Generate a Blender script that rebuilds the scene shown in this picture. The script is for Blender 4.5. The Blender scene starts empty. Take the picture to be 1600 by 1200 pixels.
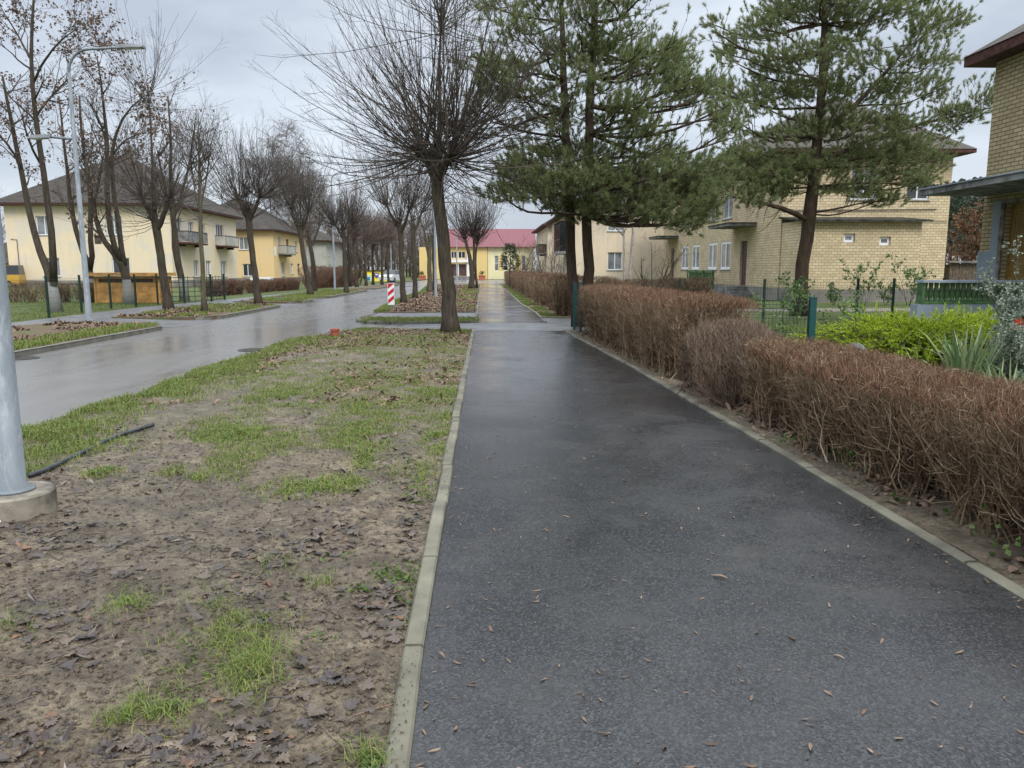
import bpy, math, random
import numpy as np
from mathutils import Vector, Matrix
R = math.radians
SC = bpy.context.scene
COL = SC.collection

# ------------------------------------------------------------------ camera
CAM_H, PITCH, FPX = 1.6, R(8.53), 1200.0
cd = bpy.data.cameras.new("camera")
cam = bpy.data.objects.new("camera", cd)
COL.objects.link(cam)
cam.location = (0, 0, CAM_H)
cam.rotation_euler = (R(90) - PITCH, 0, 0)
cd.sensor_fit = 'HORIZONTAL'
cd.sensor_width = 36
cd.lens = 36 * FPX / 1600
cd.clip_start = 0.05
cd.clip_end = 3000
SC.camera = cam

# ------------------------------------------------------------------ sky and sun
SUN_EL, SUN_AZ = R(48), R(150)          # azimuth measured clockwise from +Y
w = bpy.data.worlds.new("World")
SC.world = w
w.use_nodes = True
nt = w.node_tree
for n in list(nt.nodes):
    nt.nodes.remove(n)
wo = nt.nodes.new('ShaderNodeOutputWorld')
bg = nt.nodes.new('ShaderNodeBackground')
bg.inputs['Strength'].default_value = 0.1
sky = nt.nodes.new('ShaderNodeTexSky')
sky.sky_type = 'NISHITA'
sky.sun_disc = False
sky.sun_elevation = SUN_EL
sky.sun_rotation = SUN_AZ
sky.air_density = 1.0
sky.dust_density = 2.0
tc = nt.nodes.new('ShaderNodeTexCoord')
mp = nt.nodes.new('ShaderNodeMapping')
mp.inputs['Scale'].default_value = (1.0, 1.0, 3.2)
nt.links.new(tc.outputs['Generated'], mp.inputs['Vector'])
nz = nt.nodes.new('ShaderNodeTexNoise')
nz.inputs['Scale'].default_value = 2.1
nz.inputs['Detail'].default_value = 6
nz.inputs['Roughness'].default_value = 0.55
nt.links.new(mp.outputs['Vector'], nz.inputs['Vector'])
cr = nt.nodes.new('ShaderNodeValToRGB')
cr.color_ramp.elements[0].position = 0.36
cr.color_ramp.elements[0].color = (3.4, 3.75, 4.35, 1)
cr.color_ramp.elements[1].position = 0.64
cr.color_ramp.elements[1].color = (5.3, 5.75, 6.3, 1)
nt.links.new(nz.outputs['Fac'], cr.inputs['Fac'])
sep = nt.nodes.new('ShaderNodeSeparateXYZ')
nt.links.new(tc.outputs['Generated'], sep.inputs['Vector'])
mr = nt.nodes.new('ShaderNodeMapRange')       # overcast sky: the zenith is brighter than the horizon
mr.inputs['From Min'].default_value = 0.34
mr.inputs['From Max'].default_value = 0.95
nt.links.new(sep.outputs['Z'], mr.inputs['Value'])
zt = nt.nodes.new('ShaderNodeMix')
zt.data_type = 'RGBA'
nt.links.new(mr.outputs['Result'], zt.inputs['Factor'])
zt.inputs[6].default_value = (1, 1, 1, 1)
zt.inputs[7].default_value = (3.85, 3.8, 3.6, 1)
vm = nt.nodes.new('ShaderNodeVectorMath')
vm.operation = 'MULTIPLY'
nt.links.new(cr.outputs['Color'], vm.inputs[0])
nt.links.new(zt.outputs[2], vm.inputs[1])
mx = nt.nodes.new('ShaderNodeMix')
mx.data_type = 'RGBA'
mx.inputs['Factor'].default_value = 0.88
nt.links.new(sky.outputs['Color'], mx.inputs['A'])
nt.links.new(vm.outputs['Vector'], mx.inputs['B'])
nt.links.new(mx.outputs['Result'], bg.inputs['Color'])
nt.links.new(bg.outputs['Background'], wo.inputs['Surface'])

sd = bpy.data.lights.new("sun", 'SUN')
sd.energy = 1.5
sd.angle = R(25)
sd.color = (1.0, 0.97, 0.93)
sun = bpy.data.objects.new("sun", sd)
COL.objects.link(sun)
sdir = Vector((math.sin(SUN_AZ) * math.cos(SUN_EL), math.cos(SUN_AZ) * math.cos(SUN_EL), math.sin(SUN_EL)))
sun.rotation_euler = sdir.to_track_quat('Z', 'Y').to_euler()
sun.location = (0, 0, 60)
SC.view_settings.view_transform = 'Standard'
SC.view_settings.look = 'None'
SC.view_settings.exposure = 0.74
SC.view_settings.gamma = 1.0

# ------------------------------------------------------------------ pixel <-> world (photo pixels 1600 x 1200)
def ray(px, py):
    v = 600.0 - py
    return Vector((px - 800.0, FPX * math.cos(PITCH) + v * math.sin(PITCH), v * math.cos(PITCH) - FPX * math.sin(PITCH)))
def G(px, py, z=0.0):
    d = ray(px, py)
    t = (z - CAM_H) / d.z
    return Vector((d.x * t, d.y * t, z))
def at(px, py, Y):
    d = ray(px, py)
    t = Y / d.y
    return Vector((d.x * t, Y, CAM_H + d.z * t))

# ------------------------------------------------------------------ noise
def vnoise(x, y, seed=0):
    x = np.asarray(x, float); y = np.asarray(y, float)
    xi = np.floor(x).astype(np.int64); yi = np.floor(y).astype(np.int64)
    xf = x - xi; yf = y - yi
    u = xf * xf * (3 - 2 * xf); v = yf * yf * (3 - 2 * yf)
    def h(a, b):
        n = (a * 374761393 + b * 668265263 + seed * 974634777) & 0x7fffffff
        n = ((n ^ (n >> 13)) * 1274126177) & 0x7fffffff
        n = n ^ (n >> 16)
        return (n & 0xffff) / 65535.0
    return (h(xi, yi) * (1 - u) + h(xi + 1, yi) * u) * (1 - v) + (h(xi, yi + 1) * (1 - u) + h(xi + 1, yi + 1) * u) * v
def fbm(x, y, seed=0, oct=4, gain=0.5):
    s = 0; a = 1; t = 0
    for o in range(oct):
        s = s + a * vnoise(np.asarray(x) * 2 ** o, np.asarray(y) * 2 ** o, seed + o * 17)
        t += a; a *= gain
    return s / t

# ------------------------------------------------------------------ mesh builder
class MB:
    def __init__(self):
        self.v = []; self.n = 0; self.f = []
    def add(self, verts, faces, mat=0, uv=None):
        verts = np.asarray(verts, dtype=np.float64).reshape(-1, 3)
        faces = np.asarray(faces, dtype=np.int64)
        if len(faces) == 0:
            return self
        if uv is not None:
            uv = np.asarray(uv, float).reshape(-1, 2)
        self.v.append(verts); self.f.append((faces + self.n, mat, uv)); self.n += len(verts)
        return self
    def quad(self, a, b, c, d, mat=0, uv=None):
        return self.add([a, b, c, d], [[0, 1, 2, 3]], mat, uv)
    def poly(self, pts, mat=0):
        return self.add(pts, [list(range(len(pts)))], mat)
    def box(self, x0, x1, y0, y1, z0, z1, mat=0, M=None):
        v = np.array([[x, y, z] for x in (x0, x1) for y in (y0, y1) for z in (z0, z1)], float)
        if M is not None:
            v = v @ np.array(M.to_3x3()).T + np.array(M.translation)
        return self.add(v, [[0, 1, 3, 2], [4, 6, 7, 5], [0, 4, 5, 1], [2, 3, 7, 6], [0, 2, 6, 4], [1, 5, 7, 3]], mat)
    def tubes(self, P, Rr, S=5, mat=0, cap=False):
        P = np.asarray(P, float); Rr = np.asarray(Rr, float)
        if P.ndim == 2:
            P = P[None]; Rr = Rr[None]
        N, K, _ = P.shape
        if N == 0: return self
        T = np.gradient(P, axis=1)
        md = P[:, -1] - P[:, 0]
        md = md / (np.linalg.norm(md, axis=1, keepdims=True) + 1e-9)
        ref = np.where(np.abs(md[:, 2:3]) > 0.7, np.array([[1.0, 0.13, 0]]), np.array([[0, 0.1, 1.0]]))
        U = np.cross(T, ref[:, None, :]); U /= np.linalg.norm(U, axis=2, keepdims=True) + 1e-9
        W = np.cross(T, U); W /= np.linalg.norm(W, axis=2, keepdims=True) + 1e-9
        a = np.arange(S) * 2 * np.pi / S
        ring = P[:, :, None, :] + Rr[:, :, None, None] * (np.cos(a)[None, None, :, None] * U[:, :, None, :] + np.sin(a)[None, None, :, None] * W[:, :, None, :])
        base = (np.arange(N) * K * S)[:, None, None]
        k = np.arange(K - 1)[None, :, None] * S
        s = np.arange(S)[None, None, :]; s2 = (np.arange(S) + 1)[None, None, :] % S
        q = np.stack([base + k + s, base + k + S + s, base + k + S + s2, base + k + s2], -1).reshape(-1, 4)
        self.add(ring.reshape(-1, 3), q, mat)
        if cap:
            off = self.n - N * K * S
            for i in range(N):
                b0 = off + i * K * S
                self.f.append((np.array([[b0 + j for j in range(S)]]), mat, None))
                self.f.append((np.array([[b0 + (K - 1) * S + j for j in range(S - 1, -1, -1)]]), mat, None))
        return self
    def tube(self, pts, r, S=8, mat=0, cap=True):
        pts = np.asarray([tuple(p) for p in pts], float)
        r = np.full(len(pts), r, float) if np.isscalar(r) else np.asarray(r, float)
        return self.tubes(pts[None], r[None], S, mat, cap)
    def lathe(self, prof, S=16, mat=0, c=(0, 0, 0)):
        v = []; f = []
        K = len(prof)
        for (r, z) in prof:
            for j in range(S):
                a = 2 * math.pi * j / S
                v.append((c[0] + r * math.cos(a), c[1] + r * math.sin(a), c[2] + z))
        for k in range(K - 1):
            for j in range(S):
                f.append([k * S + j, k * S + (j + 1) % S, (k + 1) * S + (j + 1) % S, (k + 1) * S + j])
        self.add(v, f, mat)
        off = self.n - K * S
        self.f.append((np.array([[off + j for j in range(S - 1, -1, -1)]]), mat, None))
        self.f.append((np.array([[off + (K - 1) * S + j for j in range(S)]]), mat, None))
        return self
    def build(self, name, mats, parent=None, smooth=False, loc=None, shift=None):
        me = bpy.data.meshes.new(name)
        V = np.concatenate(self.v) if self.v else np.zeros((0, 3))
        if shift is not None:
            V = V - np.array(shift)
        starts = []; idx = []; mi = []; uvs = []; cur = 0; anyuv = any(u is not None for _, _, u in self.f)
        for faces, m, uv in self.f:
            M_, k = faces.shape
            starts.append(cur + np.arange(M_) * k); idx.append(faces.ravel()); mi.append(np.full(M_, m)); cur += M_ * k
            if anyuv:
                uvs.append(uv if uv is not None else np.zeros((M_ * k, 2)))
        starts = np.concatenate(starts); idx = np.concatenate(idx); mi = np.concatenate(mi)
        me.vertices.add(len(V)); me.vertices.foreach_set('co', V.astype(np.float32).ravel())
        me.loops.add(len(idx)); me.loops.foreach_set('vertex_index', idx.astype(np.int32))
        me.polygons.add(len(starts)); me.polygons.foreach_set('loop_start', starts.astype(np.int32))
        if not isinstance(mats, (list, tuple)):
            mats = [mats]
        for m in mats:
            me.materials.append(m)
        me.polygons.foreach_set('material_index', mi.astype(np.int32))
        me.polygons.foreach_set('use_smooth', np.full(len(starts), smooth))
        if anyuv:
            l = me.uv_layers.new(name='UVMap')
            l.data.foreach_set('uv', np.concatenate(uvs).astype(np.float32).ravel())
        me.update(calc_edges=True)
        o = bpy.data.objects.new(name, me)
        COL.objects.link(o)
        if parent is not None:
            o.parent = parent
        if loc is not None:
            o.location = loc
        return o

def tag(o, label=None, cat=None, group=None, kind=None):
    if label: o['label'] = label
    if cat: o['category'] = cat
    if group: o['group'] = group
    if kind: o['kind'] = kind
    return o
def thing(name, label, cat, loc=(0, 0, 0), rz=0.0, group=None):
    o = bpy.data.objects.new(name, None)
    COL.objects.link(o)
    o.empty_display_size = 0.3
    o.location = loc; o.rotation_euler = (0, 0, rz)
    return tag(o, label, cat, group)
def copy_tree(o, parent=None):
    c = o.copy(); COL.objects.link(c); c.parent = parent
    for ch in list(o.children):
        copy_tree(ch, c)
    return c

# ------------------------------------------------------------------ materials
class NT:
    def __init__(self, name):
        self.m = bpy.data.materials.new(name); self.m.use_nodes = True
        self.t = self.m.node_tree
        self.b = self.t.nodes['Principled BSDF']
        self._tc = None
    def n(self, typ, **kw):
        nd = self.t.nodes.new('ShaderNode' + typ)
        for k, v in kw.items():
            k2 = k.replace('_', ' ')
            if k2 in nd.inputs:
                if hasattr(v, 'is_output') or isinstance(v, bpy.types.NodeSocket): self.t.links.new(v, nd.inputs[k2])
                else: nd.inputs[k2].default_value = v
            else:
                setattr(nd, k, v)
        return nd
    def link(self, a, b): self.t.links.new(a, b)
    def coord(self, which='Object', scale=None):
        if self._tc is None: self._tc = self.n('TexCoord')
        v = self._tc.outputs[which]
        if scale is not None:
            mp_ = self.n('Mapping'); mp_.inputs['Scale'].default_value = scale if isinstance(scale, (tuple, list)) else (scale,) * 3
            self.link(v, mp_.inputs['Vector']); v = mp_.outputs['Vector']
        return v
    def noise(self, scale, detail=4, rough=0.55, coord='Object', vec=None, dist=0):
        nd = self.n('TexNoise'); nd.inputs['Scale'].default_value = scale; nd.inputs['Detail'].default_value = detail
        nd.inputs['Roughness'].default_value = rough; nd.inputs['Distortion'].default_value = dist
        self.link(vec if vec is not None else self.coord(coord), nd.inputs['Vector'])
        return nd.outputs['Fac']
    def ramp(self, fac, stops):
        r = self.n('ValToRGB'); el = r.color_ramp.elements
        while len(el) < len(stops): el.new(0.5)
        for e, (p, c) in zip(el, stops):
            e.position = p; e.color = (*c, 1) if len(c) == 3 else c
        self.link(fac, r.inputs['Fac']); return r.outputs['Color']
    def mix(self, fac, a, b, mode='MIX'):
        m = self.n('Mix'); m.data_type = 'RGBA'; m.blend_type = mode
        for s, v in (('Factor', fac), ('A', a), ('B', b)):
            # colour sockets share names with float ones: pick by type
            sock = [i for i in m.inputs if i.name == s and (i.type == 'VALUE' if s == 'Factor' else i.type == 'RGBA')][0]
            if isinstance(v, bpy.types.NodeSocket): self.link(v, sock)
            else: sock.default_value = v if s == 'Factor' else ((*v, 1) if len(v) == 3 else v)
        return [o_ for o_ in m.outputs if o_.type == 'RGBA'][0]
    def math(self, op, a, b=None, clamp=False):
        m = self.n('Math'); m.operation = op; m.use_clamp = clamp
        for i, v in enumerate((a, b)):
            if v is None: continue
            if isinstance(v, bpy.types.NodeSocket): self.link(v, m.inputs[i])
            else: m.inputs[i].default_value = v
        return m.outputs[0]
    def mapr(self, v, a, b, c, d):
        m = self.n('MapRange'); self.link(v, m.inputs['Value'])
        for k, x in zip(('From Min', 'From Max', 'To Min', 'To Max'), (a, b, c, d)): m.inputs[k].default_value = x
        return m.outputs['Result']
    def bump(self, h, strength=0.3, dist=0.01, normal=None):
        b = self.n('Bump'); b.inputs['Strength'].default_value = strength; b.inputs['Distance'].default_value = dist
        self.link(h, b.inputs['Height'])
        if normal is not None: self.link(normal, b.inputs['Normal'])
        return b.outputs['Normal']
    def out(self, color=None, rough=None, normal=None, spec=None, metal=None):
        for k, v in (('Base Color', color), ('Roughness', rough), ('Normal', normal), ('Specular IOR Level', spec), ('Metallic', metal)):
            if v is None: continue
            if isinstance(v, bpy.types.NodeSocket): self.link(v, self.b.inputs[k])
            else: self.b.inputs[k].default_value = (*v, 1) if isinstance(v, tuple) else v
        return self.m

def simple(name, c, rough=0.7, var=0.15, scale=6.0, bump=0.15, bscale=60, spec=0.4, metal=0.0, c2=None, stops=None):
    m = NT(name)
    f = m.noise(scale, 5)
    c2 = c2 or tuple(x * (1 - 2 * var) for x in c)
    c1 = tuple(min(1, x * (1 + var)) for x in c)
    col = m.ramp(f, [(0.32, c2), (0.66, c1)])
    nrm = m.bump(m.noise(bscale, 3), bump, 0.01) if bump else None
    r = m.mapr(f, 0.3, 0.7, min(1, rough + 0.08), max(0.02, rough - 0.08))
    return m.out(col, r, nrm, spec, metal)

def leafy(name, cols, rough=0.6, transl=0.25, spec=0.3):
    """Colour picked per leaf / needle / blade (each one is its own mesh island)."""
    m = NT(name)
    g = m.n('NewGeometry')
    k = len(cols)
    col = m.ramp(g.outputs['Random Per Island'], [(i / max(1, k - 1), c) for i, c in enumerate(cols)])
    m.out(col, rough, None, spec)
    if transl > 0:
        tr = m.n('BsdfTranslucent'); m.link(col, tr.inputs['Color'])
        ms = m.n('MixShader'); ms.inputs[0].default_value = transl
        m.link(m.b.outputs[0], ms.inputs[1]); m.link(tr.outputs[0], ms.inputs[2])
        m.link(ms.outputs[0], m.t.nodes['Material Output'].inputs['Surface'])
    return m.m

def brick_mat(name, c1, c2, mortar, bw=0.25, bh=0.075):
    m = NT(name)
    b = m.n('TexBrick')
    m.link(m.coord('UV'), b.inputs['Vector'])
    b.offset = 0.5
    b.inputs['Color1'].default_value = (*c1, 1); b.inputs['Color2'].default_value = (*c2, 1); b.inputs['Mortar'].default_value = (*mortar, 1)
    b.inputs['Scale'].default_value = 1.0
    b.inputs['Mortar Size'].default_value = 0.013
    b.inputs['Mortar Smooth'].default_value = 0.3
    b.inputs['Brick Width'].default_value = bw; b.inputs['Row Height'].default_value = bh
    st = m.noise(0.9, 6, 0.65)
    st2 = m.noise(14, 4)
    col = m.mix(m.mapr(st, 0.45, 0.8, 0.0, 0.55), b.outputs['Color'], (c2[0] * 0.45, c2[1] * 0.42, c2[2] * 0.42))
    col = m.mix(m.mapr(st2, 0.3, 0.75, 0.0, 0.35), col, (c1[0] * 0.6, c1[1] * 0.55, c1[2] * 0.5))
    inv = m.math('SUBTRACT', 1.0, b.outputs['Fac'])
    nrm = m.bump(inv, 0.6, 0.008)
    nrm = m.bump(m.noise(45, 3), 0.2, 0.006, nrm)
    return m.out(col, 0.85, nrm, 0.25)

def plaster_mat(name, c, dirty, streak=0.5):
    m = NT(name)
    f1 = m.noise(0.5, 6, 0.62)
    f2 = m.noise(1.0, 5, 0.6, vec=m.coord('Object', (2.2, 2.2, 0.25)))
    col = m.mix(m.mapr(f1, 0.47, 0.58, 0.0, 0.8), c, dirty)
    col = m.mix(m.mapr(f2, 0.52, 0.8, 0.0, streak), col, tuple(x * 0.62 for x in dirty))
    nrm = m.bump(m.noise(70, 4), 0.25, 0.006)
    return m.out(col, 0.9, nrm, 0.2)

def roof_mat(name, c1, c2, pitch_m=0.18, bump=0.7):
    m = NT(name)
    wv = m.n('TexWave'); wv.wave_type = 'BANDS'; wv.bands_direction = 'X'
    wv.inputs['Scale'].default_value = 2 * math.pi / (pitch_m * 20); wv.inputs['Distortion'].default_value = 0.0
    m.link(m.coord('UV'), wv.inputs['Vector'])
    f = m.noise(1.3, 7, 0.68)
    col = m.ramp(f, [(0.3, c2), (0.7, c1)])
    row = m.n('TexWave'); row.wave_type = 'BANDS'; row.bands_direction = 'Y'; row.wave_profile = 'SAW'
    row.inputs['Scale'].default_value = 2 * math.pi / (1.1 * 20)
    m.link(m.coord('UV'), row.inputs['Vector'])
    col = m.mix(m.mapr(row.outputs['Fac'], 0.92, 1.0, 0.0, 0.5), col, tuple(x * 0.5 for x in c2))
    nrm = m.bump(wv.outputs['Fac'], bump, 0.04)
    return m.out(col, 0.85, nrm, 0.25)

def bark_mat(name, c1, c2, moss=(0.07, 0.085, 0.03), mossy=0.35, lime=None):
    m = NT(name)
    v = m.coord('Object', (9, 9, 1.6))
    f = m.noise(1.6, 6, 0.65, vec=v, dist=0.6)
    col = m.ramp(f, [(0.3, c2), (0.68, c1)])
    f2 = m.noise(1.8, 5, 0.6)
    col = m.mix(m.mapr(f2, 0.5, 0.72, 0.0, mossy), col, moss)
    if lime:
        s = m.n('SeparateXYZ'); m.link(m.coord('Object'), s.inputs[0])
        h = m.math('ADD', s.outputs['Z'], m.math('MULTIPLY', f2, 0.25))
        col = m.mix(m.mapr(h, lime - 0.03, lime + 0.03, 0.8, 0.0), col, (0.30, 0.30, 0.29))
    nrm = m.bump(f, 0.9, 0.03)
    return m.out(col, 0.9, nrm, 0.2)

M = {}
def soil_mat():
    m = NT('wet_soil')
    a = m.noise(0.7, 6, 0.62); b = m.noise(3.6, 8, 0.68, dist=0.4); c = m.noise(26, 6, 0.72); d = m.noise(150, 3)
    col = m.ramp(b, [(0.30, (0.08, 0.06, 0.039)), (0.46, (0.19, 0.146, 0.096)), (0.67, (0.34, 0.272, 0.185))])
    col = m.mix(m.mapr(a, 0.46, 0.62, 0.0, 0.5), col, (0.125, 0.10, 0.08))
    col = m.mix(m.mapr(c, 0.46, 0.64, 0.0, 0.85), col, (0.06, 0.044, 0.033))
    col = m.mix(m.mapr(m.noise(9.0, 6, 0.7, dist=0.8), 0.50, 0.60, 0.0, 0.6), col, (0.072, 0.055, 0.042))
    sp = m.n('SeparateXYZ'); m.link(m.coord('Object'), sp.inputs[0])
    gm = m.math('MULTIPLY', m.mapr(m.noise(1.5, 7, 0.68), 0.49, 0.62, 0.0, 0.6), m.mapr(sp.outputs['Y'], 4.5, 9.0, 0.12, 1.0))
    gm = m.math('MULTIPLY', gm, m.mapr(m.noise(45, 4, 0.7), 0.38, 0.58, 0.2, 1.0))
    col = m.mix(gm, col, (0.085, 0.105, 0.03))
    col = m.mix(m.mapr(d, 0.62, 0.78, 0.0, 0.5), col, (0.33, 0.28, 0.215))
    rough = m.mapr(a, 0.42, 0.60, 0.72, 0.28)
    rough = m.math('ADD', rough, m.mapr(c, 0.3, 0.7, -0.08, 0.12))
    n1 = m.bump(c, 1.0, 0.045); n2 = m.bump(d, 0.6, 0.010, n1)
    return m.out(col, rough, n2, 0.45)
M['soil'] = soil_mat()
def litter_soil():
    m = NT('litter_soil')
    b = m.noise(3.2, 7, 0.7); c = m.noise(22, 6, 0.7); g = m.noise(1.1, 5, 0.6)
    col = m.ramp(c, [(0.28, (0.05, 0.036, 0.028)), (0.5, (0.13, 0.088, 0.062)), (0.74, (0.22, 0.155, 0.11))])
    col = m.mix(m.mapr(g, 0.5, 0.62, 0.0, 0.75), col, m.ramp(c, [(0.3, (0.05, 0.07, 0.018)), (0.7, (0.13, 0.16, 0.05))]))
    return m.out(col, 0.85, m.bump(c, 0.8, 0.04), 0.2)
M['litter_soil'] = litter_soil()
def lawn_mat():
    m = NT('lawn_base')
    b = m.noise(1.4, 6, 0.6); c = m.noise(40, 4, 0.7)
    col = m.ramp(c, [(0.3, (0.035, 0.055, 0.014)), (0.7, (0.10, 0.14, 0.035))])
    col = m.mix(m.mapr(b, 0.46, 0.66, 0.0, 0.65), col, (0.13, 0.105, 0.07))
    return m.out(col, 0.85, m.bump(c, 0.7, 0.03), 0.2)
M['lawn'] = lawn_mat()
def asphalt_new():
    m = NT('new_wet_asphalt')
    a = m.noise(0.30, 5, 0.6, dist=0.6); b = m.noise(1.7, 7, 0.68, dist=0.5); c = m.noise(210, 2, 0.6); e = m.noise(34, 4, 0.7)
    vo = m.n('TexVoronoi'); vo.inputs['Scale'].default_value = 115; m.link(m.coord('Object'), vo.inputs['Vector'])
    col = m.ramp(vo.outputs['Color'], [(0.1, (0.007, 0.0074, 0.0085)), (0.55, (0.024, 0.025, 0.0275)), (0.92, (0.058, 0.0595, 0.063))])
    col = m.mix(m.mapr(b, 0.42, 0.70, 0.0, 0.45), col, (0.058, 0.057, 0.056))
    col = m.mix(m.mapr(m.noise(0.8, 7, 0.72, dist=1.4), 0.55, 0.74, 0.0, 0.5), col, (0.068, 0.062, 0.056))
    col = m.mix(m.mapr(e, 0.60, 0.72, 0.0, 0.45), col, (0.10, 0.095, 0.09))
    col = m.mix(m.mapr(c, 0.66, 0.74, 0.0, 0.25), col, (0.13, 0.13, 0.13))
    rough = m.mapr(a, 0.36, 0.64, 0.34, 0.13)
    rough = m.math('ADD', rough, m.mapr(b, 0.3, 0.7, -0.04, 0.08))
    sp = m.n('SeparateXYZ'); m.link(m.coord('Object'), sp.inputs[0])
    film = m.math('MULTIPLY', m.mapr(sp.outputs['Y'], 8.0, 13.0, 0.0, 1.0), m.mapr(m.noise(1.2, 6, 0.7), 0.36, 0.56, 0.0, 1.0))   # standing water film in the low stretch
    rough = m.math('MAXIMUM', m.math('SUBTRACT', rough, m.math('MULTIPLY', film, 0.16)), 0.07)
    n = m.bump(vo.outputs['Distance'], 0.22, 0.004); n = m.bump(c, 0.12, 0.003, n); n = m.bump(e, 0.07, 0.005, n)
    return m.out(col, rough, n, 0.42)
M['asphalt'] = asphalt_new()
def road_mat():
    m = NT('wet_road')
    a = m.noise(0.25, 5, 0.55, vec=m.coord('Object', (1.6, 0.35, 1))); b = m.noise(1.6, 6, 0.65, vec=m.coord('Object', (1.8, 0.5, 1))); c = m.noise(120, 3, 0.6)
    col = m.ramp(b, [(0.3, (0.125, 0.118, 0.113)), (0.7, (0.155, 0.147, 0.14))])
    col = m.mix(m.mapr(c, 0.55, 0.75, 0.0, 0.5), col, (0.19, 0.18, 0.17))
    rough = m.mapr(a, 0.35, 0.65, 0.34, 0.17)
    rough = m.math('ADD', rough, m.mapr(b, 0.3, 0.7, -0.02, 0.05))
    return m.out(col, rough, m.bump(c, 0.08, 0.003), 0.5)
M['road'] = road_mat()
M['oldpath'] = simple('old_asphalt', (0.13, 0.13, 0.135), 0.42, 0.18, 1.5, 0.3, 120, 0.45)
M['kerb'] = simple('concrete_kerb', (0.165, 0.16, 0.135), 0.75, 0.18, 3.5, 0.35, 130, 0.3)
M['edging'] = simple('concrete_edging', (0.155, 0.145, 0.108), 0.62, 0.25, 2.6, 0.3, 160, 0.35)
M['concrete'] = simple('concrete', (0.21, 0.185, 0.15), 0.8, 0.35, 5, 0.4, 90, 0.25)
M['slabgrey'] = simple('weathered_slab', (0.2, 0.2, 0.2), 0.8, 0.3, 3, 0.4, 60, 0.25)
def galv():
    m = NT('galvanised_steel')
    vo = m.n('TexVoronoi'); vo.inputs['Scale'].default_value = 26; m.link(m.coord('Object', (1, 1, 0.45)), vo.inputs['Vector'])
    f = m.noise(3.0, 6, 0.65, vec=m.coord('Object', (3, 3, 0.7)))
    col = m.mix(m.mapr(vo.outputs['Distance'], 0.1, 0.5, 0, 0.25), (0.20, 0.225, 0.245), (0.135, 0.155, 0.175))
    col = m.mix(m.mapr(f, 0.42, 0.7, 0, 0.7), col, (0.085, 0.098, 0.108))
    g2 = m.noise(9.0, 5, 0.7, vec=m.coord('Object', (2, 2, 0.5)))
    col = m.mix(m.mapr(g2, 0.52, 0.68, 0, 0.55), col, (0.34, 0.365, 0.385))
    return m.out(col, m.mapr(f, 0.3, 0.7, 0.5, 0.7), m.bump(f, 0.08, 0.01), 0.5, 0.3)
M['galv'] = galv()
M['lum'] = simple('luminaire_grey', (0.18, 0.19, 0.2), 0.5, 0.1, 5, 0, 50, 0.5)
M['brick'] = brick_mat('yellow_brick', (0.69, 0.575, 0.385), (0.54, 0.435, 0.27), (0.22, 0.185, 0.135), 0.30, 0.135)
M['brick_worn'] = brick_mat('worn_yellow_brick', (0.50, 0.42, 0.25), (0.37, 0.30, 0.175), (0.085, 0.07, 0.05), 0.30, 0.10)
M['cream'] = plaster_mat('cream_plaster', (0.70, 0.59, 0.42), (0.61, 0.555, 0.48), 0.3)
M['ochre'] = plaster_mat('ochre_plaster', (0.68, 0.50, 0.26), (0.61, 0.48, 0.30), 0.2)
M['palecream'] = plaster_mat('pale_plaster', (0.66, 0.55, 0.41), (0.56, 0.48, 0.38), 0.5)
M['greywall'] = plaster_mat('grey_plaster', (0.42, 0.41, 0.37), (0.33, 0.32, 0.30), 0.4)
M['yellow'] = plaster_mat('hall_yellow', (0.70, 0.53, 0.22), (0.64, 0.50, 0.25), 0.2)
M['paleyellow'] = plaster_mat('hall_pale_yellow', (0.75, 0.69, 0.42), (0.68, 0.63, 0.42), 0.2)
M['blueplaster'] = plaster_mat('blue_grey_plaster', (0.27, 0.31, 0.37), (0.22, 0.25, 0.29), 0.7)
M['plinth'] = plaster_mat('plinth_plaster', (0.24, 0.225, 0.20), (0.17, 0.16, 0.145), 0.5)
M['roof'] = roof_mat('dark_roof', (0.075, 0.064, 0.055), (0.035, 0.031, 0.028))
M['roof_corr'] = roof_mat('corrugated_roof', (0.13, 0.115, 0.10), (0.06, 0.053, 0.047), 0.2, 1.0)
M['roof_red'] = roof_mat('red_metal_roof', (0.21, 0.085, 0.097), (0.18, 0.076, 0.086), 0.3, 0.4)
M['roof_moss'] = simple('mossy_felt', (0.05, 0.048, 0.038), 0.9, 0.4, 3, 0.6, 30, 0.2)
M['redfascia'] = simple('red_brown_boards', (0.075, 0.030, 0.024), 0.75, 0.25, 8, 0.2, 40, 0.3)
M['whiteframe'] = simple('white_frame', (0.76, 0.77, 0.79), 0.45, 0.05, 4, 0, 50, 0.45)
M['brownframe'] = simple('brown_frame', (0.09, 0.05, 0.035), 0.6, 0.2, 6, 0.1, 40, 0.4)
M['sill'] = simple('sill_grey', (0.45, 0.45, 0.44), 0.7, 0.12, 6, 0.1, 50, 0.35)
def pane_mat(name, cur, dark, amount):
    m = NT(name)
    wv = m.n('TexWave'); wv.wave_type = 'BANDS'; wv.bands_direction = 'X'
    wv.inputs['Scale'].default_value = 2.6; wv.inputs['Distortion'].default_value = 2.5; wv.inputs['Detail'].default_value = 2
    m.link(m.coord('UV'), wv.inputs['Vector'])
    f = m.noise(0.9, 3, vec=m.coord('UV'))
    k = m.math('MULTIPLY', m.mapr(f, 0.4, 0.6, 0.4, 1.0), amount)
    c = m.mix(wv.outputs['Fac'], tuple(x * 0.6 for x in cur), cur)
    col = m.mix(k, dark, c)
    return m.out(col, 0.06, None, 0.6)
M['pane'] = pane_mat('window_pane', (0.42, 0.44, 0.46), (0.05, 0.055, 0.06), 0.7)
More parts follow.
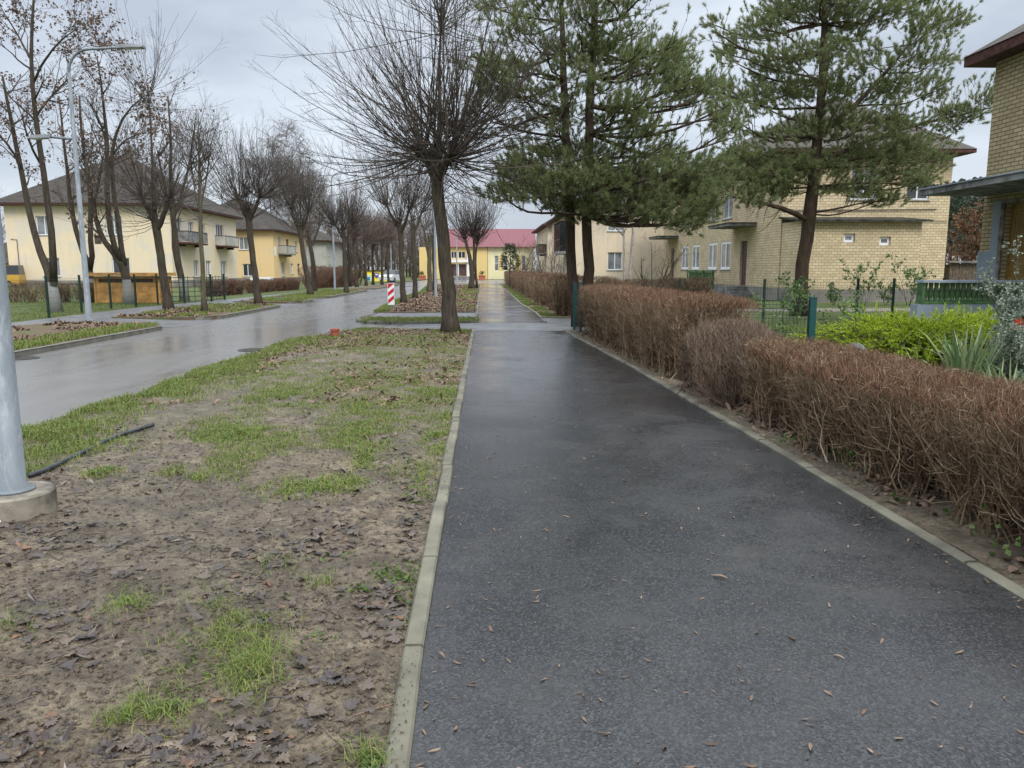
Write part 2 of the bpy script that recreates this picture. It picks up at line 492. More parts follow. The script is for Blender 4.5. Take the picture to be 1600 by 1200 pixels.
M['panedark'] = pane_mat('dark_pane', (0.12, 0.13, 0.14), (0.018, 0.02, 0.024), 0.4)
M['door_brown'] = simple('plum_brown_door', (0.10, 0.06, 0.06), 0.6, 0.2, 5, 0.15, 40, 0.35)
M['door_olive'] = simple('olive_gold_door', (0.21, 0.125, 0.028), 0.45, 0.1, 3, 0.08, 60, 0.45)
M['door_mould'] = simple('gold_moulding', (0.36, 0.25, 0.09), 0.45, 0.1, 3, 0, 60, 0.45)
M['greenrail'] = simple('dark_green_paint', (0.085, 0.165, 0.065), 0.5, 0.3, 6, 0.2, 40, 0.4)
M['greenpost'] = simple('green_coated_steel', (0.006, 0.055, 0.055), 0.42, 0.15, 9, 0, 60, 0.5)
M['darkpost'] = simple('dark_green_steel', (0.010, 0.030, 0.022), 0.5, 0.15, 9, 0, 60, 0.45)
M['railblue'] = simple('blue_grey_rail', (0.34, 0.39, 0.46), 0.6, 0.15, 5, 0.2, 60, 0.4)
M['wood_new'] = simple('fresh_timber', (0.50, 0.27, 0.085), 0.65, 0.2, 3, 0.2, 30, 0.35)
M['wood_old'] = simple('old_timber', (0.13, 0.10, 0.075), 0.8, 0.25, 6, 0.3, 30, 0.25)
M['orange'] = simple('orange_plastic', (0.40, 0.11, 0.07), 0.45, 0.1, 10, 0, 60, 0.45)
M['terracotta'] = simple('terracotta', (0.42, 0.13, 0.08), 0.7, 0.12, 10, 0.1, 60, 0.3)
M['signred'] = simple('sign_red', (0.50, 0.02, 0.03), 0.4, 0.08, 10, 0, 60, 0.45)
M['signwhite'] = simple('sign_white', (0.78, 0.78, 0.78), 0.4, 0.05, 10, 0, 60, 0.45)
M['hose'] = simple('black_hose', (0.035, 0.04, 0.045), 0.5, 0.3, 14, 0.2, 60, 0.45)
M['iron'] = simple('cast_iron', (0.06, 0.058, 0.056), 0.5, 0.25, 20, 0.4, 90, 0.5)
M['carsilver'] = simple('silver_paint', (0.55, 0.57, 0.59), 0.3, 0.04, 2, 0, 60, 0.6, 0.2)
M['caryellow'] = simple('yellow_paint', (0.5, 0.29, 0.04), 0.3, 0.06, 2, 0, 60, 0.6)
M['tyre'] = simple('tyre_rubber', (0.02, 0.02, 0.02), 0.8, 0.1, 8, 0, 60, 0.3)
M['lampglass'] = simple('lamp_glass', (0.5, 0.5, 0.5), 0.15, 0.05, 8, 0, 60, 0.6)
M['blue'] = simple('mural_blue', (0.05, 0.22, 0.42), 0.7, 0.3, 6, 0, 60, 0.3)
M['lightblue'] = simple('mural_light_blue', (0.45, 0.62, 0.70), 0.7, 0.15, 6, 0, 60, 0.3)
M['violet'] = simple('mural_violet', (0.12, 0.09, 0.24), 0.7, 0.2, 6, 0, 60, 0.3)
M['mural_yellow'] = simple('mural_yellow', (0.80, 0.66, 0.07), 0.7, 0.08, 3, 0, 60, 0.3)
M['stone'] = simple('field_stone', (0.13, 0.125, 0.115), 0.75, 0.3, 9, 0.4, 50, 0.35)
M['bark'] = bark_mat('dark_bark', (0.092, 0.074, 0.056), (0.026, 0.021, 0.017))
M['bark_mossy'] = bark_mat('mossy_bark', (0.13, 0.115, 0.08), (0.05, 0.043, 0.03), (0.10, 0.10, 0.028), 0.75)
M['bark_lime'] = bark_mat('limewashed_bark', (0.085, 0.068, 0.052), (0.026, 0.021, 0.017), lime=1.25)
M['bark_pine'] = bark_mat('pine_bark', (0.10, 0.066, 0.046), (0.03, 0.022, 0.018), (0.07, 0.07, 0.03), 0.3)
M['bark_birch'] = bark_mat('birch_bark', (0.52, 0.48, 0.44), (0.10, 0.08, 0.07), (0.12, 0.10, 0.08), 0.4)
M['twig'] = leafy('dark_twigs', [(0.042, 0.036, 0.031), (0.072, 0.060, 0.050), (0.11, 0.09, 0.074)], 0.85, 0, 0.2)
M['twig_far'] = leafy('grey_brown_twigs', [(0.085, 0.064, 0.054), (0.13, 0.098, 0.083), (0.17, 0.13, 0.11)], 0.9, 0, 0.1)
M['twig_birch'] = leafy('birch_twigs', [(0.12, 0.10, 0.095), (0.17, 0.15, 0.14)], 0.9, 0, 0.1)
M['dryleaf'] = leafy('dry_leaves', [(0.085, 0.05, 0.034), (0.14, 0.085, 0.055), (0.18, 0.11, 0.07), (0.10, 0.06, 0.045)], 0.75, 0.15)
M['needle'] = leafy('pine_needles', [(0.125, 0.155, 0.065), (0.19, 0.23, 0.098), (0.255, 0.295, 0.13), (0.21, 0.26, 0.13), (0.31, 0.31, 0.13)], 0.5, 0.55)
M['hedge'] = leafy('hedge_stems', [(0.06, 0.039, 0.023), (0.125, 0.083, 0.050), (0.26, 0.185, 0.118), (0.155, 0.10, 0.06), (0.105, 0.068, 0.042), (0.26, 0.185, 0.12), (0.42, 0.33, 0.225)], 0.8, 0, 0.2)
M['hedge_tip'] = leafy('hedge_tips', [(0.08, 0.041, 0.025), (0.135, 0.072, 0.043), (0.185, 0.106, 0.066), (0.095, 0.049, 0.031)], 0.8, 0, 0.2)
M['hedge_grey'] = leafy('grey_hedge_twigs', [(0.062, 0.044, 0.031), (0.125, 0.09, 0.065), (0.215, 0.16, 0.118), (0.115, 0.074, 0.052)], 0.85, 0, 0.15)
M['hedge_far'] = leafy('red_brown_hedge', [(0.09, 0.05, 0.036), (0.14, 0.082, 0.06), (0.18, 0.115, 0.08)], 0.85, 0, 0.15)
M['grass'] = leafy('grass_blades', [(0.07, 0.11, 0.02), (0.125, 0.185, 0.034), (0.19, 0.26, 0.055), (0.17, 0.20, 0.055), (0.30, 0.27, 0.10)], 0.5, 0.3)
M['leaf'] = leafy('fallen_leaf', [(0.030, 0.022, 0.019), (0.06, 0.043, 0.034), (0.10, 0.072, 0.052), (0.045, 0.034, 0.030), (0.13, 0.096, 0.068), (0.07, 0.052, 0.043), (0.036, 0.028, 0.027), (0.09, 0.067, 0.053), (0.18, 0.135, 0.092), (0.052, 0.040, 0.035), (0.042, 0.034, 0.033), (0.075, 0.056, 0.045), (0.11, 0.083, 0.063), (0.05, 0.040, 0.036), (0.20, 0.095, 0.045)], 0.36, 0.06, 0.5)
M['leaf_far'] = leafy('leaf_litter', [(0.09, 0.055, 0.038), (0.15, 0.10, 0.07), (0.22, 0.15, 0.105), (0.11, 0.07, 0.05), (0.27, 0.19, 0.13)], 0.7, 0.08, 0.3)
M['weed'] = leafy('green_weed', [(0.05, 0.09, 0.02), (0.09, 0.14, 0.035), (0.14, 0.18, 0.055)], 0.5, 0.3)
M['juniper'] = leafy('golden_juniper', [(0.20, 0.28, 0.02), (0.31, 0.41, 0.03), (0.42, 0.51, 0.045), (0.13, 0.21, 0.02)], 0.6, 0.25)
M['iris'] = leafy('strap_leaves', [(0.10, 0.17, 0.075), (0.17, 0.24, 0.11), (0.23, 0.29, 0.15), (0.30, 0.33, 0.17)], 0.45, 0.25)
M['silver'] = leafy('silver_leaves', [(0.13, 0.165, 0.12), (0.21, 0.25, 0.19), (0.31, 0.35, 0.28), (0.10, 0.13, 0.095)], 0.6, 0.2)
M['rose'] = leafy('rose_leaves', [(0.05, 0.10, 0.03), (0.11, 0.18, 0.06), (0.19, 0.26, 0.09)], 0.5, 0.25)
M['redpetal'] = leafy('red_petals', [(0.62, 0.07, 0.03), (0.70, 0.11, 0.04)], 0.5, 0.2)
M['spruce'] = leafy('spruce_needles', [(0.02, 0.04, 0.018), (0.04, 0.065, 0.03), (0.06, 0.085, 0.04)], 0.7, 0.1)
M['rust'] = leafy('rusty_leaves', [(0.16, 0.085, 0.045), (0.23, 0.125, 0.065), (0.13, 0.075, 0.045)], 0.7, 0.15)
M['farneedle'] = leafy('far_pine_needles', [(0.055, 0.075, 0.05), (0.075, 0.10, 0.065), (0.095, 0.12, 0.08)], 0.8, 0.1)

# ================================================================== vegetation helpers
def nrm(v):
    return v / (np.linalg.norm(v, axis=-1, keepdims=True) + 1e-9)
def A3(pts):
    return np.array([tuple(p) for p in pts], float)
def resample(pts, rad, K):
    pts = np.asarray(pts, float); rad = np.asarray(rad, float)[:, None]
    D = np.hstack([pts, rad])
    for _ in range(2):
        if len(D) < 3: break
        q = D[:-1] * 0.75 + D[1:] * 0.25; r = D[:-1] * 0.25 + D[1:] * 0.75
        D = np.vstack([D[:1], np.stack([q, r], 1).reshape(-1, 4), D[-1:]])
    s = np.concatenate([[0], np.cumsum(np.linalg.norm(np.diff(D[:, :3], axis=0), axis=1))])
    t = np.linspace(0, s[-1], K)
    D = np.stack([np.interp(t, s, D[:, i]) for i in range(4)], 1)
    return D[:, :3], D[:, 3]
def grow(rng, P, Rr, n, t=(0.3, 1.0), ang=(25, 55), L=(0.5, 1.0), K=5, rf=0.6, rmax=1.0, rtip=0.002, up=0.1, wob=0.12, lt=0.4, upfirst=0.0):
    N, Kp, _ = P.shape
    idx = np.repeat(np.arange(N), n); m = len(idx)
    tt = rng.uniform(t[0], t[1], m); f = tt * (Kp - 1) * 0.9999
    i = np.floor(f).astype(int); fr = (f - i)[:, None]
    pos = P[idx, i] * (1 - fr) + P[idx, i + 1] * fr
    T = nrm(P[idx, i + 1] - P[idx, i])
    rr = Rr[idx, i] * (1 - fr[:, 0]) + Rr[idx, i + 1] * fr[:, 0]
    v = rng.normal(size=(m, 3)); v[:, 2] += upfirst
    v = nrm(v - (v * T).sum(1, keepdims=True) * T)
    a = np.radians(rng.uniform(ang[0], ang[1], m))[:, None]
    d = np.cos(a) * T + np.sin(a) * v
    ln = rng.uniform(L[0], L[1], m) * (1 - lt * tt)
    out = np.zeros((m, K, 3)); out[:, 0] = pos; p = pos.copy()
    for k in range(1, K):
        d = d + rng.normal(size=(m, 3)) * wob; d[:, 2] += up
        d = nrm(d); p = p + d * (ln / (K - 1))[:, None]; out[:, k] = p
    r0 = np.minimum(rr * rf, rmax)
    r0 = np.maximum(r0, rtip)
    s = np.linspace(0, 1, K)[None]
    rad = r0[:, None] * (1 - s) + np.minimum(rtip, r0)[:, None] * s
    return out, rad
def cards(rng, pos, size, mb, mat=0, flat=0.0):
    """small folded leaves"""
    n = len(pos); size = np.broadcast_to(size, (n,))
    d = nrm(rng.normal(size=(n, 3)) * np.array([1, 1, 1 - flat])); u = nrm(np.cross(d, rng.normal(size=(n, 3))))
    nn = np.cross(d, u)
    a = pos; b = pos + d * size[:, None]
    mdl = pos + d * size[:, None] * 0.45
    l = mdl + u * size[:, None] * 0.36 + nn * size[:, None] * 0.1; r = mdl - u * size[:, None] * 0.36 + nn * size[:, None] * 0.1
    V = np.stack([a, l, b, r], 1).reshape(-1, 3)
    k = np.arange(n)[:, None] * 4
    mb.add(V, np.vstack([k + np.array([[0, 1, 2]]), k + np.array([[0, 2, 3]])]), mat)
def needles(rng, start, d, ln, mb, per=24, nl=(0.07, 0.11), wd=0.012, spread=0.75, mat=0, t0=0.15):
    n = len(start)
    idx = np.repeat(np.arange(n), per); m = len(idx)
    t = rng.uniform(t0, 1.0, m)[:, None]
    b = start[idx] + d[idx] * (ln[idx][:, None] * t)
    v = rng.normal(size=(m, 3)); dd = d[idx]
    v = nrm(v - (v * dd).sum(1, keepdims=True) * dd)
    nd = nrm(dd * (0.30 + 0.6 * t) + v * spread * rng.uniform(0.5, 1.15, (m, 1)))
    sd_ = nrm(np.cross(nd, rng.normal(size=(m, 3)))) * (wd / 2)
    l = rng.uniform(nl[0], nl[1], (m, 1))
    V = np.stack([b - sd_, b + sd_, b + nd * l], 1).reshape(-1, 3)
    mb.add(V, np.arange(m)[:, None] * 3 + np.array([[0, 1, 2]]), mat)
def blades(rng, pos, h, mb, w=0.006, lean=0.6, mat=0):
    n = len(pos); h = np.broadcast_to(h, (n,))
    a = rng.uniform(0, 2 * np.pi, n); az = np.stack([np.cos(a), np.sin(a), 0 * a], 1)
    b_ = a + np.pi / 2 + rng.normal(size=n) * 0.4
    sd_ = np.stack([np.cos(b_), np.sin(b_), 0 * b_], 1) * (w / 2) * rng.uniform(0.7, 1.3, (n, 1))
    le = rng.uniform(0.1, 1.0, n) * lean
    z = np.array([[0, 0, 1.0]])
    p1 = pos + (az * (le * 0.35)[:, None] + z * 0.6) * h[:, None]
    p2 = pos + (az * le[:, None] * 1.1 + z * (1.0 - 0.42 * le)[:, None]) * h[:, None]
    V = np.stack([pos - sd_, pos + sd_, p1 + sd_ * 0.8, p1 - sd_ * 0.8, p2], 1).reshape(-1, 3)
    k = np.arange(n)[:, None] * 5; off = mb.n
    mb.add(V, k + np.array([[0, 1, 2, 3]]), mat)
    mb.f.append((k + np.array([[3, 2, 4]]) + off, mat, None))
def px_limb(spec, Y0):
    return [(at(px, py, Y0 + dd), r) for (px, py, r, dd) in spec]

def bare_tree(name, label, base, limbs, levels, seed, bark='bark', twig='twig', group=None, cat='tree', K=12, leaves=0, leafsize=0.1, S=10, tmin=0.0, flare=1.35):
    rng = np.random.default_rng(seed)
    root = thing(name, label, cat, base, 0, group)
    Ps = []; Rs = []
    for i, lb in enumerate(limbs):
        p = A3([q[0] for q in lb]) - np.array(base); r = np.array([q[1] for q in lb])
        p, r = resample(p, r * 0.76, K)
        if i == 0:
            p[0, 2] = -0.12
            r = r * (1 + (flare - 1) * np.exp(-np.maximum(p[:, 2], 0) / 0.25))
        rr_ = rng.normal(size=p.shape) * 0.10 * r[:, None]; rr_[0] = 0; p = p + rr_
        Ps.append(p); Rs.append(r)
    P = np.stack(Ps); Rr = np.stack(Rs)
    mb = MB(); mb.tubes(P, Rr, S, 0, cap=True)
    for p_, r_ in zip(P, Rr):            # knuckle at the end of each limb
        if r_[-1] > 0.09:
            for q in range(5):
                c = p_[-1] + rng.normal(size=3) * r_[-1] * 0.55
                mb.lathe([(0.01, -r_[-1]), (r_[-1] * 0.75, -r_[-1] * 0.5), (r_[-1] * 0.9, 0), (r_[-1] * 0.6, r_[-1] * 0.55), (0.01, r_[-1] * 0.8)], 8, 0, c)
    mb.build('trunk', M[bark], root, True)
    cb = MB(); last = None
    curP, curR = P, Rr; made = []
    for lv in levels:
        lv = dict(lv); lv['rmax'] = lv.get('rmax', 1) * 0.78; lv['rtip'] = lv.get('rtip', .003) * 0.72; src = lv.pop('src', -1); n = lv.pop('n'); s_ = lv.pop('S', 4)
        if made and src >= 0: curP, curR = made[src]
        elif src == -2: curP, curR = P, Rr
        q, r = grow(rng, curP, curR, n, **lv)
        made.append((q, r)); cb.tubes(q, r, s_, 0)
        curP, curR = q, r
    if leaves:
        q = made[-1][0]
        i = rng.integers(0, len(q), leaves); k = rng.integers(1, q.shape[1], leaves)
        pos = q[i, k] + rng.normal(size=(leaves, 3)) * 0.04
        lw = fbm(pos[:, 0] * 0.7, pos[:, 2] * 0.7, seed)
        keep = lw > 0.42
        cards(rng, pos[keep], rng.uniform(0.6, 1.2, keep.sum()) * leafsize, cb, 1)
    cb.build('crown', [M[twig], M['dryleaf']], root, False)
    return root

def pine_tree(name, label, base, limbs, clumps, seed, group=None, per_clump=170, per=24, dead=True, mat='needle', nl=(0.07, 0.115), wd=0.013, sub=9):
    """clumps: (world centre, (rx, ry, rz))"""
    rng = np.random.default_rng(seed)
    root = thing(name, label, 'tree', base, 0, group)
    Ps = []; Rs = []
    for i, lb in enumerate(limbs):
        p = A3([q[0] for q in lb]) - np.array(base); r = np.array([q[1] for q in lb])
        p, r = resample(p, r * 0.84, 16)
        if i == 0:
            p[0, 2] = -0.1; r = r * (1 + 0.3 * np.exp(-np.maximum(p[:, 2], 0) / 0.25))
        p[1:] += rng.normal(size=p[1:].shape) * 0.10 * r[1:, None]
        Ps.append(p); Rs.append(r)
    P = np.stack(Ps); Rr = np.stack(Rs)
    mb = MB(); mb.tubes(P, Rr, 10, 0, cap=True)
    allp = P.reshape(-1, 3); allr = Rr.reshape(-1)
    bo = []; br = []; st = []; sdv = []
    for c, rad in clumps:
        c = np.array(c, float) - np.array(base); rad = np.array(rad, float)
        hd = np.linalg.norm(allp[:, :2] - c[None, :2], axis=1)
        cost = np.abs(allp[:, 2] - (c[2] - 0.06 * hd)) * 1.4 + 0.5 * hd
        cost[allp[:, 2] < 3.0] += 5
        k = int(np.argmin(cost)); a = allp[k]
        h = np.linalg.norm(c[:2] - a[:2])
        mid1 = a * 0.66 + c * 0.34 + np.array([0, 0, -0.05 * h]) + rng.normal(size=3) * 0.06 * h
        mid2 = a * 0.33 + c * 0.67 + np.array([0, 0, -0.06 * h]) + rng.normal(size=3) * 0.06 * h
        out = nrm(np.array([c[0] - a[0], c[1] - a[1], 0.25 * h + 0.1]))
        end = c + out * rad[0] * 0.7
        r0 = min(allr[k] * 0.45, 0.012 + 0.010 * h)
        p, r = resample([a, mid1, mid2, c, end], [r0, r0 * 0.85, r0 * 0.65, r0 * 0.45, 0.006], 9)
        bo.append(p); br.append(r)
        n = int(per_clump * (rad[0] * rad[2]) / 0.42)
        u = nrm(rng.normal(size=(n, 3))) * (rng.uniform(0, 1, (n, 1)) ** 0.45)
        pos = c + u * rad
        # ragged: drop shoots where a 3-d noise is low so that sky shows through
        g = fbm(pos[:, 0] * 1.7 + pos[:, 1] * 1.3, pos[:, 2] * 2.6 - pos[:, 1] * 0.7, seed + 3, 2)
        pos = pos[g > 0.47]
        d = nrm(nrm(pos - a) * 0.6 + np.array([0, 0, 0.62]) + rng.normal(size=pos.shape) * 0.36)
        st.append(pos); sdv.append(d)
    bo = np.stack(bo); br = np.stack(br)
    mb.tubes(bo, br, 6, 0)
    q, r = grow(rng, bo, br, sub, t=(0.35, 1.0), ang=(20, 65), L=(0.5, 1.2), K=5, rf=0.55, rtip=0.004, up=0.14, wob=0.16, lt=0.2, upfirst=0.8)
    mb.tubes(q, r, 4, 0)
    if dead:
        q2, r2 = grow(rng, P[:, 4:], Rr[:, 4:], 11, t=(0.1, 0.8), ang=(60, 100), L=(0.4, 1.3), K=5, rf=0.2, rmax=0.018, rtip=0.004, up=-0.02, wob=0.15)
        q3, r3 = grow(rng, q2, r2, 3, t=(0.4, 1), ang=(25, 60), L=(0.2, 0.5), K=4, rf=0.6, rtip=0.003, up=0.0, wob=0.15)
        mb.tubes(q2, r2, 4, 0); mb.tubes(q3, r3, 3, 0)
    mb.build('trunk', M['bark_pine'], root, True)
    # shoots that follow the sub-branches too
    e = q[:, -1]; d0 = nrm(q[:, -1] - q[:, -2])
    st.append(e - d0 * 0.15); sdv.append(nrm(d0 + np.array([0, 0, 0.25])))
    st = np.concatenate(st); sdv = np.concatenate(sdv)
    ln = rng.uniform(0.14, 0.30, len(st))
    nb = MB()
    tw = np.stack([st - sdv * 0.12, st + sdv * ln[:, None]], 1)
    nb.tubes(tw, np.full(tw.shape[:2], 0.005), 3, 1)
    needles(rng, st, sdv, ln, nb, per, nl, wd)
    nb.build('crown', [M[mat], M['bark_pine']], root, False)
    return root

def hedge(name, label, path, width, height, seed, stems=220, twigs=8, mats=('hedge', 'hedge_tip'), group=None, tips=900, rs=0.0045, rt=0.0022, roundish=False, L=(0.14, 0.36), cat='hedge', zvar=0.05, loose=0.05, wb=0.45):
    """clipped bare hedge: stems fan out of the ground, twigs are cut off at an uneven envelope"""
    rng = np.random.default_rng(seed)
    path = np.array(path, float); seg = np.linalg.norm(np.diff(path, axis=0), axis=1); s = np.concatenate([[0], np.cumsum(seg)]); tot = s[-1]
    def pt(t):
        return np.stack([np.interp(t, s, path[:, 0]), np.interp(t, s, path[:, 1])], 1)
    def frame(t):
        a = pt(np.clip(t - 0.05, 0, tot)); b = pt(np.clip(t + 0.05, 0, tot)); d = nrm(b - a)
        return np.stack([d[:, 1], -d[:, 0]], 1), d
    def H(t, o):
        hh = height * (1 + zvar * 2 * (fbm(t * 1.1, o * 1.5 + 7, seed, 3) - 0.5))
        if roundish:
            hh = hh * np.sqrt(np.clip(1 - (np.abs(t / tot - 0.5) * 2) ** 3.2 * 0.6 - (np.abs(o) / (width * 0.5)) ** 3 * 0.4, 0.05, 1))
        else:
            hh = hh - 0.10 * (np.abs(o) / (width * 0.5)) ** 4 * height * 0.5
        return hh
    n = max(4, int(stems * tot))
    # bushes planted in two rows: stems gather in clumps
    nb = max(2, int(tot * 3.2)); bt = rng.uniform(0, tot, nb)
    t0 = bt[rng.integers(0, nb, n)] + rng.normal(size=n) * 0.10; t0 = np.clip(t0, 0, tot)
    o0 = rng.normal(size=n) * width * 0.16
    t1 = np.clip(t0 + rng.normal(size=n) * 0.20, -0.02, tot + 0.02); o1 = np.clip(o0 * 1.2 + rng.normal(size=n) * width * 0.30, -width * wb, width * wb)
    hz = H(t1, o1) * rng.uniform(0.62, 1.0, n)
    K = 6; P = np.zeros((n, K, 3)); st_t = np.zeros((n, K)); st_o = np.zeros((n, K))
    for k in range(K):
        f = k / (K - 1); e = f ** 0.8
        tt = t0 + (t1 - t0) * e + rng.normal(size=n) * 0.018 * (k > 0); oo = o0 + (o1 - o0) * e + rng.normal(size=n) * 0.018 * (k > 0)
        c = pt(tt); nn, dd = frame(tt)
        extra = np.clip(tt, 0, tot) - tt
        P[:, k, :2] = c + nn * oo[:, None] - dd * extra[:, None]; P[:, k, 2] = hz * f - 0.02 * (k == 0)
    Rr = rs * rng.uniform(0.6, 1.6, n)[:, None] * np.linspace(1.25, 0.45, K)[None]
    q, r = grow(rng, P, Rr, twigs, t=(0.12, 1.0), ang=(12, 75), L=L, K=4, rf=0.8, rmax=rt * 1.8, rtip=rt * 0.55, up=0.08, wob=0.22, lt=0.25)
    def clip(Q, jit=0.016):
        sh = Q.shape; X = Q.reshape(-1, 3)
        # nearest path station
        best = np.full(len(X), 1e9); bo = np.zeros(len(X)); bt_ = np.zeros(len(X))
        for i in range(len(path) - 1):
            a = path[i]; d = (path[i + 1] - a) / seg[i]; rel = X[:, :2] - a
            u = np.clip(rel @ d, 0, seg[i]); pr = a + u[:, None] * d; ds = np.linalg.norm(X[:, :2] - pr, axis=1)
            o = rel @ np.array([d[1], -d[0]]); m = ds < best
            best[m] = ds[m]; bo[m] = o[m]; bt_[m] = s[i] + u[m]
        lim = width * 0.5 * (1 + 0.22 * (fbm(bt_ * 1.6, X[:, 2] * 1.6, seed + 5, 3) - 0.5)) * (1.0 if not roundish else 1.0)
        z1 = H(bt_, np.clip(bo, -width * .5, width * .5)) + rng.normal(size=len(X)) * jit
        Y = X.copy(); Y[:, 2] = np.minimum(X[:, 2], z1)
        ex = np.maximum(best - lim * rng.uniform(0.9, 1.12, len(X)), 0)
        far = ex > 0
        nn, _ = frame(bt_)
        cpt = pt(bt_); dirv = nrm(X[:, :2] - cpt)
        Y[far, :2] = X[far, :2] - dirv[far] * ex[far][:, None] * (1 - loose)
        Y[:, 2] = np.maximum(Y[:, 2], 0.0)
        return Y.reshape(sh)
    q = clip(q)
    q2, r2 = grow(rng, q, r, 1, t=(0.3, 0.9), ang=(20, 60), L=(0.08, 0.2), K=3, rf=0.9, rmax=rt * 1.3, rtip=rt * 0.5, up=0.12, wob=0.15, lt=0.2)
    q2 = clip(q2)
    mb = MB(); mb.tubes(P, Rr, 4, 0); mb.tubes(q, r, 3, 0); mb.tubes(q2, r2, 3, 0)
    m = int(tips * tot * width)
    tt = rng.uniform(0, tot, m); oo = rng.uniform(-0.5, 0.5, m) * width
    c = pt(tt); nn, dd = frame(tt); z1 = H(tt, oo)
    b = np.zeros((m, 3)); b[:, :2] = c + nn * oo[:, None]; b[:, 2] = z1 - rng.uniform(0.05, 0.15, m)
    d = nrm(np.stack([rng.normal(size=m) * 0.45, rng.normal(size=m) * 0.45, np.ones(m)], 1))
    ln = rng.uniform(0.05, 0.12, m)[:, None]
    Q = np.stack([b, b + d * ln * 0.5 + rng.normal(size=(m, 3)) * 0.006, b + d * ln], 1)
    mb.tubes(Q, np.tile(np.array([[rt * 1.2, rt, rt * 0.6]]), (m, 1)), 3, 1)
    o = mb.build(name, [M[mats[0]], M[mats[1]]])
    return tag(o, label, cat, group)

# ---- fallen leaves
def leaf_template(kind):
    if kind == 'maple':
        th = [-90, -62, -40, -28, -8, 6, 20, 36, 52, 64, 76, 90, 104, 116, 128, 144, 160, 174, 188, 208, 220, 242]
        rr = [0.16, 0.42, 0.30, 0.62, 0.50, 0.92, 0.60, 0.72, 0.46, 0.78, 0.74, 1.08, 0.74, 0.78, 0.46, 0.72, 0.60, 0.92, 0.50, 0.62, 0.30, 0.42]
    else:
        th = [-90, -50, -15, 20, 50, 75, 90, 105, 130, 160, 195, 230]
        rr = [0.75, 0.55, 0.45, 0.46, 0.58, 0.82, 1.05, 0.82, 0.58, 0.46, 0.45, 0.55]
    a = np.radians(th); v = np.stack([np.array(rr) * np.cos(a), np.array(rr) * np.sin(a)], 1)
    return np.vstack([[[0, 0]], v])
def fallen(rng, pos, size, mb, kind='maple', curl=0.9, tilt=0.35, mat=0, aspect=1.0):
    T = leaf_template(kind); T = T * np.array([[aspect, 1.0]])
    n = len(pos); k = len(T); size = np.broadcast_to(size, (n,))
    x = T[None, :, 0] * rng.uniform(0.75, 1.1, (n, 1)); y = T[None, :, 1] * rng.uniform(0.8, 1.1, (n, 1))
    c1 = rng.normal(size=(n, 1)) * 0.30 * curl; c2 = rng.normal(size=(n, 1)) * 0.26 * curl
    z = c1 * x * x + c2 * y * y + 0.12 * curl * np.sin(x * 4 + rng.uniform(0, 6, (n, 1))) * np.cos(y * 3 + rng.uniform(0, 6, (n, 1)))
    z = z - z.min(axis=1, keepdims=True) * 0.6
    L = np.stack([x, y, z], -1) * size[:, None, None]
    a = rng.uniform(0, 2 * np.pi, n); tx = rng.normal(size=n) * tilt; ty = rng.normal(size=n) * tilt
    ca, sa = np.cos(a), np.sin(a)
    X = L[..., 0] * ca[:, None] - L[..., 1] * sa[:, None]; Y = L[..., 0] * sa[:, None] + L[..., 1] * ca[:, None]
    Z = L[..., 2] + X * tx[:, None] + Y * ty[:, None]
    Z = Z - np.minimum(Z.min(axis=1, keepdims=True), 0) * 0.55
    V = np.stack([X, Y, Z], -1) + pos[:, None, :]
    i = np.arange(1, k); j = np.roll(i, -1)
    f = np.stack([np.zeros_like(i), i, j], 1)
    F = (np.arange(n)[:, None, None] * k + f[None]).reshape(-1, 3)
    mb.add(V.reshape(-1, 3), F, mat)

# ================================================================== ground helpers
def sheet(name, left, right, z, mat, kind='structure', n=None):
    mb = MB(); left = [tuple(p)[:2] for p in left]; right = [tuple(p)[:2] for p in right]
    for i in range(len(left) - 1):
        mb.quad((*left[i], z), (*right[i], z), (*right[i + 1], z), (*left[i + 1], z))
    return tag(mb.build(name, mat), kind=kind)
def polysheet(name, pts, z, mat, kind='structure', skirt=0.0):
    mb = MB(); p = [(q[0], q[1], z) for q in pts]; mb.poly(p)
    if skirt:
        for i in range(len(p)):
            a = p[i]; b = p[(i + 1) % len(p)]
            mb.quad((a[0], a[1], z - skirt), (b[0], b[1], z - skirt), b, a)
    return tag(mb.build(name, mat), kind=kind)
def offset_line(pts, d):
    pts = np.array([tuple(p)[:2] for p in pts], float); T = np.gradient(pts, axis=0); T = nrm(T)
    return pts + np.stack([T[:, 1], -T[:, 0]], 1) * d
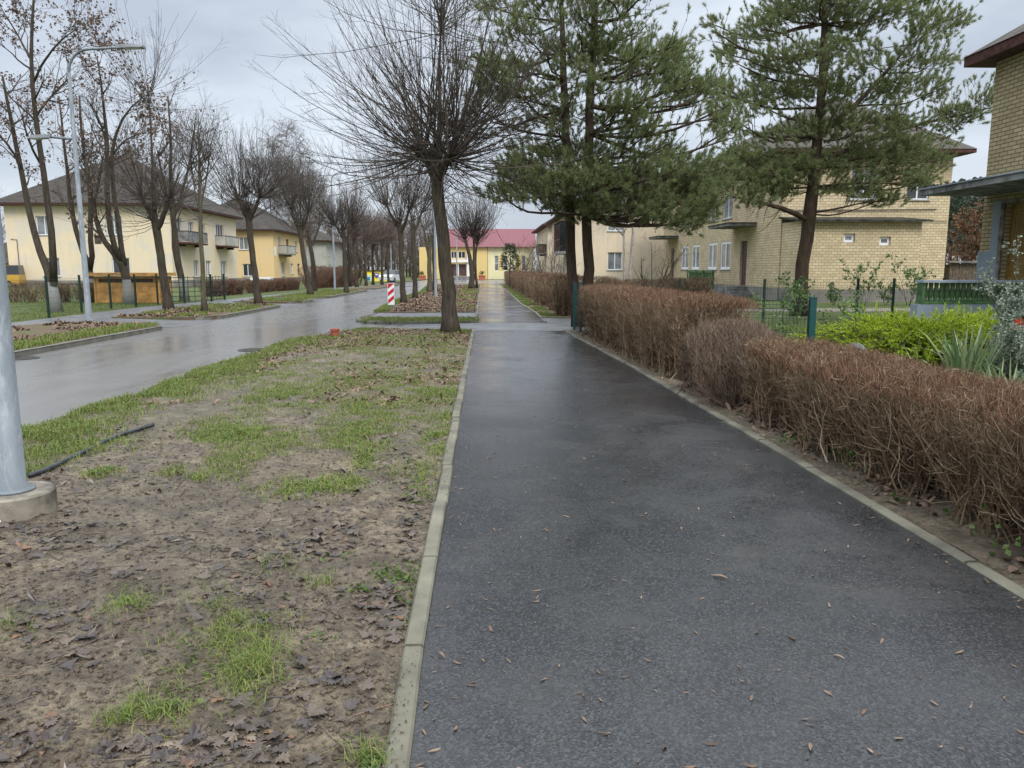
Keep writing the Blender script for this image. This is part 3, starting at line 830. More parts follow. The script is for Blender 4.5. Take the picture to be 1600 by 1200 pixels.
def kerb(name, pts, width, z0, z1, mat, seg=1.0, gap=0.006, seed=1, jit=0.003, bevel=0.012):
    """row of kerb stones along a line; the stones lie on the right-hand side of the direction of travel"""
    rng = np.random.default_rng(seed)
    p = np.array([tuple(q)[:2] for q in pts], float)
    s = np.concatenate([[0], np.cumsum(np.linalg.norm(np.diff(p, axis=0), axis=1))])
    n = max(1, int(round(s[-1] / seg))); st = np.linspace(0, s[-1], n + 1)
    def P(t):
        return np.array([np.interp(t, s, p[:, 0]), np.interp(t, s, p[:, 1])])
    mb = MB()
    for i in range(n):
        a = P(st[i] + gap / 2); b = P(st[i + 1] - gap / 2)
        t = (b - a) / (np.linalg.norm(b - a) + 1e-9); r = np.array([t[1], -t[0]])
        dz = rng.normal() * jit; sh = rng.normal() * jit
        prof = [(0 + sh, z0), (0 + sh, z1 - bevel + dz), (bevel + sh, z1 + dz), (width - bevel + sh, z1 + dz), (width + sh, z1 - bevel + dz), (width + sh, z0)]
        V = [(*(a + r * u), z) for u, z in prof] + [(*(b + r * u), z) for u, z in prof]
        k = len(prof)
        mb.add(V, [[j, j + k, j + 1 + k, j + 1] for j in range(k - 1)])
        off = mb.n - 2 * k
        mb.f.append((np.array([[off + j for j in range(k)]]), 0, None)); mb.f.append((np.array([[off + k + j for j in range(k - 1, -1, -1)]]), 0, None))
    return tag(mb.build(name, mat), kind='structure')

# ================================================================== architecture helpers
class Fac:
    def __init__(s, O, U, OUT):
        s.O = np.array(O, float); s.U = np.array(U, float); s.W = np.array(OUT, float)
    def p(s, u, v, w_=0.0):
        return tuple(s.O + s.U * u + s.W * w_ + np.array([0, 0, v]))
def facades(W, D):
    return {'front': (Fac((0, 0, 0), (1, 0, 0), (0, -1, 0)), W), 'right': (Fac((W, 0, 0), (0, 1, 0), (1, 0, 0)), D),
            'left': (Fac((0, D, 0), (0, -1, 0), (-1, 0, 0)), D), 'back': (Fac((W, D, 0), (-1, 0, 0), (0, 1, 0)), W)}
def wall(mb, F, u0, u1, v0, v1, holes=(), depth=0.16, mat=0):
    us = sorted({u0, u1, *[h[0] for h in holes], *[h[2] for h in holes]}); vs = sorted({v0, v1, *[h[1] for h in holes], *[h[3] for h in holes]})
    us = [u for u in us if u0 <= u <= u1]; vs = [v for v in vs if v0 <= v <= v1]
    for a, b in zip(us[:-1], us[1:]):
        for c, d in zip(vs[:-1], vs[1:]):
            cu, cv = (a + b) / 2, (c + d) / 2
            if any(h[0] < cu < h[2] and h[1] < cv < h[3] for h in holes): continue
            mb.quad(F.p(a, c), F.p(b, c), F.p(b, d), F.p(a, d), mat, [(a, c), (b, c), (b, d), (a, d)])
    for (a, c, b, d) in [h[:4] for h in holes]:
        dd = -depth
        for q, uv in (([F.p(a, c), F.p(a, c, dd), F.p(b, c, dd), F.p(b, c)], [(a, c), (a, c + .1), (b, c + .1), (b, c)]),
                      ([F.p(a, d, dd), F.p(a, d), F.p(b, d), F.p(b, d, dd)], [(a, d), (a, d - .1), (b, d - .1), (b, d)]),
                      ([F.p(a, c), F.p(a, d), F.p(a, d, dd), F.p(a, c, dd)], [(a, c), (a, d), (a + .1, d), (a + .1, c)]),
                      ([F.p(b, c, dd), F.p(b, d, dd), F.p(b, d), F.p(b, c)], [(b, c), (b, d), (b - .1, d), (b - .1, c)])):
            mb.quad(*q, mat, uv)
def fbox(mb, F, u0, u1, v0, v1, w0, w1, mat=0):
    V = [F.p(u, v, w_) for u in (u0, u1) for w_ in (w0, w1) for v in (v0, v1)]
    mb.add(V, [[0, 2, 3, 1], [4, 5, 7, 6], [0, 1, 5, 4], [2, 6, 7, 3], [0, 4, 6, 2], [1, 3, 7, 5]], mat)
def add_window(root, F, u0, v0, u1, v1, frame='whiteframe', pane='pane', sill='sill', mull=1, trans=None, depth=0.13, fw=0.065, surround=None, label=None):
    mb = MB(); e = 0.004; wi, wo_ = -depth - 0.05, -depth + 0.02
    a, b, c, d = u0 + e, u1 - e, v0 + e, v1 - e
    fbox(mb, F, a, a + fw, c, d, wi, wo_); fbox(mb, F, b - fw, b, c, d, wi, wo_)
    fbox(mb, F, a + fw, b - fw, c, c + fw, wi, wo_); fbox(mb, F, a + fw, b - fw, d - fw, d, wi, wo_)
    for k in range(mull):
        x = a + (b - a) * (k + 1) / (mull + 1); fbox(mb, F, x - fw * 0.55, x + fw * 0.55, c + fw, d - fw, wi + 0.005, wo_ + 0.006)
    if trans:
        zt = c + (d - c) * trans; fbox(mb, F, a + fw, b - fw, zt - fw * 0.4, zt + fw * 0.4, wi + 0.01, wo_ - 0.006)
    if surround:
        s_ = surround
        fbox(mb, F, u0 - s_, u0, v0, v1 + s_, 0.0, 0.03); fbox(mb, F, u1, u1 + s_, v0, v1 + s_, 0.0, 0.03); fbox(mb, F, u0, u1, v1, v1 + s_, 0.0, 0.03)
    wn = mb.build('window', M[frame], root)
    if label: wn['label'] = label
    pb = MB(); pb.quad(F.p(a, c, -depth - 0.02), F.p(b, c, -depth - 0.02), F.p(b, d, -depth - 0.02), F.p(a, d, -depth - 0.02), 0, [(u0, v0), (u1, v0), (u1, v1), (u0, v1)])
    pb.build('pane', M[pane], wn)
    if sill:
        sb = MB(); fbox(sb, F, u0 - 0.07, u1 + 0.07, v0 - 0.05, v0 + 0.012, -depth + 0.021, 0.08); sb.build('sill', M[sill], wn)
    return wn
def add_door(root, F, u0, v0, u1, v1, mat='door_brown', depth=0.13, panels=True, handle=True, name='door'):
    mb = MB(); fbox(mb, F, u0 + 0.004, u1 - 0.004, v0 + 0.004, v1 - 0.004, -depth - 0.04, -depth)
    if panels:
        for z0, z1 in ((0.08, 0.44), (0.52, 0.92)):
            h = v1 - v0; ww = u1 - u0
            fbox(mb, F, u0 + ww * 0.15, u1 - ww * 0.15, v0 + h * z0, v0 + h * z1, -depth, -depth + 0.015)
    d = mb.build(name, M[mat], root)
    if handle:
        hb = MB(); fbox(hb, F, u0 + 0.08, u0 + 0.2, v0 + 1.0, v0 + 1.03, -depth + 0.016, -depth + 0.055); hb.build('handle', M['galv'], d)
    return d
def hip_roof(root, W, D, z, rise, over=0.5, mat='roof', fascia='redfascia', th=0.18, axis=None, ridge_in=None, name='roof', x0=0, y0=0):
    ax = axis or ('x' if W > D else 'y'); a, b, c, d = x0 - over, x0 + W + over, y0 - over, y0 + D + over
    if ax == 'x':
        ri = ridge_in if ridge_in is not None else (d - c) / 2; cy = (c + d) / 2; r0 = (a + ri, cy, z + rise); r1 = (b - ri, cy, z + rise)
    else:
        ri = ridge_in if ridge_in is not None else (b - a) / 2; cx = (a + b) / 2; r0 = (cx, c + ri, z + rise); r1 = (cx, d - ri, z + rise)
    E = [(a, c, z), (b, c, z), (b, d, z), (a, d, z)]
    mb = MB()
    def face(pts, udir):
        p0 = np.array(pts[0]); u = np.array(udir, float); uv = []
        nn = np.cross(np.array(pts[1]) - p0, np.array(pts[2]) - p0); nn = nn / np.linalg.norm(nn); v = np.cross(nn, u)
        for p in pts: uv.append(((np.array(p) - p0) @ u, (np.array(p) - p0) @ v))
        mb.add(pts, [list(range(len(pts)))], 0, uv)
    if ax == 'x':
        face([E[0], E[1], r1, r0], (1, 0, 0)); face([E[2], E[3], r0, r1], (-1, 0, 0)); face([E[1], E[2], r1], (0, 1, 0)); face([E[3], E[0], r0], (0, -1, 0))
    else:
        face([E[0], E[1], r0], (1, 0, 0)); face([E[1], E[2], r1, r0], (0, 1, 0)); face([E[2], E[3], r1], (-1, 0, 0)); face([E[3], E[0], r0, r1], (0, -1, 0))
    rf = mb.build(name, M[mat], root)
    fb = MB(); t = 0.03
    e0 = [(a + t, c + t), (b - t, c + t), (b - t, d - t), (a + t, d - t)]
    for i in range(4):
        p, q = e0[i], e0[(i + 1) % 4]
        fb.quad((*p, z - th), (*q, z - th), (*q, z - 0.004), (*p, z - 0.004))
    fb.quad((*e0[3], z - th), (*e0[2], z - th), (*e0[1], z - th), (*e0[0], z - th))
    fb.build('fascia', M[fascia], rf)
    return rf
def add_balcony(root, F, u0, u1, v, depth=1.0, h=1.0, slab='redfascia', panel='greywall', bars=True):
    mb = MB(); fbox(mb, F, u0, u1, v - 0.16, v, 0.0, depth)
    for u in (u0 + 0.3, u1 - 0.5): fbox(mb, F, u, u + 0.2, v - 0.36, v - 0.161, 0.0, depth * 0.6)
    b = mb.build('balcony', M[slab], root)
    rb = MB()
    fbox(rb, F, u0 + 0.02, u1 - 0.02, v + 0.08, v + h * 0.94, depth - 0.06, depth - 0.03)
    fbox(rb, F, u0 + 0.02, u0 + 0.05, v + 0.08, v + h * 0.94, 0.02, depth - 0.061); fbox(rb, F, u1 - 0.05, u1 - 0.02, v + 0.08, v + h * 0.94, 0.02, depth - 0.061)
    rb.build('railing_panel', M[panel], b)
    tb = MB()
    fbox(tb, F, u0, u1, v + h * 0.94, v + h, depth - 0.09, depth); fbox(tb, F, u0, u0 + 0.06, v + h * 0.94, v + h, 0.0, depth - 0.091); fbox(tb, F, u1 - 0.06, u1, v + h * 0.94, v + h, 0.0, depth - 0.091)
    for u in (u0, u1 - 0.05): fbox(tb, F, u, u + 0.05, v, v + h * 0.94, depth - 0.028, depth - 0.001)
    tb.build('handrail', M['iron'], b)
    return b
def house_shell(name, label, loc, rz, W, D, H, wallmat, spec, plinth=0.5, group=None, cat='house'):
    """spec: facade -> list of openings dict(u0,v0,u1,v1,kind)"""
    root = thing(name, label, cat, loc, rz, group)
    mb = MB(); fs = facades(W, D)
    for fn, (F, ln) in fs.items():
        wall(mb, F, 0, ln, plinth, H, [tuple(o['r']) for o in spec.get(fn, [])])
    mb.build('wall', M[wallmat], root)
    if plinth > 0:
        pb = MB(); q = 0.04
        pb.box(-q, W + q, -q, D + q, -0.3, plinth - 0.003); pb.build('plinth', M['plinth'], root)
    for fn, (F, ln) in fs.items():
        for o in spec.get(fn, []):
            k = {x: y for x, y in o.items() if x not in ('r', 'kind')}
            if o.get('kind', 'w') == 'w': add_window(root, F, *o['r'], **k)
            else: add_door(root, F, *o['r'], **k)
    return root, fs

# ================================================================== ground lines (measured on the ground plane)
STREET = R(2.06)                      # the street runs slightly to the left of +Y
def line(px, back=None, fwd=None):
    p = [G(x, y) for x, y in px]
    if back is not None:
        d = p[0] - p[1]; d = d / abs(d.y); p = [p[0] + d * (p[0].y - back)] + p
    if fwd is not None:
        d = p[-1] - p[-2]; d = d / abs(d.y); p = p + [p[-1] + d * (fwd - p[-1].y)]
    return [Vector((q.x, q.y, 0)) for q in p]
def atY(ln, Y):
    return float(np.interp(Y, [q.y for q in ln], [q.x for q in ln]))
pathL = line([(640, 1200), (657, 1050), (686, 862), (727, 600), (742, 516)], back=-5)
pathR = line([(1600, 938), (1300, 758), (1061, 618), (977, 569), (906, 531), (880, 517)], back=-5)
farL = line([(745, 504), (748, 472), (751, 447)], fwd=86)
farR = line([(850, 504), (836, 489), (812, 474), (781, 445)], fwd=86)
Yc0, Yc1 = pathL[-1].y, farL[0].y
roadR = line([(41, 669), (131, 641), (219, 616), (328, 573), (406, 549), (462, 530), (537, 518), (600, 513.5), (690, 511.5), (742, 511)], back=-5)
roadL = line([(25, 553), (278, 506)], back=-6)
pathLo = [Vector((x, y, 0)) for x, y in offset_line(pathL, -0.085)]      # outer side of the edging
pathRo = [Vector((x, y, 0)) for x, y in offset_line(pathR, 0.085)]
farLo = [Vector((x, y, 0)) for x, y in offset_line(farL, -0.085)]
farRo = [Vector((x, y, 0)) for x, y in offset_line(farR, 0.085)]
footO = line([(19, 506), (219, 481), (312, 473), (478, 456)], back=-5, fwd=120)
footI = line([(19, 514), (156, 501), (250, 487), (480, 459)], back=-5, fwd=120)

# ---- base sheets
def big_ground():
    mb = MB(); mb.quad((-900, -300, -0.14), (900, -300, -0.14), (900, 1500, -0.14), (-900, 1500, -0.14))
    return tag(mb.build('ground', M['lawn']), kind='structure')
big_ground()
polysheet('road', [(-15.5, -6), (0.2, -6), (0.2, 18), (4.5, 18.5), (4.5, 26), (0.2, 26), (-1.0, 85), (8, 92), (8, 119.7), (-40, 119.7), (-40, 88), (-17.5, 84), (-16, 40)], -0.05, M['road'])
def strip(name, L, Rt, z, mat, n=40, y0=None, y1=None):
    ya = y0 if y0 is not None else max(L[0].y, Rt[0].y); yb = y1 if y1 is not None else min(L[-1].y, Rt[-1].y)
    ys = np.linspace(ya, yb, n)
    return sheet(name, [(atY(L, y), y) for y in ys], [(atY(Rt, y), y) for y in ys], z, mat)
strip('footpath', pathL, pathR, 0.0, M['asphalt'], 60)
strip('footpath', farL, farR, 0.0, M['asphalt'], 60)
mbx = MB()
xa, xb = pathL[-1].x - 2.2, pathL[-1].x - 0.08
mbx.quad((xa, Yc0 - 0.2, -0.047), (xb, Yc0 - 0.12, -0.004), (xb, Yc1 + 0.1, -0.004), (xa, Yc1 + 0.2, -0.047))
mbx.poly([(xb, Yc0 - 0.12, -0.004), (pathL[-1].x, Yc0 - 0.12, -0.004), (pathR[-1].x, Yc0 - 0.12, -0.004), (4.3, 19.6, -0.004), (4.3, 25.3, -0.004), (farR[1].x + 0.1, 25.3, -0.004), (farR[0].x, Yc1 + 0.1, -0.004), (xb, Yc1 + 0.1, -0.004)])
tag(mbx.build('crossing', M['oldpath']), kind='structure')
for nm, ln, wd, sd_ in (('path_edging', pathL, -0.085, 3), ('path_edging', pathR, 0.085, 4), ('path_edging', farL, -0.085, 5), ('path_edging', farR, 0.085, 6)):
    o = [Vector((x, y, 0)) for x, y in (offset_line(ln, wd) if wd < 0 else [(q.x, q.y) for q in ln])]
    kerb(nm, o, 0.085, -0.12, 0.022, M['edging'], 1.0, 0.010, sd_, 0.0045, 0.010)

# ---- near soil verge between road and path
def h_verge(x, y):
    x = np.asarray(x, float); y = np.asarray(y, float)
    h = 0.075 * (fbm(x * 0.55 + 3, y * 0.45, 11, 3) - 0.5) + 0.05 * (fbm(x * 2.3, y * 2.0, 12, 3) - 0.5)
    h = h + 0.05 * (fbm(x * 6, y * 5, 13, 5, 0.62) - 0.5)
    f = fbm(x * 17, y * 15, 14, 3, 0.6); h = h + 0.030 * np.clip(f - 0.52, 0, 1) * np.clip((fbm(x * 1.4, y * 1.2, 15, 2) - 0.35) * 4, 0, 1)
    edge = np.clip((np.interp(y, [q.y for q in pathLo], [q.x for q in pathLo]) - x) / 0.35, 0, 1)
    return h * (0.35 + 0.65 * edge) - 0.012 * (1 - edge) + 0.004
def verge(name, L, Rt, y0, y1, ny, nx, hf, mat, skirt=0.12, zoff=0.0):
    ys = y0 * (y1 / y0) ** np.linspace(0, 1, ny) if y0 > 0 else np.linspace(y0, y1, ny)
    xl = np.array([atY(L, y) for y in ys]); xr = np.array([atY(Rt, y) for y in ys])
    t = np.linspace(0, 1, nx)
    X = xl[:, None] * (1 - t) + xr[:, None] * t; Y = np.repeat(ys[:, None], nx, 1); Z = hf(X, Y) + zoff
    V = np.stack([X, Y, Z], -1).reshape(-1, 3)
    i = np.arange(ny - 1)[:, None] * nx + np.arange(nx - 1)[None]
    F = np.stack([i, i + 1, i + nx + 1, i + nx], -1).reshape(-1, 4)
    mb = MB(); mb.add(V, F)
    G3 = np.stack([X, Y, Z], -1)
    for row, flip in ((G3[:, 0], 0), (G3[:, -1], 1), (G3[0], 1), (G3[-1], 0)):
        lo = row.copy(); lo[:, 2] -= skirt + 0.05; k = len(row); j = np.arange(k - 1)
        f = np.stack([j, j + 1, j + 1 + k, j + k], -1)
        mb.add(np.vstack([row, lo]), f if not flip else f[:, ::-1])
    return tag(mb.build(name, M[mat], None, True), kind='structure')
vergeL = [Vector((q.x, q.y, 0)) for q in roadR[:-1]]
verge('soil_verge', vergeL, pathLo, 1.2, 20.75, 560, 300, h_verge, 'soil')
# ---- far verge
farV = line([(566, 496), (587, 487), (609, 474), (640, 462), (656, 457), (669, 445)], fwd=86)
def h_far(x, y): return 0.06 * (fbm(x * 1.2, y * 0.9, 31, 4) - 0.5) + 0.03
verge('litter_verge', farV, farLo, 28.2, 83, 160, 60, h_far, 'litter_soil')
k_pts = [G(590, 491), G(574, 494.5), G(563, 498), G(562, 500.5), G(567, 502.5), G(585, 504), G(640, 504), G(742, 503.5)]
polysheet('verge_strip', [(q.x, q.y) for q in k_pts[::-1]][:-1] + [(G(585, 496).x, G(585, 496).y), (atY(farLo, 24.6), 24.6)][:1] + [(atY(farLo, 24.9), 24.9)], 0.03, M['litter_soil'], skirt=0.1)
kerb('kerb', [(q.x, q.y) for q in k_pts], 0.12, -0.1, 0.05, M['kerb'], 0.8, 0.006, 9)
polysheet('side_path', [(atY(farV, 25.2) + 0.15, 25.0), (atY(farLo, 25), 25.0), (atY(farLo, 28.1), 28.1), (atY(farV, 28.1), 28.1)], 0.012, M['oldpath'], skirt=0.08)

# ---- left side: kerbs, verges, footpath, yard
strip('footpath', footO, footI, 0.03, M['oldpath'], 40)
def h_left(x, y): return 0.05 * (fbm(x * 1.3, y * 1.1, 41, 4) - 0.5) + 0.06 + 0.10 * np.exp(-((x + 11.9) ** 2 / 1.6 + (y - 17.5) ** 2 / 14))
def kx(Y): return -9.3 - 0.033 * (Y - 14.4)
islands = [(-4.0, 22.0), (24.7, 34.2), (36.6, 40.5), (43.0, 58.5), (61.0, 84.0)]
for i, (ya, yb) in enumerate(islands):
    pts = []
    if ya > 0:
        pts += [(kx(ya) - 1.3, ya + 0.15), (kx(ya) - 0.6, ya + 0.05), (kx(ya) - 0.15, ya + 0.5)]
    pts += [(kx(y), y) for y in np.linspace(ya + (1.2 if ya > 0 else 0), yb - 1.2, 6)]
    pts += [(kx(yb) - 0.15, yb - 0.5), (kx(yb) - 0.6, yb - 0.08), (kx(yb) - 1.4, yb)]
    kerb('kerb', pts, -0.13, -0.1, 0.062, M['kerb'], 1.0, 0.006, 20 + i)
    inL = [Vector((atY(footI, y) + 0.02, y, 0)) for y in np.linspace(ya, yb, 12)]
    inR = [Vector((kx(y) - 0.13 - 0.9 * max(0, 1 - min((y - ya) if ya > 0 else 9, yb - y) / 0.9) ** 2, y, 0)) for y in np.linspace(ya, yb, 60)]
    verge('grass_verge', inL, inR, ya + (0.1 if ya > 0 else 0), yb - 0.1, 90, 30, h_left, 'litter_soil', 0.1)
mbx = MB()
for ya, yb in ((21.3, 25.6), (33.2, 37.6), (39.7, 44.0), (57.5, 62.0)):
    mbx.quad((atY(footI, ya) - .05, ya, 0.032), (kx(ya) - .75, ya, -0.040), (kx(yb) - .75, yb, -0.040), (atY(footI, yb) - .05, yb, 0.032))
    mbx.quad((kx(ya) - .75, ya, -0.040), (kx(ya) + .1, ya + .9, -0.047), (kx(yb) + .1, yb - .9, -0.047), (kx(yb) - .75, yb, -0.040))
tag(mbx.build('driveway', M['oldpath']), kind='structure')
mbx = MB(); pts = [(atY(footO, y), y) for y in np.linspace(-5, 119, 20)]
for a, b in zip(pts[:-1], pts[1:]):
    mbx.quad((-95, a[1], 0.005), (*a, 0.005), (*b, 0.005), (-95, b[1], 0.005))
tag(mbx.build('yard', M['lawn']), kind='structure')

# ---- right side: bed under the hedge, lawn, drive, garden walk
bedO = [Vector((atY(pathRo, y) + 1.7, y, 0)) for y in np.linspace(-4, 20.2, 20)]
def h_bed(x, y): return 0.05 * (fbm(x * 2.2, y * 2.2, 51, 4, 0.6) - 0.5) + 0.004 + 0.012 * fbm(x * 14, y * 14, 52, 2)
verge('soil_bed', pathRo, bedO, 1.5, 20.2, 260, 46, h_bed, 'soil', 0.03)
polysheet('lawn', [(bedO[0].x - 0.05, -4), (70, -4), (70, 29.2), (4.2, 29.2), (4.2, 20.2), (bedO[-1].x - 0.05, 20.2)], -0.006, M['lawn'])
polysheet('garden_walk', [(4.2, 29.2), (40, 29.2), (40, 31.6), (4.2, 31.6)], 0.0, M['concrete'])
polysheet('garden', [(farRo[1].x, 25.2), (4.2, 25.2), (4.2, 31.6), (70, 31.6), (70, 119.5), (4, 119.5), (atY(farRo, 85), 85)], -0.012, M['lawn'])

hb = [Vector((q.x + 2.3, q.y, 0)) for q in farRo]
verge('hedge_bed', farRo, hb, 25.4, 84, 120, 24, lambda x, y: 0.04 * (fbm(x * 2, y * 1.6, 61, 4) - .5) + .012, 'litter_soil', 0.05)
# ---- drain covers
for (px, py, r, lb) in ((398, 547, 0.33, 'round iron manhole cover in the wet road beside the grass edge'), (34, 560, 0.30, 'dark iron drain cover in the road near the left kerb')):
    g = G(px, py, -0.05); mb = MB()
    mb.lathe([(r, 0.0), (r, 0.010), (r - 0.03, 0.012), (r - 0.035, 0.008), (0.02, 0.009)], 28, 0)
    for q in range(-3, 4):
        L_ = math.sqrt(max(0, (r - 0.06) ** 2 - (q * 0.075) ** 2)); mb.box(-L_, L_, q * 0.075 - 0.012, q * 0.075 + 0.012, 0.007, 0.013)
    tag(mb.build('drain_cover', M['iron'], None, False, (g.x, g.y, -0.046)), lb, 'drain cover', 'drain covers in the road')

# ================================================================== buildings
def side_w(D, s0, s1, v0, v1, **k):           # opening on the 'left' facade, measured from the near corner
    return dict(r=(D - s1, v0, D - s0, v1), **k)
# --- cream two-storey house on the left
W, D, H = 14.0, 18.0, 7.15
c = Vector((-29.7, 68, 0)); cs, sn = math.cos(STREET), math.sin(STREET)
o1 = (c.x - W * cs, c.y - W * sn, 0)
sp = {'front': [dict(r=(2.6, 4.5, 4.0, 6.1), mull=1), dict(r=(8.5, 4.5, 9.9, 6.1), mull=1), dict(r=(2.9, 0.95, 4.3, 2.55), mull=1), dict(r=(8.8, 0.95, 10.3, 2.55), mull=1, pane='panedark')],
      'right': [dict(r=(4.2, 4.3, 5.4, 5.9)), dict(r=(7.2, 4.3, 8.5, 5.9)), dict(r=(11.6, 4.05, 13.9, 6.1), mull=2, sill=None, pane='panedark'), dict(r=(5.0, 0.8, 6.2, 2.4)), dict(r=(8.2, 0.8, 9.6, 2.4)), dict(r=(12.4, 0.8, 14.2, 2.4)), dict(r=(1.6, 4.05, 2.6, 6.1), mull=0, sill=None, pane='panedark')]}
h1, f1 = house_shell('house', 'cream plastered two-storey house with steep dark hipped roof, behind the timber shed', o1, STREET, W, D, H, 'cream', sp, 0.6)
hip_roof(h1, W, D, H + 0.02, 5.0, 0.75)
add_balcony(h1, f1['right'][0], 1.2, 5.9, 3.95, 1.1, 1.0, 'redfascia', 'slabgrey')
add_balcony(h1, f1['right'][0], 11.2, 15.2, 3.95, 1.1, 1.0, 'redfascia', 'greywall')
mb = MB(); mb.tube([f1['front'][0].p(0.9, 0.6, 0.05), f1['front'][0].p(0.9, 4.1, 0.05), f1['front'][0].p(0.4, 4.15, 0.05)], 0.03, 6)
mb.build('cable_pipe', M['iron'], h1)
mb = MB(); mb.box(6.6, 7.4, 8.4, 9.2, 10.9, 12.9); mb.build('chimney', M['plinth'], h1)
# --- ochre house behind it
W, D, H = 12.0, 17.0, 6.3
c = Vector((-29.1, 95, 0)); o2 = (c.x - W * cs, c.y - W * sn, 0)
sp = {'front': [dict(r=(7.9, 3.9, 9.0, 5.4)), dict(r=(8.2, 0.7, 9.4, 2.2), pane='panedark'), dict(r=(2.5, 3.9, 3.8, 5.4)), dict(r=(2.5, 0.7, 3.8, 2.2))],
      'right': [dict(r=(2.4, 3.6, 3.6, 5.6), sill=None), dict(r=(6.4, 3.9, 7.6, 5.4), frame='brownframe'), dict(r=(11, 3.9, 12.3, 5.4)), dict(r=(3.4, 0.7, 5.0, 2.4)), dict(r=(8.2, 0.9, 9.6, 2.3)), dict(r=(12, 0.9, 13.3, 2.3), frame='brownframe')]}
h2, f2 = house_shell('house', 'ochre yellow house with small green balcony, between the cream house and the grey one', o2, STREET, W, D, H, 'ochre', sp, 0.5)
hip_roof(h2, W, D, H + 0.02, 4.3, 0.7)
add_balcony(h2, f2['right'][0], 2.2, 6.4, 3.5, 1.2, 1.0, 'slabgrey', 'greywall')
mb = MB(); fbox(mb, f2['right'][0], 0.5, 1.3, 3.2, 4.3, 0.0, 0.03); mb.build('wall_plaque', M['signwhite'], h2)
mb = MB(); mb.box(-1.1, 1.1, -0.7, 0.7, 0, 0.32)
for q in range(6): mb.box(-1.1 + q * 0.43, -1.06 + q * 0.43, -0.72, 0.72, 0.32, 0.62)
mb.box(-1.1, 1.1, -0.72, -0.66, 0.62, 0.66); mb.box(-1.1, 1.1, 0.66, 0.72, 0.62, 0.66)
cfr = mb.build('cold_frame', M['signwhite'], None, False, (-28.4, 88, 0)); tag(cfr, 'white garden cold frame standing against the ochre house', 'cold frame')
# --- grey house farther on
W, D, H = 12.0, 15.0, 6.2
c = Vector((-30.6, 128, 0)); o3 = (c.x - W * cs, c.y - W * sn, 0)
sp = {'right': [dict(r=(2, 3.8, 3.4, 5.2)), dict(r=(6, 3.8, 7.4, 5.2)), dict(r=(2, 0.9, 3.4, 2.3)), dict(r=(6, 0.9, 7.4, 2.3))], 'front': [dict(r=(7, 3.8, 8.4, 5.2)), dict(r=(7, 0.9, 8.4, 2.3))]}
h3, f3 = house_shell('house', 'small pale grey house with low dark roof, farthest of the houses left of the road', o3, STREET, W, D, H, 'greywall', sp, 0.4)
hip_roof(h3, W, D, H + 0.02, 3.4, 0.7)
# --- dark shed-like building far left with yellow van before it
b4 = thing('garage', 'low grey garage with dark sloping roof, left of the cream house', 'garage', (-58, 82, 0), STREET)
mb = MB()
wall(mb, Fac((0, 0, 0), (1, 0, 0), (0, -1, 0)), 0, 11.5, 0, 2.2, [(2, 0, 5, 2.0), (6.5, 0, 9.5, 2.0)])
wall(mb, Fac((11.5, 0, 0), (0, 1, 0), (1, 0, 0)), 0, 7, 0, 2.2)
wall(mb, Fac((0, 7, 0), (0, -1, 0), (-1, 0, 0)), 0, 7, 0, 2.2)
wall(mb, Fac((11.5, 7, 0), (-1, 0, 0), (0, 1, 0)), 0, 11.5, 0, 2.2); mb.build('wall', M['greywall'], b4)
for u in (2, 6.5): add_door(b4, Fac((0, 0, 0), (1, 0, 0), (0, -1, 0)), u, 0, u + 3, 2.0, 'door_brown', handle=False, name='garage_door')
hip_roof(b4, 11.5, 7, 2.22, 2.6, 0.4, 'roof', 'brownframe')
# --- plastered house right of the path, behind the pines
W, D, H = 14.0, 24.0, 7.0
o5 = (5.6, 69, 0)
sp = {'front': [dict(r=(2.9, 1.5, 4.2, 3.05)), dict(r=(2.85, 4.9, 4.25, 6.4)), dict(r=(9.0, 1.5, 10.3, 3.05)), dict(r=(9.0, 4.9, 10.3, 6.4))],
      'left': [side_w(D, 4, 5.3, 1.3, 2.7), side_w(D, 9, 10.3, 1.3, 2.7), side_w(D, 14, 15.3, 1.3, 2.7), side_w(D, 14, 15.3, 4.1, 5.5), side_w(D, 19.5, 21.2, 3.6, 5.6, sill=None)]}
h5, f5 = house_shell('house', 'pale beige plastered house behind the twin-trunk pine, with dark glazed balcony', o5, STREET, W, D, H, 'palecream', sp, 0.45)
hip_roof(h5, W, D, H + 0.02, 4.4, 0.7)
lg = MB(); fbox(lg, f5['left'][0], D - 9.6, D - 4.0, 3.0, 3.25, 0.0, 1.05); b = lg.build('balcony', M['sill'], h5)
lg = MB(); fbox(lg, f5['left'][0], D - 9.5, D - 4.1, 3.252, 5.9, 0.0, 0.98); lg.build('glazing', M['panedark'], b)
lg = MB()
for q in range(6):
    u = D - 9.53 + q * 1.08; fbox(lg, f5['left'][0], u, u + 0.07, 3.252, 5.95, 0.985, 1.03)
fbox(lg, f5['left'][0], D - 9.53, D - 4.06, 4.3, 4.4, 0.985, 1.025); fbox(lg, f5['left'][0], D - 9.6, D - 4.0, 5.95, 6.05, 0.0, 1.08); lg.build('glazing_frame', M['brownframe'], b)
W, D, H = 12.0, 20.0, 7.0
o6 = (4.45, 97, 0)
sp = {'left': [side_w(D, 3, 4.3, 1.3, 2.7), side_w(D, 8, 9.3, 4.1, 5.5), side_w(D, 8, 9.3, 1.3, 2.7), side_w(D, 15, 16.3, 4.1, 5.5)], 'front': [dict(r=(2, 1.3, 3.2, 2.7)), dict(r=(2, 4.1, 3.2, 5.5))]}
h6, f6 = house_shell('house', 'pale beige house next to the red-roofed hall at the path end', o6, STREET, W, D, H, 'palecream', sp, 0.4)
hip_roof(h6, W, D, H + 0.02, 4.0, 0.8)
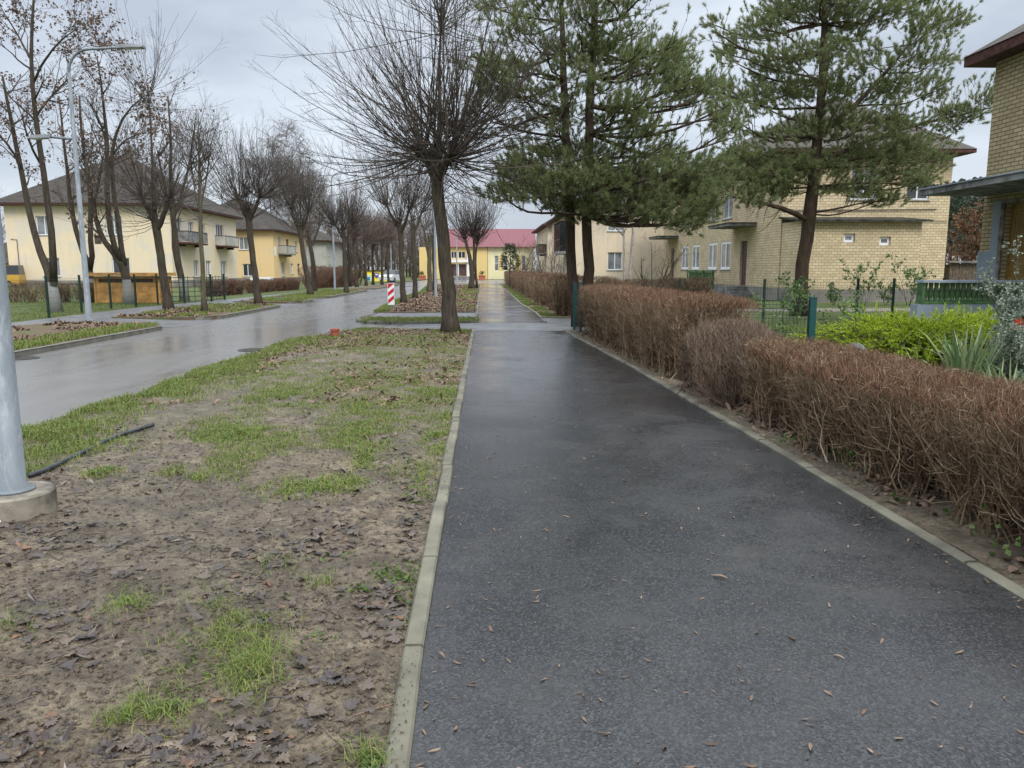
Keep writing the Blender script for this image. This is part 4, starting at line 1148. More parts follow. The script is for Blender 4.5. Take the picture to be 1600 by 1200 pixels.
add_balcony(h6, f6['left'][0], D - 5.5, D - 1.5, 3.6, 1.1, 1.1, 'slabgrey', 'wood_old')
# --- yellow brick house with lean-to
W, D, H = 8.7, 26.0, 7.5
o7 = (13.75, 40, 0)
WIN = [(7.95, 10.0), (10.75, 12.8), (14.9, 16.9), (17.8, 19.9)]
sp = {'left': [side_w(D, a, b_, 1.56, 3.3, mull=1, depth=0.05, fw=0.16) for a, b_ in WIN] + [side_w(D, a, b_, 4.7, 6.2, mull=1, depth=0.1) for a, b_ in WIN] + [side_w(D, 5.0, 6.15, 0.62, 3.2, kind='d'), side_w(D, 22.2, 23.3, 0.62, 3.2, kind='d')],
      'front': [dict(r=(3.5, 5.1, 4.9, 6.6)), dict(r=(6.4, 5.1, 7.6, 6.6), pane='panedark')]}
h7, f7 = house_shell('house', 'yellow brick house with hipped roof and mossy lean-to, behind the single pine', o7, STREET, W, D, H, 'brick', sp, 0.62)
hip_roof(h7, W, D, H + 0.02, 3.6, 0.75, 'roof_corr')
F = f7['left'][0]
for s0, s1 in ((3.6, 7.6), (21, 24.6)):
    mb = MB(); fbox(mb, F, D - s1, D - s0, 3.98, 4.12, -0.02, 1.55); cn = mb.build('canopy', M['slabgrey'], h7)
    mb = MB(); fbox(mb, F, D - s1 - 0.06, D - s0 + 0.06, 4.124, 4.16, -0.02, 1.6); mb.build('canopy_sheet', M['roof'], cn)
mb = MB()
for q in range(4): fbox(mb, F, D - 6.6, D - 4.6 + 0.28 * q, -0.05, 0.6 - 0.14 * q, 0.05 + 0.0 * q, 1.2 + 0.0 * q) if q == 0 else fbox(mb, F, D - 4.6 + 0.28 * (q - 1), D - 4.6 + 0.28 * q, -0.05, 0.6 - 0.14 * q, 0.05, 1.2)
mb.build('steps', M['slabgrey'], h7)
mb = MB()
for q in range(2): fbox(mb, F, D - 12.6, D - 6.9, 0.75 + q * 0.62, 0.83 + q * 0.62, 1.32, 1.38)
for q in range(34): fbox(mb, F, D - 12.6 + q * 0.17, D - 12.6 + q * 0.17 + 0.09, 0.05 + 0.4, 1.5, 1.29, 1.318)
for q in range(4): fbox(mb, F, D - 12.6 + q * 1.87, D - 12.5 + q * 1.87, -0.05, 1.52, 1.382, 1.45)
tag(mb.build('slatted_fence', M['greenrail'], None), 'low green slatted fence beside the brick house steps', 'fence')
bpy.data.objects['slatted_fence'].location = o7; bpy.data.objects['slatted_fence'].rotation_euler = (0, 0, STREET)
# lean-to, a part of the brick house
lw, ld = 5.85, 2.5
FF = Fac((0.06, -ld, 0), (1, 0, 0), (0, -1, 0)); mb = MB()
lh = [(2.05, 2.86, 2.62, 3.28), (3.82, 2.72, 4.38, 3.14)]
wall(mb, FF, 0, lw, 0.62, 3.9, lh); wall(mb, Fac((0.06 + lw, -ld, 0), (0, 1, 0), (1, 0, 0)), 0, ld - 0.01, 0.62, 3.9); wall(mb, Fac((0.06, -0.01, 0), (0, -1, 0), (-1, 0, 0)), 0, ld - 0.01, 0.62, 3.9)
lt = mb.build('lean_to', M['brick'], h7)
mb = MB(); mb.box(0.03, 0.09 + lw, -ld - 0.04, -0.045, -0.3, 0.617); mb.build('plinth', M['plinth'], h7)
for r_ in lh: add_window(h7, FF, *r_, mull=0, fw=0.12, sill=None)
mb = MB(); V = [(-0.15, -ld - 0.35, 3.92), (lw + 0.4, -ld - 0.35, 3.92), (lw + 0.4, 0.0, 4.22), (-0.15, 0.0, 4.22)]
V2 = [(x, y, z - 0.1) for x, y, z in V]
mb.add(V + V2, [[0, 1, 2, 3], [7, 6, 5, 4], [0, 4, 5, 1], [1, 5, 6, 2], [3, 7, 4, 0]]); mb.build('lean_to_roof', M['roof_moss'], h7)
mb = MB(); mb.tube([(0.02, -0.05, 4.52), (8.0, -0.06, 4.62)], 0.025, 6); mb.tube([(8.62, -0.06, 4.0), (6.2, -0.06, 4.05)], 0.015, 6); mb.build('cable_pipe', M['iron'], h7)
# --- near brick house on the right edge
W, D, H = 9.5, 12.5, 6.8
o8 = (12.3 + 12.5 * sn, 20.5 - 12.5 * cs, 0)
UB0, UB1 = 0.62, 0.86
sp = {'left': [dict(r=(0.91, 0.84, 1.98, 3.2), kind='d', mat='door_olive', panels=False, handle=False), dict(r=(4.2, 1.9, 5.8, 3.4)), dict(r=(4.2, 4.6, 5.8, 6.1))], 'front': [dict(r=(3, 1.9, 4.6, 3.4))]}
h8, f8 = house_shell('house', 'worn yellow brick house corner with concrete door canopy, nearest building', o8, STREET, W, D, H, 'brick_worn', sp, 0.84)
hip_roof(h8, W, D, H + 0.22, 3.4, 0.55, 'roof_corr', 'redfascia', 0.24)
F = f8['left'][0]
mb = MB(); wall(mb, Fac(F.p(0, 0, 0.028), F.U, F.W), -0.03, 0.78, 0.85, 2.05)
wall(mb, Fac(F.p(0, 0, 0.028), F.U, F.W), 0.44, 0.78, 2.05, 3.3)
fbox(mb, F, -0.03, 0.78, 0.85, 2.05, 0.001, 0.027); fbox(mb, F, 0.44, 0.78, 2.05, 3.3, 0.001, 0.027)
mb.build('plaster_patch', M['blueplaster'], h8)
mb = MB(); fbox(mb, F, 0.78, 0.908, 0.85, 3.3, -0.1, 0.06); fbox(mb, F, 1.982, 2.1, 0.85, 3.3, -0.1, 0.06); fbox(mb, F, 0.9085, 1.9815, 3.203, 3.3, -0.1, 0.06); mb.build('door_surround', M['concrete'], h8)
dr = [o for o in h8.children if o.name.startswith('door') and 'surround' not in o.name][0]
mb = MB()
def dl(pts): mb.tube([F.p(0.91 + u, 0.84 + v, -0.128) for u, v in pts], 0.013, 6)
dl([(0.14, 0.95), (0.14, 2.2), (0.93, 2.2), (0.93, 0.95)]); dl([(0.25, 1.25), (0.25, 2.05), (0.30, 2.12), (0.48, 2.12), (0.48, 1.35), (0.36, 1.22), (0.25, 1.25)])
dl([(0.60, 1.25), (0.60, 2.12), (0.80, 2.12), (0.84, 2.0), (0.84, 1.3), (0.7, 1.2), (0.60, 1.3)])
dl([(0.14, 0.95)] + [(0.14 + 0.4 * t, 0.95 + 0.22 * math.sin(t * math.pi * 0.9)) for t in np.linspace(0.1, 1, 7)] + [(0.60 + 0.33 * t, 1.0 + 0.15 * math.sin((1 - t) * 3)) for t in np.linspace(0, 1, 5)])
dl([(0.30, 0.74), (0.42, 0.90), (0.54, 0.74), (0.42, 0.58), (0.30, 0.74)]); dl([(0.14, 0.12), (0.14, 0.55)] + [(0.14 + 0.2 * t, 0.55 - 0.2 * t * t) for t in (0.3, 0.6, 1)] + [(0.5, 0.3), (0.93, 0.3), (0.93, 0.12), (0.14, 0.12)])
mb.build('moulding', M['door_mould'], dr)
mb = MB(); fbox(mb, F, 0.91 + 0.22, 0.91 + 0.27, 2.16, 2.3, -0.129, -0.10); mb.build('door_bell', M['signwhite'], dr)
mb = MB()
for v in (1.72, 1.88): mb.lathe([(0.02, -0.02), (0.025, 0.0), (0.02, 0.02)], 8, 0, F.p(0.985, v, -0.11))
mb.build('handle', M['galv'], dr)
mb = MB(); fbox(mb, F, 0.12, 6.4, 3.46, 3.60, -0.02, 1.78); cn = mb.build('canopy', M['slabgrey'], h8)
mb = MB(); fbox(mb, F, 0.08, 6.45, 3.603, 3.635, -0.0, 1.82); mb.build('canopy_cap', M['blueplaster'], cn)
rng = np.random.default_rng(77); mb = MB()
for q in range(46):
    u = rng.choice([0.35, 0.9, 1.5, 1.9]) + rng.normal() * 0.12; c_ = np.array(F.p(max(0.2, u), 3.65, rng.uniform(0.9, 1.7))); r_ = rng.uniform(0.03, 0.085)
    mb.lathe([(0.005, -r_ * 0.6), (r_ * rng.uniform(.7, 1.1), -0.1 * r_), (r_ * 0.6, r_ * 0.8), (0.005, r_ * 1.2)], 6, 0, c_)
mb.build('moss_clumps', M['roof_moss'], cn)
# porch with balustrade
pr = thing('porch', 'blue-grey porch with green balustrade in front of the olive door', 'porch', (9.2, 17.5, 0), 0)
mb = MB(); mb.box(0, 3.25, 0, 0.3, -0.1, 0.80); mb.box(1.75, 3.25, 0.3, 2.9, -0.1, 0.80); mb.build('base', M['blueplaster'], pr)
mb = MB(); mb.box(0.08, 3.2, 0.0, 0.26, 0.803, 0.87); mb.build('bottom_rail', M['greenrail'], pr)
mb = MB(); mb.box(0.06, 3.22, -0.03, 0.29, 1.29, 1.345); mb.build('handrail', M['railblue'], pr)
mb = MB(); mb.box(0.09, 0.15, 0.0, 0.26, 0.872, 1.288); mb.build('post', M['greenrail'], pr)
mb = MB(); bp = [(0.05, 0), (0.05, 0.03), (0.044, 0.045), (0.05, 0.08), (0.059, 0.14), (0.058, 0.20), (0.046, 0.29), (0.040, 0.345), (0.05, 0.36), (0.05, 0.375), (0.042, 0.385), (0.05, 0.40), (0.05, 0.416)]
mb.lathe(bp, 14); b0 = mb.build('baluster', M['greenrail'], pr, True, (0.22, 0.13, 0.872))
for q in range(1, 24):
    b = b0.copy(); COL.objects.link(b); b.parent = pr; b.location = (0.22 + 0.124 * q, 0.13, 0.872)
mb = MB(); mb.box(0.1, 3.2, 2.65, 2.85, 0.803, 0.87); mb.box(0.1, 3.2, 2.65, 2.85, 1.29, 1.345)
# --- hall at the end of the street
hl = thing('hall', 'yellow community hall with red metal roof at the end of the street', 'hall', (-14.3, 120, 0), 0)
Fh = Fac((0, 0, 0), (1, 0, 0), (0, -1, 0)); mb = MB()
ho = [(6.0, 3.2, 7.1, 4.2), (4.9, 3.2, 5.8, 4.2), (6.1, 0.5, 7.2, 2.3), (4.95, 0.5, 5.9, 2.3)]
wall(mb, Fh, 0, 10.5, 0, 4.9, ho); wall(mb, Fac((0, 14, 0), (0, -1, 0), (-1, 0, 0)), 0, 14, 0, 4.9); wall(mb, Fac((10.5, 14, 0), (-1, 0, 0), (0, 1, 0)), 0, 10.5, 0, 4.9)
mb.quad((0, 0, 4.9), (10.5, 0, 4.9), (10.5, 14, 4.9), (0, 14, 4.9)); mb.build('wall', M['yellow'], hl)
mb = MB(); F2 = Fac((10.5, 0.15, 0), (1, 0, 0), (0, -1, 0)); wo2 = [(1.1, 1.3, 1.72, 3.6), (2.5, 1.3, 3.12, 3.6), (5.3, 1.3, 5.92, 3.6)]
wall(mb, F2, 0, 7.1, 0, 4.9, wo2); wall(mb, Fac((17.6, 0.15, 0), (0, 1, 0), (1, 0, 0)), 0, 14, 0, 4.9); mb.build('wing_wall', M['paleyellow'], hl)
for r_ in wo2: add_window(hl, F2, *r_, mull=0, trans=0.5, sill=None)
for r_ in ho[:2]: add_window(hl, Fh, *r_, mull=1, sill=None, pane='panedark')
for r_ in ho[2:]: add_door(hl, Fh, *r_, 'door_brown', handle=False)
mb = MB(); fbox(mb, F2, 1.74, 2.48, 1.3, 3.6, 0.002, 0.02); fbox(mb, F2, 4.5, 5.28, 1.3, 3.6, 0.002, 0.02); mb.build('yellow_panel', M['yellow'], hl)
mb = MB(); fbox(mb, Fh, 4.3, 4.75, 0.0, 4.0, 0.001, 0.35); fbox(mb, Fh, 7.35, 7.8, 0.0, 4.0, 0.001, 0.35); fbox(mb, Fh, 5.95, 6.08, 0.5, 2.6, 0.001, 0.2); fbox(mb, Fh, 4.0, 8.1, 2.6, 3.0, 0.351, 0.6); mb.build('portal', M['signwhite'], hl)
mb = MB(); fbox(mb, Fh, 3.9, 8.2, -0.1, 0.45, 0.36, 1.6); mb.build('steps', M['slabgrey'], hl)
mb = MB(); a, b_, y0_, y1_, z0_, z1_ = 3.2, 18.0, -0.5, 14.6, 4.92, 8.0; ym = 7
mb.add([(a, y0_, z0_), (b_, y0_, z0_), (b_, ym, z1_), (a, ym, z1_)], [[0, 1, 2, 3]], 0, [(0, 0), (b_ - a, 0), (b_ - a, 8), (0, 8)])
mb.add([(b_, y1_, z0_), (a, y1_, z0_), (a, ym, z1_), (b_, ym, z1_)], [[0, 1, 2, 3]], 0, [(0, 0), (b_ - a, 0), (b_ - a, 8), (0, 8)])
mb.poly([(b_, y0_, z0_), (b_, y1_, z0_), (b_, ym, z1_)]); mb.poly([(a, y1_, z0_), (a, y0_, z0_), (a, ym, z1_)]); mb.build('roof', M['roof_red'], hl)
mb = MB(); fbox(mb, Fac((10.5, 0.15, 0), (1, 0, 0), (0, -1, 0)), -0.06, 0.06, 0.1, 4.9, 0.001, 0.1); mb.build('downpipe', M['brownframe'], hl)
for px, lb in ((753, 'terracotta planter with a small shrub, by the pale wing of the hall'), (660, 'terracotta planter with a small shrub at the left end of the yellow hall')):
    p = at(px, 436, 118); t = thing('planter', lb, 'planter', (p.x, 118, 0), 0, 'planters in front of the hall')
    mb = MB(); mb.box(-0.5, 0.5, -0.4, 0.4, -0.05, 0.5); mb.box(-0.55, 0.55, -0.45, 0.45, 0.5, 0.6); mb.build('tub', M['terracotta'], t)
    rng = np.random.default_rng(px); cb = MB(); pos = np.array([0, 0, 0.95]) + rng.normal(size=(160, 3)) * np.array([0.17, 0.17, 0.16]); cards(rng, pos, 0.14, cb); cb.build('shrub', M['spruce'], t)
# --- low painted hut
kh = thing('hut', 'low yellow hut painted with blue and violet murals, far down the road', 'hut', (at(573, 430, 100).x, 100, 0), 0)
wk = 33 * 100 / 1213
mb = MB(); mb.box(0, wk, 0, 2.2, -0.1, 1.3); mb.build('wall', M['mural_yellow'], kh)
mb = MB(); mb.box(-0.1, wk + 0.1, -0.12, 2.3, 1.302, 1.4); mb.build('roof', M['redfascia'], kh)
mb = MB(); mb.box(-0.02, 0.55, -0.03, -0.002, 0.05, 0.78); mb.build('mural', M['lightblue'], kh)
mb = MB(); mb.box(0.05, 0.42, -0.045, -0.032, 0.1, 0.55); mb.build('mural', M['blue'], kh)
mb = MB(); mb.poly([(0.95, -0.03, 1.1), (0.97, -0.03, 0.75), (1.1, -0.03, 0.5), (1.3, -0.03, 0.4), (1.5, -0.03, 0.5), (1.63, -0.03, 0.75), (1.65, -0.03, 1.1)]); mb.build('mural', M['violet'], kh)
mb = MB(); mb.poly([(1.1, -0.04, 1.0), (1.12, -0.04, 0.82), (1.3, -0.04, 0.78), (1.48, -0.04, 0.82), (1.5, -0.04, 1.0), (1.3, -0.04, 0.9)]); mb.build('mural', M['signwhite'], kh)
# --- timber shed
s0 = at(149, 474, 36.2); s1 = at(252, 474, 36.2)
sh = thing('shed', 'new yellow timber bin shed with flat roof behind the wire fence', 'shed', (s0.x, 36.2, 0), 0)
ws = s1.x - s0.x; mb = MB()
for q in range(9): mb.box(0, ws, 0, 0.025 if q % 2 else 0.02, 0.03 + q * 0.105, 0.13 + q * 0.105)
mb.box(0, 0.03, 0.03, 1.2, 0.03, 1.25); mb.box(ws - 0.03, ws, 0.03, 1.2, 0.03, 1.25); mb.box(0.03, ws - 0.03, 1.2, 1.23, 0.03, 1.25)
mb.box(0.0, 0.25, -0.001, 0.028, 0.98, 1.24); mb.box(ws - 0.3, ws, -0.001, 0.028, 0.98, 1.24); mb.box(0.25, ws - 0.3, 0.0, 0.026, 1.14, 1.24)
for x_ in (0.0, ws * 0.5, ws - 0.08): mb.box(x_, x_ + 0.08, -0.03, -0.004, 0.0, 1.24)
mb.build('boards', M['wood_new'], sh)
mb = MB(); mb.box(-0.3, ws + 0.15, -0.25, 1.45, 1.27, 1.42); mb.build('roof', M['wood_new'], sh)
mb = MB(); mb.box(0.26, ws - 0.31, 0.06, 0.1, 0.99, 1.13); mb.build('opening', M['wood_old'], sh)

# ================================================================== street lamps and small street things
def lamp(label, base, height, arms, r0=0.085, group='galvanised street lamps', base_r=0.2, drum=0.05, lower=None):
    """arms: list of (z, dx, dy, curved)"""
    t = thing('street_lamp', label, 'street lamp', base, 0, group)
    mb = MB(); mb.lathe([(base_r, -0.2), (base_r, drum - 0.012), (base_r - 0.015, drum), (0.02, drum)], 28); mb.build('footing', M['concrete'], t, False)
    mb = MB(); zt = height - 0.6 if any(a[3] for a in arms) else height
    prof = [(r0 + 0.05, drum), (r0 + 0.05, drum + 0.015), (r0, drum + 0.016)] + ([(r0, lower), (r0 * 0.86, lower + 0.03)] if lower else []) + [(r0 * 0.5, zt)]
    mb.lathe(prof, 20); mb.build('pole', M['galv'], t, True)
    for (z, dx, dy, curved) in arms:
        L_ = math.hypot(dx, dy); ux, uy = dx / L_, dy / L_; mb = MB(); rr = r0 * 0.42
        if curved:
            pts = [(0, 0, zt - 0.05)] + [(ux * 0.6 * (1 - math.cos(a)), uy * 0.6 * (1 - math.cos(a)), zt + 0.6 * math.sin(a)) for a in np.linspace(0, math.pi / 2, 8)] + [(dx, dy, zt + 0.6 + 0.03)]
        else:
            pts = [(0, 0, z - 0.02), (dx * 0.5, dy * 0.5, z + 0.03), (dx, dy, z + 0.08)]
        mb.tube(pts, rr, 10); ar = mb.build('arm', M['galv'], t, True)
        e = Vector(pts[-1]); mb = MB(); Mx = Matrix.Translation(e) @ Matrix.Rotation(math.atan2(uy, ux), 4, 'Z')
        P_ = [(-0.08, 0.045, 0.05), (0.12, 0.10, 0.07), (0.45, 0.13, 0.055), (0.68, 0.11, 0.03)]
        for (x0, w0, h0), (x1, w1, h1) in zip(P_[:-1], P_[1:]):
            V = [(x0, -w0, -0.03), (x0, w0, -0.03), (x0, w0 * 0.7, h0), (x0, -w0 * 0.7, h0), (x1, -w1, -0.03), (x1, w1, -0.03), (x1, w1 * 0.7, h1), (x1, -w1 * 0.7, h1)]
            V = [tuple(Mx @ Vector(v)) for v in V]; mb.add(V, [[0, 4, 5, 1], [1, 5, 6, 2], [2, 6, 7, 3], [3, 7, 4, 0], [3, 2, 1, 0], [4, 7, 6, 5]])
        lm = mb.build('luminaire', M['lum'], t); mb = MB(); mb.box(0.14, 0.6, -0.09, 0.09, -0.045, -0.031, 0, Mx); mb.build('lens', M['lampglass'], lm)
    return t
g = G(24, 803)
lamp('nearest galvanised lamp post on a round concrete footing in the mud', (g.x, g.y, -0.04), 8.6, [(8.3, 1.8 * -1, 0.6, True)], 0.080, base_r=0.245, drum=0.20, lower=2.3)
ft = [o for o in bpy.data.objects['street_lamp'].children if o.name.startswith('footing')][0]
mb = MB(); q = Vector((0.245 * math.cos(R(-78)), 0.245 * math.sin(R(-78)), 0.07)); mb.tube([q, q * 1.008], 0.012, 14); mb.build('marker_disc', M['signwhite'], ft)
g = G(140, 508); lh_ = 7.45
lamp('tall double-arm street lamp on the left verge before the cream house', (g.x, g.y, 0.06), lh_, [(lh_, 1.5, -0.12, True), (5.12, -0.85, 0.25, False)], 0.085)
for px, py, Y, h_, dx, lb in ((681, 463, 43, 8.5, -1.6, 'grey lamp post hidden behind the big pollarded linden'), (523.5, 454, 56, 8.3, 1.8, 'slim grey lamp post beside a far left pollard'), (714, 445, 76, 8.3, -1.6, 'pale lamp post on the verge before the hall doors'), (612, 441, 92, 5.6, -0.9, 'short lamp post in front of the parked silver car')):
    p = at(px, py, Y); lamp(lb, (p.x, Y, 0.03), h_, [(h_, dx, 0, px != 612)], 0.075)
# black hose
pts = [(46, 742, .03), (68, 729, .05), (92, 717, .045), (130, 699, .04), (175, 679, .035), (212, 666, .045), (240, 660, .06)]
P3 = [G(x, y, z) for x, y, z in pts]; P3 = [Vector((q.x, q.y, float(h_verge(q.x, q.y)) + 0.022)) for q in P3]; P3[-1].z += 0.02
p_, r_ = resample(A3(P3), [0.021] * len(P3), 30); mb = MB(); mb.tube(p_, 0.021, 10); mb.tube([p_[-1], p_[-1] + nrm(p_[-1] - p_[-2]) * 0.004], [0.023, 0.015], 10)
tag(mb.build('hose', M['hose'], None, True), 'black plastic hose sticking out of the muddy verge', 'hose')
# bucket
g = G(523.5, 527); t = thing('bucket', 'small orange plastic bucket at the grass edge of the road', 'bucket', (g.x, g.y, 0.0))
mb = MB(); mb.lathe([(0.075, 0), (0.098, 0.155), (0.112, 0.156), (0.112, 0.172), (0.103, 0.173), (0.106, 0.19), (0.116, 0.19), (0.116, 0.20), (0.094, 0.20), (0.07, 0.02), (0.01, 0.02)], 22); mb.build('pail', M['orange'], t, False)
mb = MB(); mb.tube([(0.112 * math.cos(a), 0.112 * math.sin(a), 0.17 - 0.06 * math.sin(a) ** 2) for a in np.linspace(-0.1, math.pi + 0.1, 12)], 0.004, 5); mb.build('handle', M['iron'], t)
# delineator
g = G(611.5, 482); t = thing('delineator', 'red and white striped road delineator at the junction kerb', 'road marker', (g.x, g.y, 0.03), R(3))
mb = MB(); mb.box(-0.28, 0.28, -0.12, 0.12, -0.02, 0.07); mb.box(-0.1, 0.1, -0.07, 0.07, 0.07, 0.12); mb.build('foot', M['slabgrey'], t)
mb = MB(); mb.box(-0.135, 0.135, -0.025, 0.025, 0.12, 1.0); bd = mb.build('board', M['signwhite'], t)
mb = MB()
for q in range(3):
    z0 = 0.16 + q * 0.30
    P_ = [(-0.12, z0), (0.12, z0 + 0.20), (0.12, z0 + 0.36), (-0.12, z0 + 0.16)]
    P_ = [(x, min(0.985, z)) for x, z in P_]
    if q == 2: P_ = [(-0.12, z0), (0.12, 0.96), (0.12, 0.985), (-0.12, 0.985)]
    mb.poly([(x, -0.028, z) for x, z in P_])
mb.build('stripe', M['signred'], bd)
# cars
def car(label, loc, rz, mat, van=False):
    t = thing('van' if van else 'parked_car', label, 'van' if van else 'car', loc, rz)
    prof = [(-2.1, 0.3), (-2.1, 0.75), (-1.95, 0.9), (-1.2, 0.98), (1.9, 0.95), (2.1, 0.8), (2.1, 0.3)] if not van else [(-2.2, 0.3), (-2.2, 0.9), (-1.9, 1.05), (-1.5, 1.1), (2.2, 1.1), (2.2, 0.3)]
    cab = [(-1.15, 0.98), (-0.55, 1.42), (1.0, 1.45), (1.75, 0.96)] if not van else [(-1.5, 1.1), (-1.0, 1.85), (2.15, 1.9), (2.2, 1.1)]
    def ex(p, w0, w1=None):
        w1 = w1 or w0; m_ = MB(); k = len(p); zt = max(q[1] for q in p)
        V = [(x, -(w1 if z > zt - 0.2 and w1 != w0 else w0), z) for x, z in p] + [(x, (w1 if z > zt - 0.2 and w1 != w0 else w0), z) for x, z in p]
        m_.add(V, [[i, (i + 1) % k, (i + 1) % k + k, i + k] for i in range(k)]); m_.f.append((np.array([list(range(k - 1, -1, -1))]), 0, None)); m_.f.append((np.array([list(range(k, 2 * k))]), 0, None)); return m_
    ex(prof, 0.85).build('body', M[mat], t); ex(cab, 0.78, 0.62).build('window', M['panedark'], t)
    m_ = MB(); zt = cab[1][1]; m_.box(cab[1][0] + 0.05, cab[2][0], -0.6, 0.6, zt + 0.02, zt + 0.06); m_.build('roof', M[mat], t)
    for sx in (-1.35, 1.35):
        for sy in (-0.8, 0.8):
            m_ = MB(); m_.tube([(sx, sy - 0.1, 0.31), (sx, sy + 0.1, 0.31)], 0.31, 16); wh = m_.build('wheel', M['tyre'], t); m_ = MB(); m_.tube([(sx, sy - 0.108, 0.31), (sx, sy + 0.108, 0.31)], 0.18, 12); m_.build('rim', M['galv'], wh)
    for sy in (-0.6, 0.6):
        m_ = MB(); m_.box(-2.13, -2.06, sy - 0.2, sy + 0.2, 0.62, 0.76); m_.build('headlight', M['signwhite'], t)
    m_ = MB(); m_.box(-2.125, -2.101, -0.28, 0.28, 0.4, 0.52); m_.build('number_plate', M['signwhite'], t)
p = at(612.5, 440, 92); car('silver car parked at the left kerb far down the road', (p.x, 92, -0.03), R(78), 'carsilver')
p = at(-10, 440, 66); car('yellow van parked behind the hedge at the left edge', (p.x, 66, 0.0), R(15), 'caryellow', True)

# ================================================================== fences
def mesh_panel(mb, a, b, z0, z1, dv=0.05, dh=0.2, r=0.0022, wave=False):
    a = Vector(a); b = Vector(b); L_ = (b - a).length; n = int(L_ / dv)
    P = []
    for i in range(n + 1):
        q = a.lerp(b, i / max(1, n)); P.append([(q.x, q.y, z0), (q.x, q.y, (z0 + z1) / 2), (q.x, q.y, z1 + 0.02)])
    mb.tubes(np.array(P), np.full((len(P), 3), r), 3)
    P = []
    for z in np.arange(z0, z1 + 0.001, dh): P.append([(a.x, a.y, z), ((a.x + b.x) / 2, (a.y + b.y) / 2, z), (b.x, b.y, z)])
    mb.tubes(np.array(P), np.full((len(P), 3), r * 1.5), 4)
def post_part(root, x, y, h, w_=0.03, mat='darkpost', cap=True, d=None):
    mb = MB(); d = d or w_; mb.box(x - w_, x + w_, y - d, y + d, -0.1, h); o = mb.build('post', M[mat], root)
    if cap: mb = MB(); mb.box(x - w_ - 0.004, x + w_ + 0.004, y - d - 0.004, y + d + 0.004, h, h + 0.02); mb.build('cap', M[mat], o)
    return o
fl = thing('wire_fence', 'dark green wire mesh fence along the left footpath in front of the shed', 'fence', (0, 0, 0))
fp = [G(20, 504), G(77, 497), G(128, 489), G(174, 484), G(213, 480), G(247, 476.5)]
mb = MB()
for q in fp[1:]: post_part(fl, q.x, q.y, 1.36)
for a, b in zip(fp[:-1], fp[1:]): mesh_panel(mb, a, b, 0.05, 1.28, 0.1, 0.2, 0.0022)
mb.build('mesh_panel', M['darkpost'], fl)
fl2 = thing('railing_fence', 'green metal railing round the limewashed tree by the left footpath', 'fence', (0, 0, 0))
fp = [(-16.9, 36.4), (-15.1, 35.6), (-14.75, 37.9), (-14.95, 40.2)]
for x, y in fp: post_part(fl2, x, y, 1.32, 0.04)
mb = MB()
for (a, b) in zip(fp[:-1], fp[1:]):
    for z in (0.1, 0.32, 0.54, 0.76, 0.98, 1.2): mb.tube([(*a, z), (*b, z)], 0.016, 5)
    for q in np.linspace(0.15, 0.85, 4): mb.tube([(a[0] + (b[0] - a[0]) * q, a[1] + (b[1] - a[1]) * q, 0.05), (a[0] + (b[0] - a[0]) * q, a[1] + (b[1] - a[1]) * q, 1.26)], 0.014, 5)
mb.build('rail', M['darkpost'], fl2)
# gate posts by the drive
gp = thing('gate_posts', 'pair of teal green gate posts with mesh between, beside the twin-trunk pine', 'gate post', (0, 0, 0))
for px in (897.5, 907):
    q = at(px, 500, 19.6 if px > 900 else 20.3); post_part(gp, q.x, q.y, 1.24, 0.032, 'greenpost')
a = at(897.5, 500, 20.3); b = at(907, 500, 19.6); mb = MB(); mesh_panel(mb, (a.x, a.y, 0), (b.x, b.y, 0), 0.05, 1.18, 0.05, 0.2); mb.build('mesh_panel', M['greenpost'], gp)
# garden gate
gg = thing('garden_gate', 'wire mesh garden gate between two teal posts behind the hedge', 'gate', (0, 0, 0))
a = at(1128, 470, 11.7); b = at(1270, 470, 11.1)
post_part(gg, a.x, a.y, 1.17, 0.04, 'greenpost'); post_part(gg, b.x, b.y, 1.18, 0.045, 'greenpost')
mb = MB(); mesh_panel(mb, (a.x + .05, a.y, 0), (b.x - .05, b.y, 0), 0.08, 1.12, 0.05, 0.2, 0.0025)
for z in (1.02, 1.14): mb.tube([(a.x, a.y, z), (b.x, b.y, z)], 0.006, 6)
mb.build('mesh_panel', M['darkpost'], gg)
fr = thing('wire_fence', 'thin wire fence on dark green posts across the garden before the brick house', 'fence', (0, 0, 0))
fp = [at(1060, 500, 22.6), at(1192, 500, 22.9), at(1337, 500, 24.0), at(1393, 500, 25.0), at(1470, 500, 26)]
mb = MB()
for q in fp: post_part(fr, q.x, q.y, 1.28, 0.032)
for a, b in zip(fp[:-1], fp[1:]): mesh_panel(mb, (a.x, a.y, 0), (b.x, b.y, 0), 0.05, 1.2, 0.1, 0.2, 0.0022)
mb.build('mesh_panel', M['darkpost'], fr)

# ================================================================== bare street trees
def LB(spec, Y0): return px_limb(spec, Y0)
POLL = lambda n, L0, L1, sub, t0=0.9, up=0.16, r=0.016, a=(15, 95), rt=0.004, sub2=2: [
    dict(src=-2, n=n, t=(t0, 1.0), ang=a, L=(L0, L1), K=7, rf=0.5, rmax=r, rtip=rt, up=up, wob=0.07, lt=0.0, S=5),
    dict(src=0, n=sub, t=(0.15, 0.95), ang=(15, 48), L=(0.5, 1.5), K=5, rf=0.7, rmax=r * 0.6, rtip=rt * 0.6, up=0.10, wob=0.10, lt=0.5, S=3),
    dict(src=1, n=sub2, t=(0.2, 0.95), ang=(18, 50), L=(0.2, 0.6), K=4, rf=0.7, rmax=r * 0.4, rtip=rt * 0.5, up=0.08, wob=0.12, lt=0.4, S=3)]
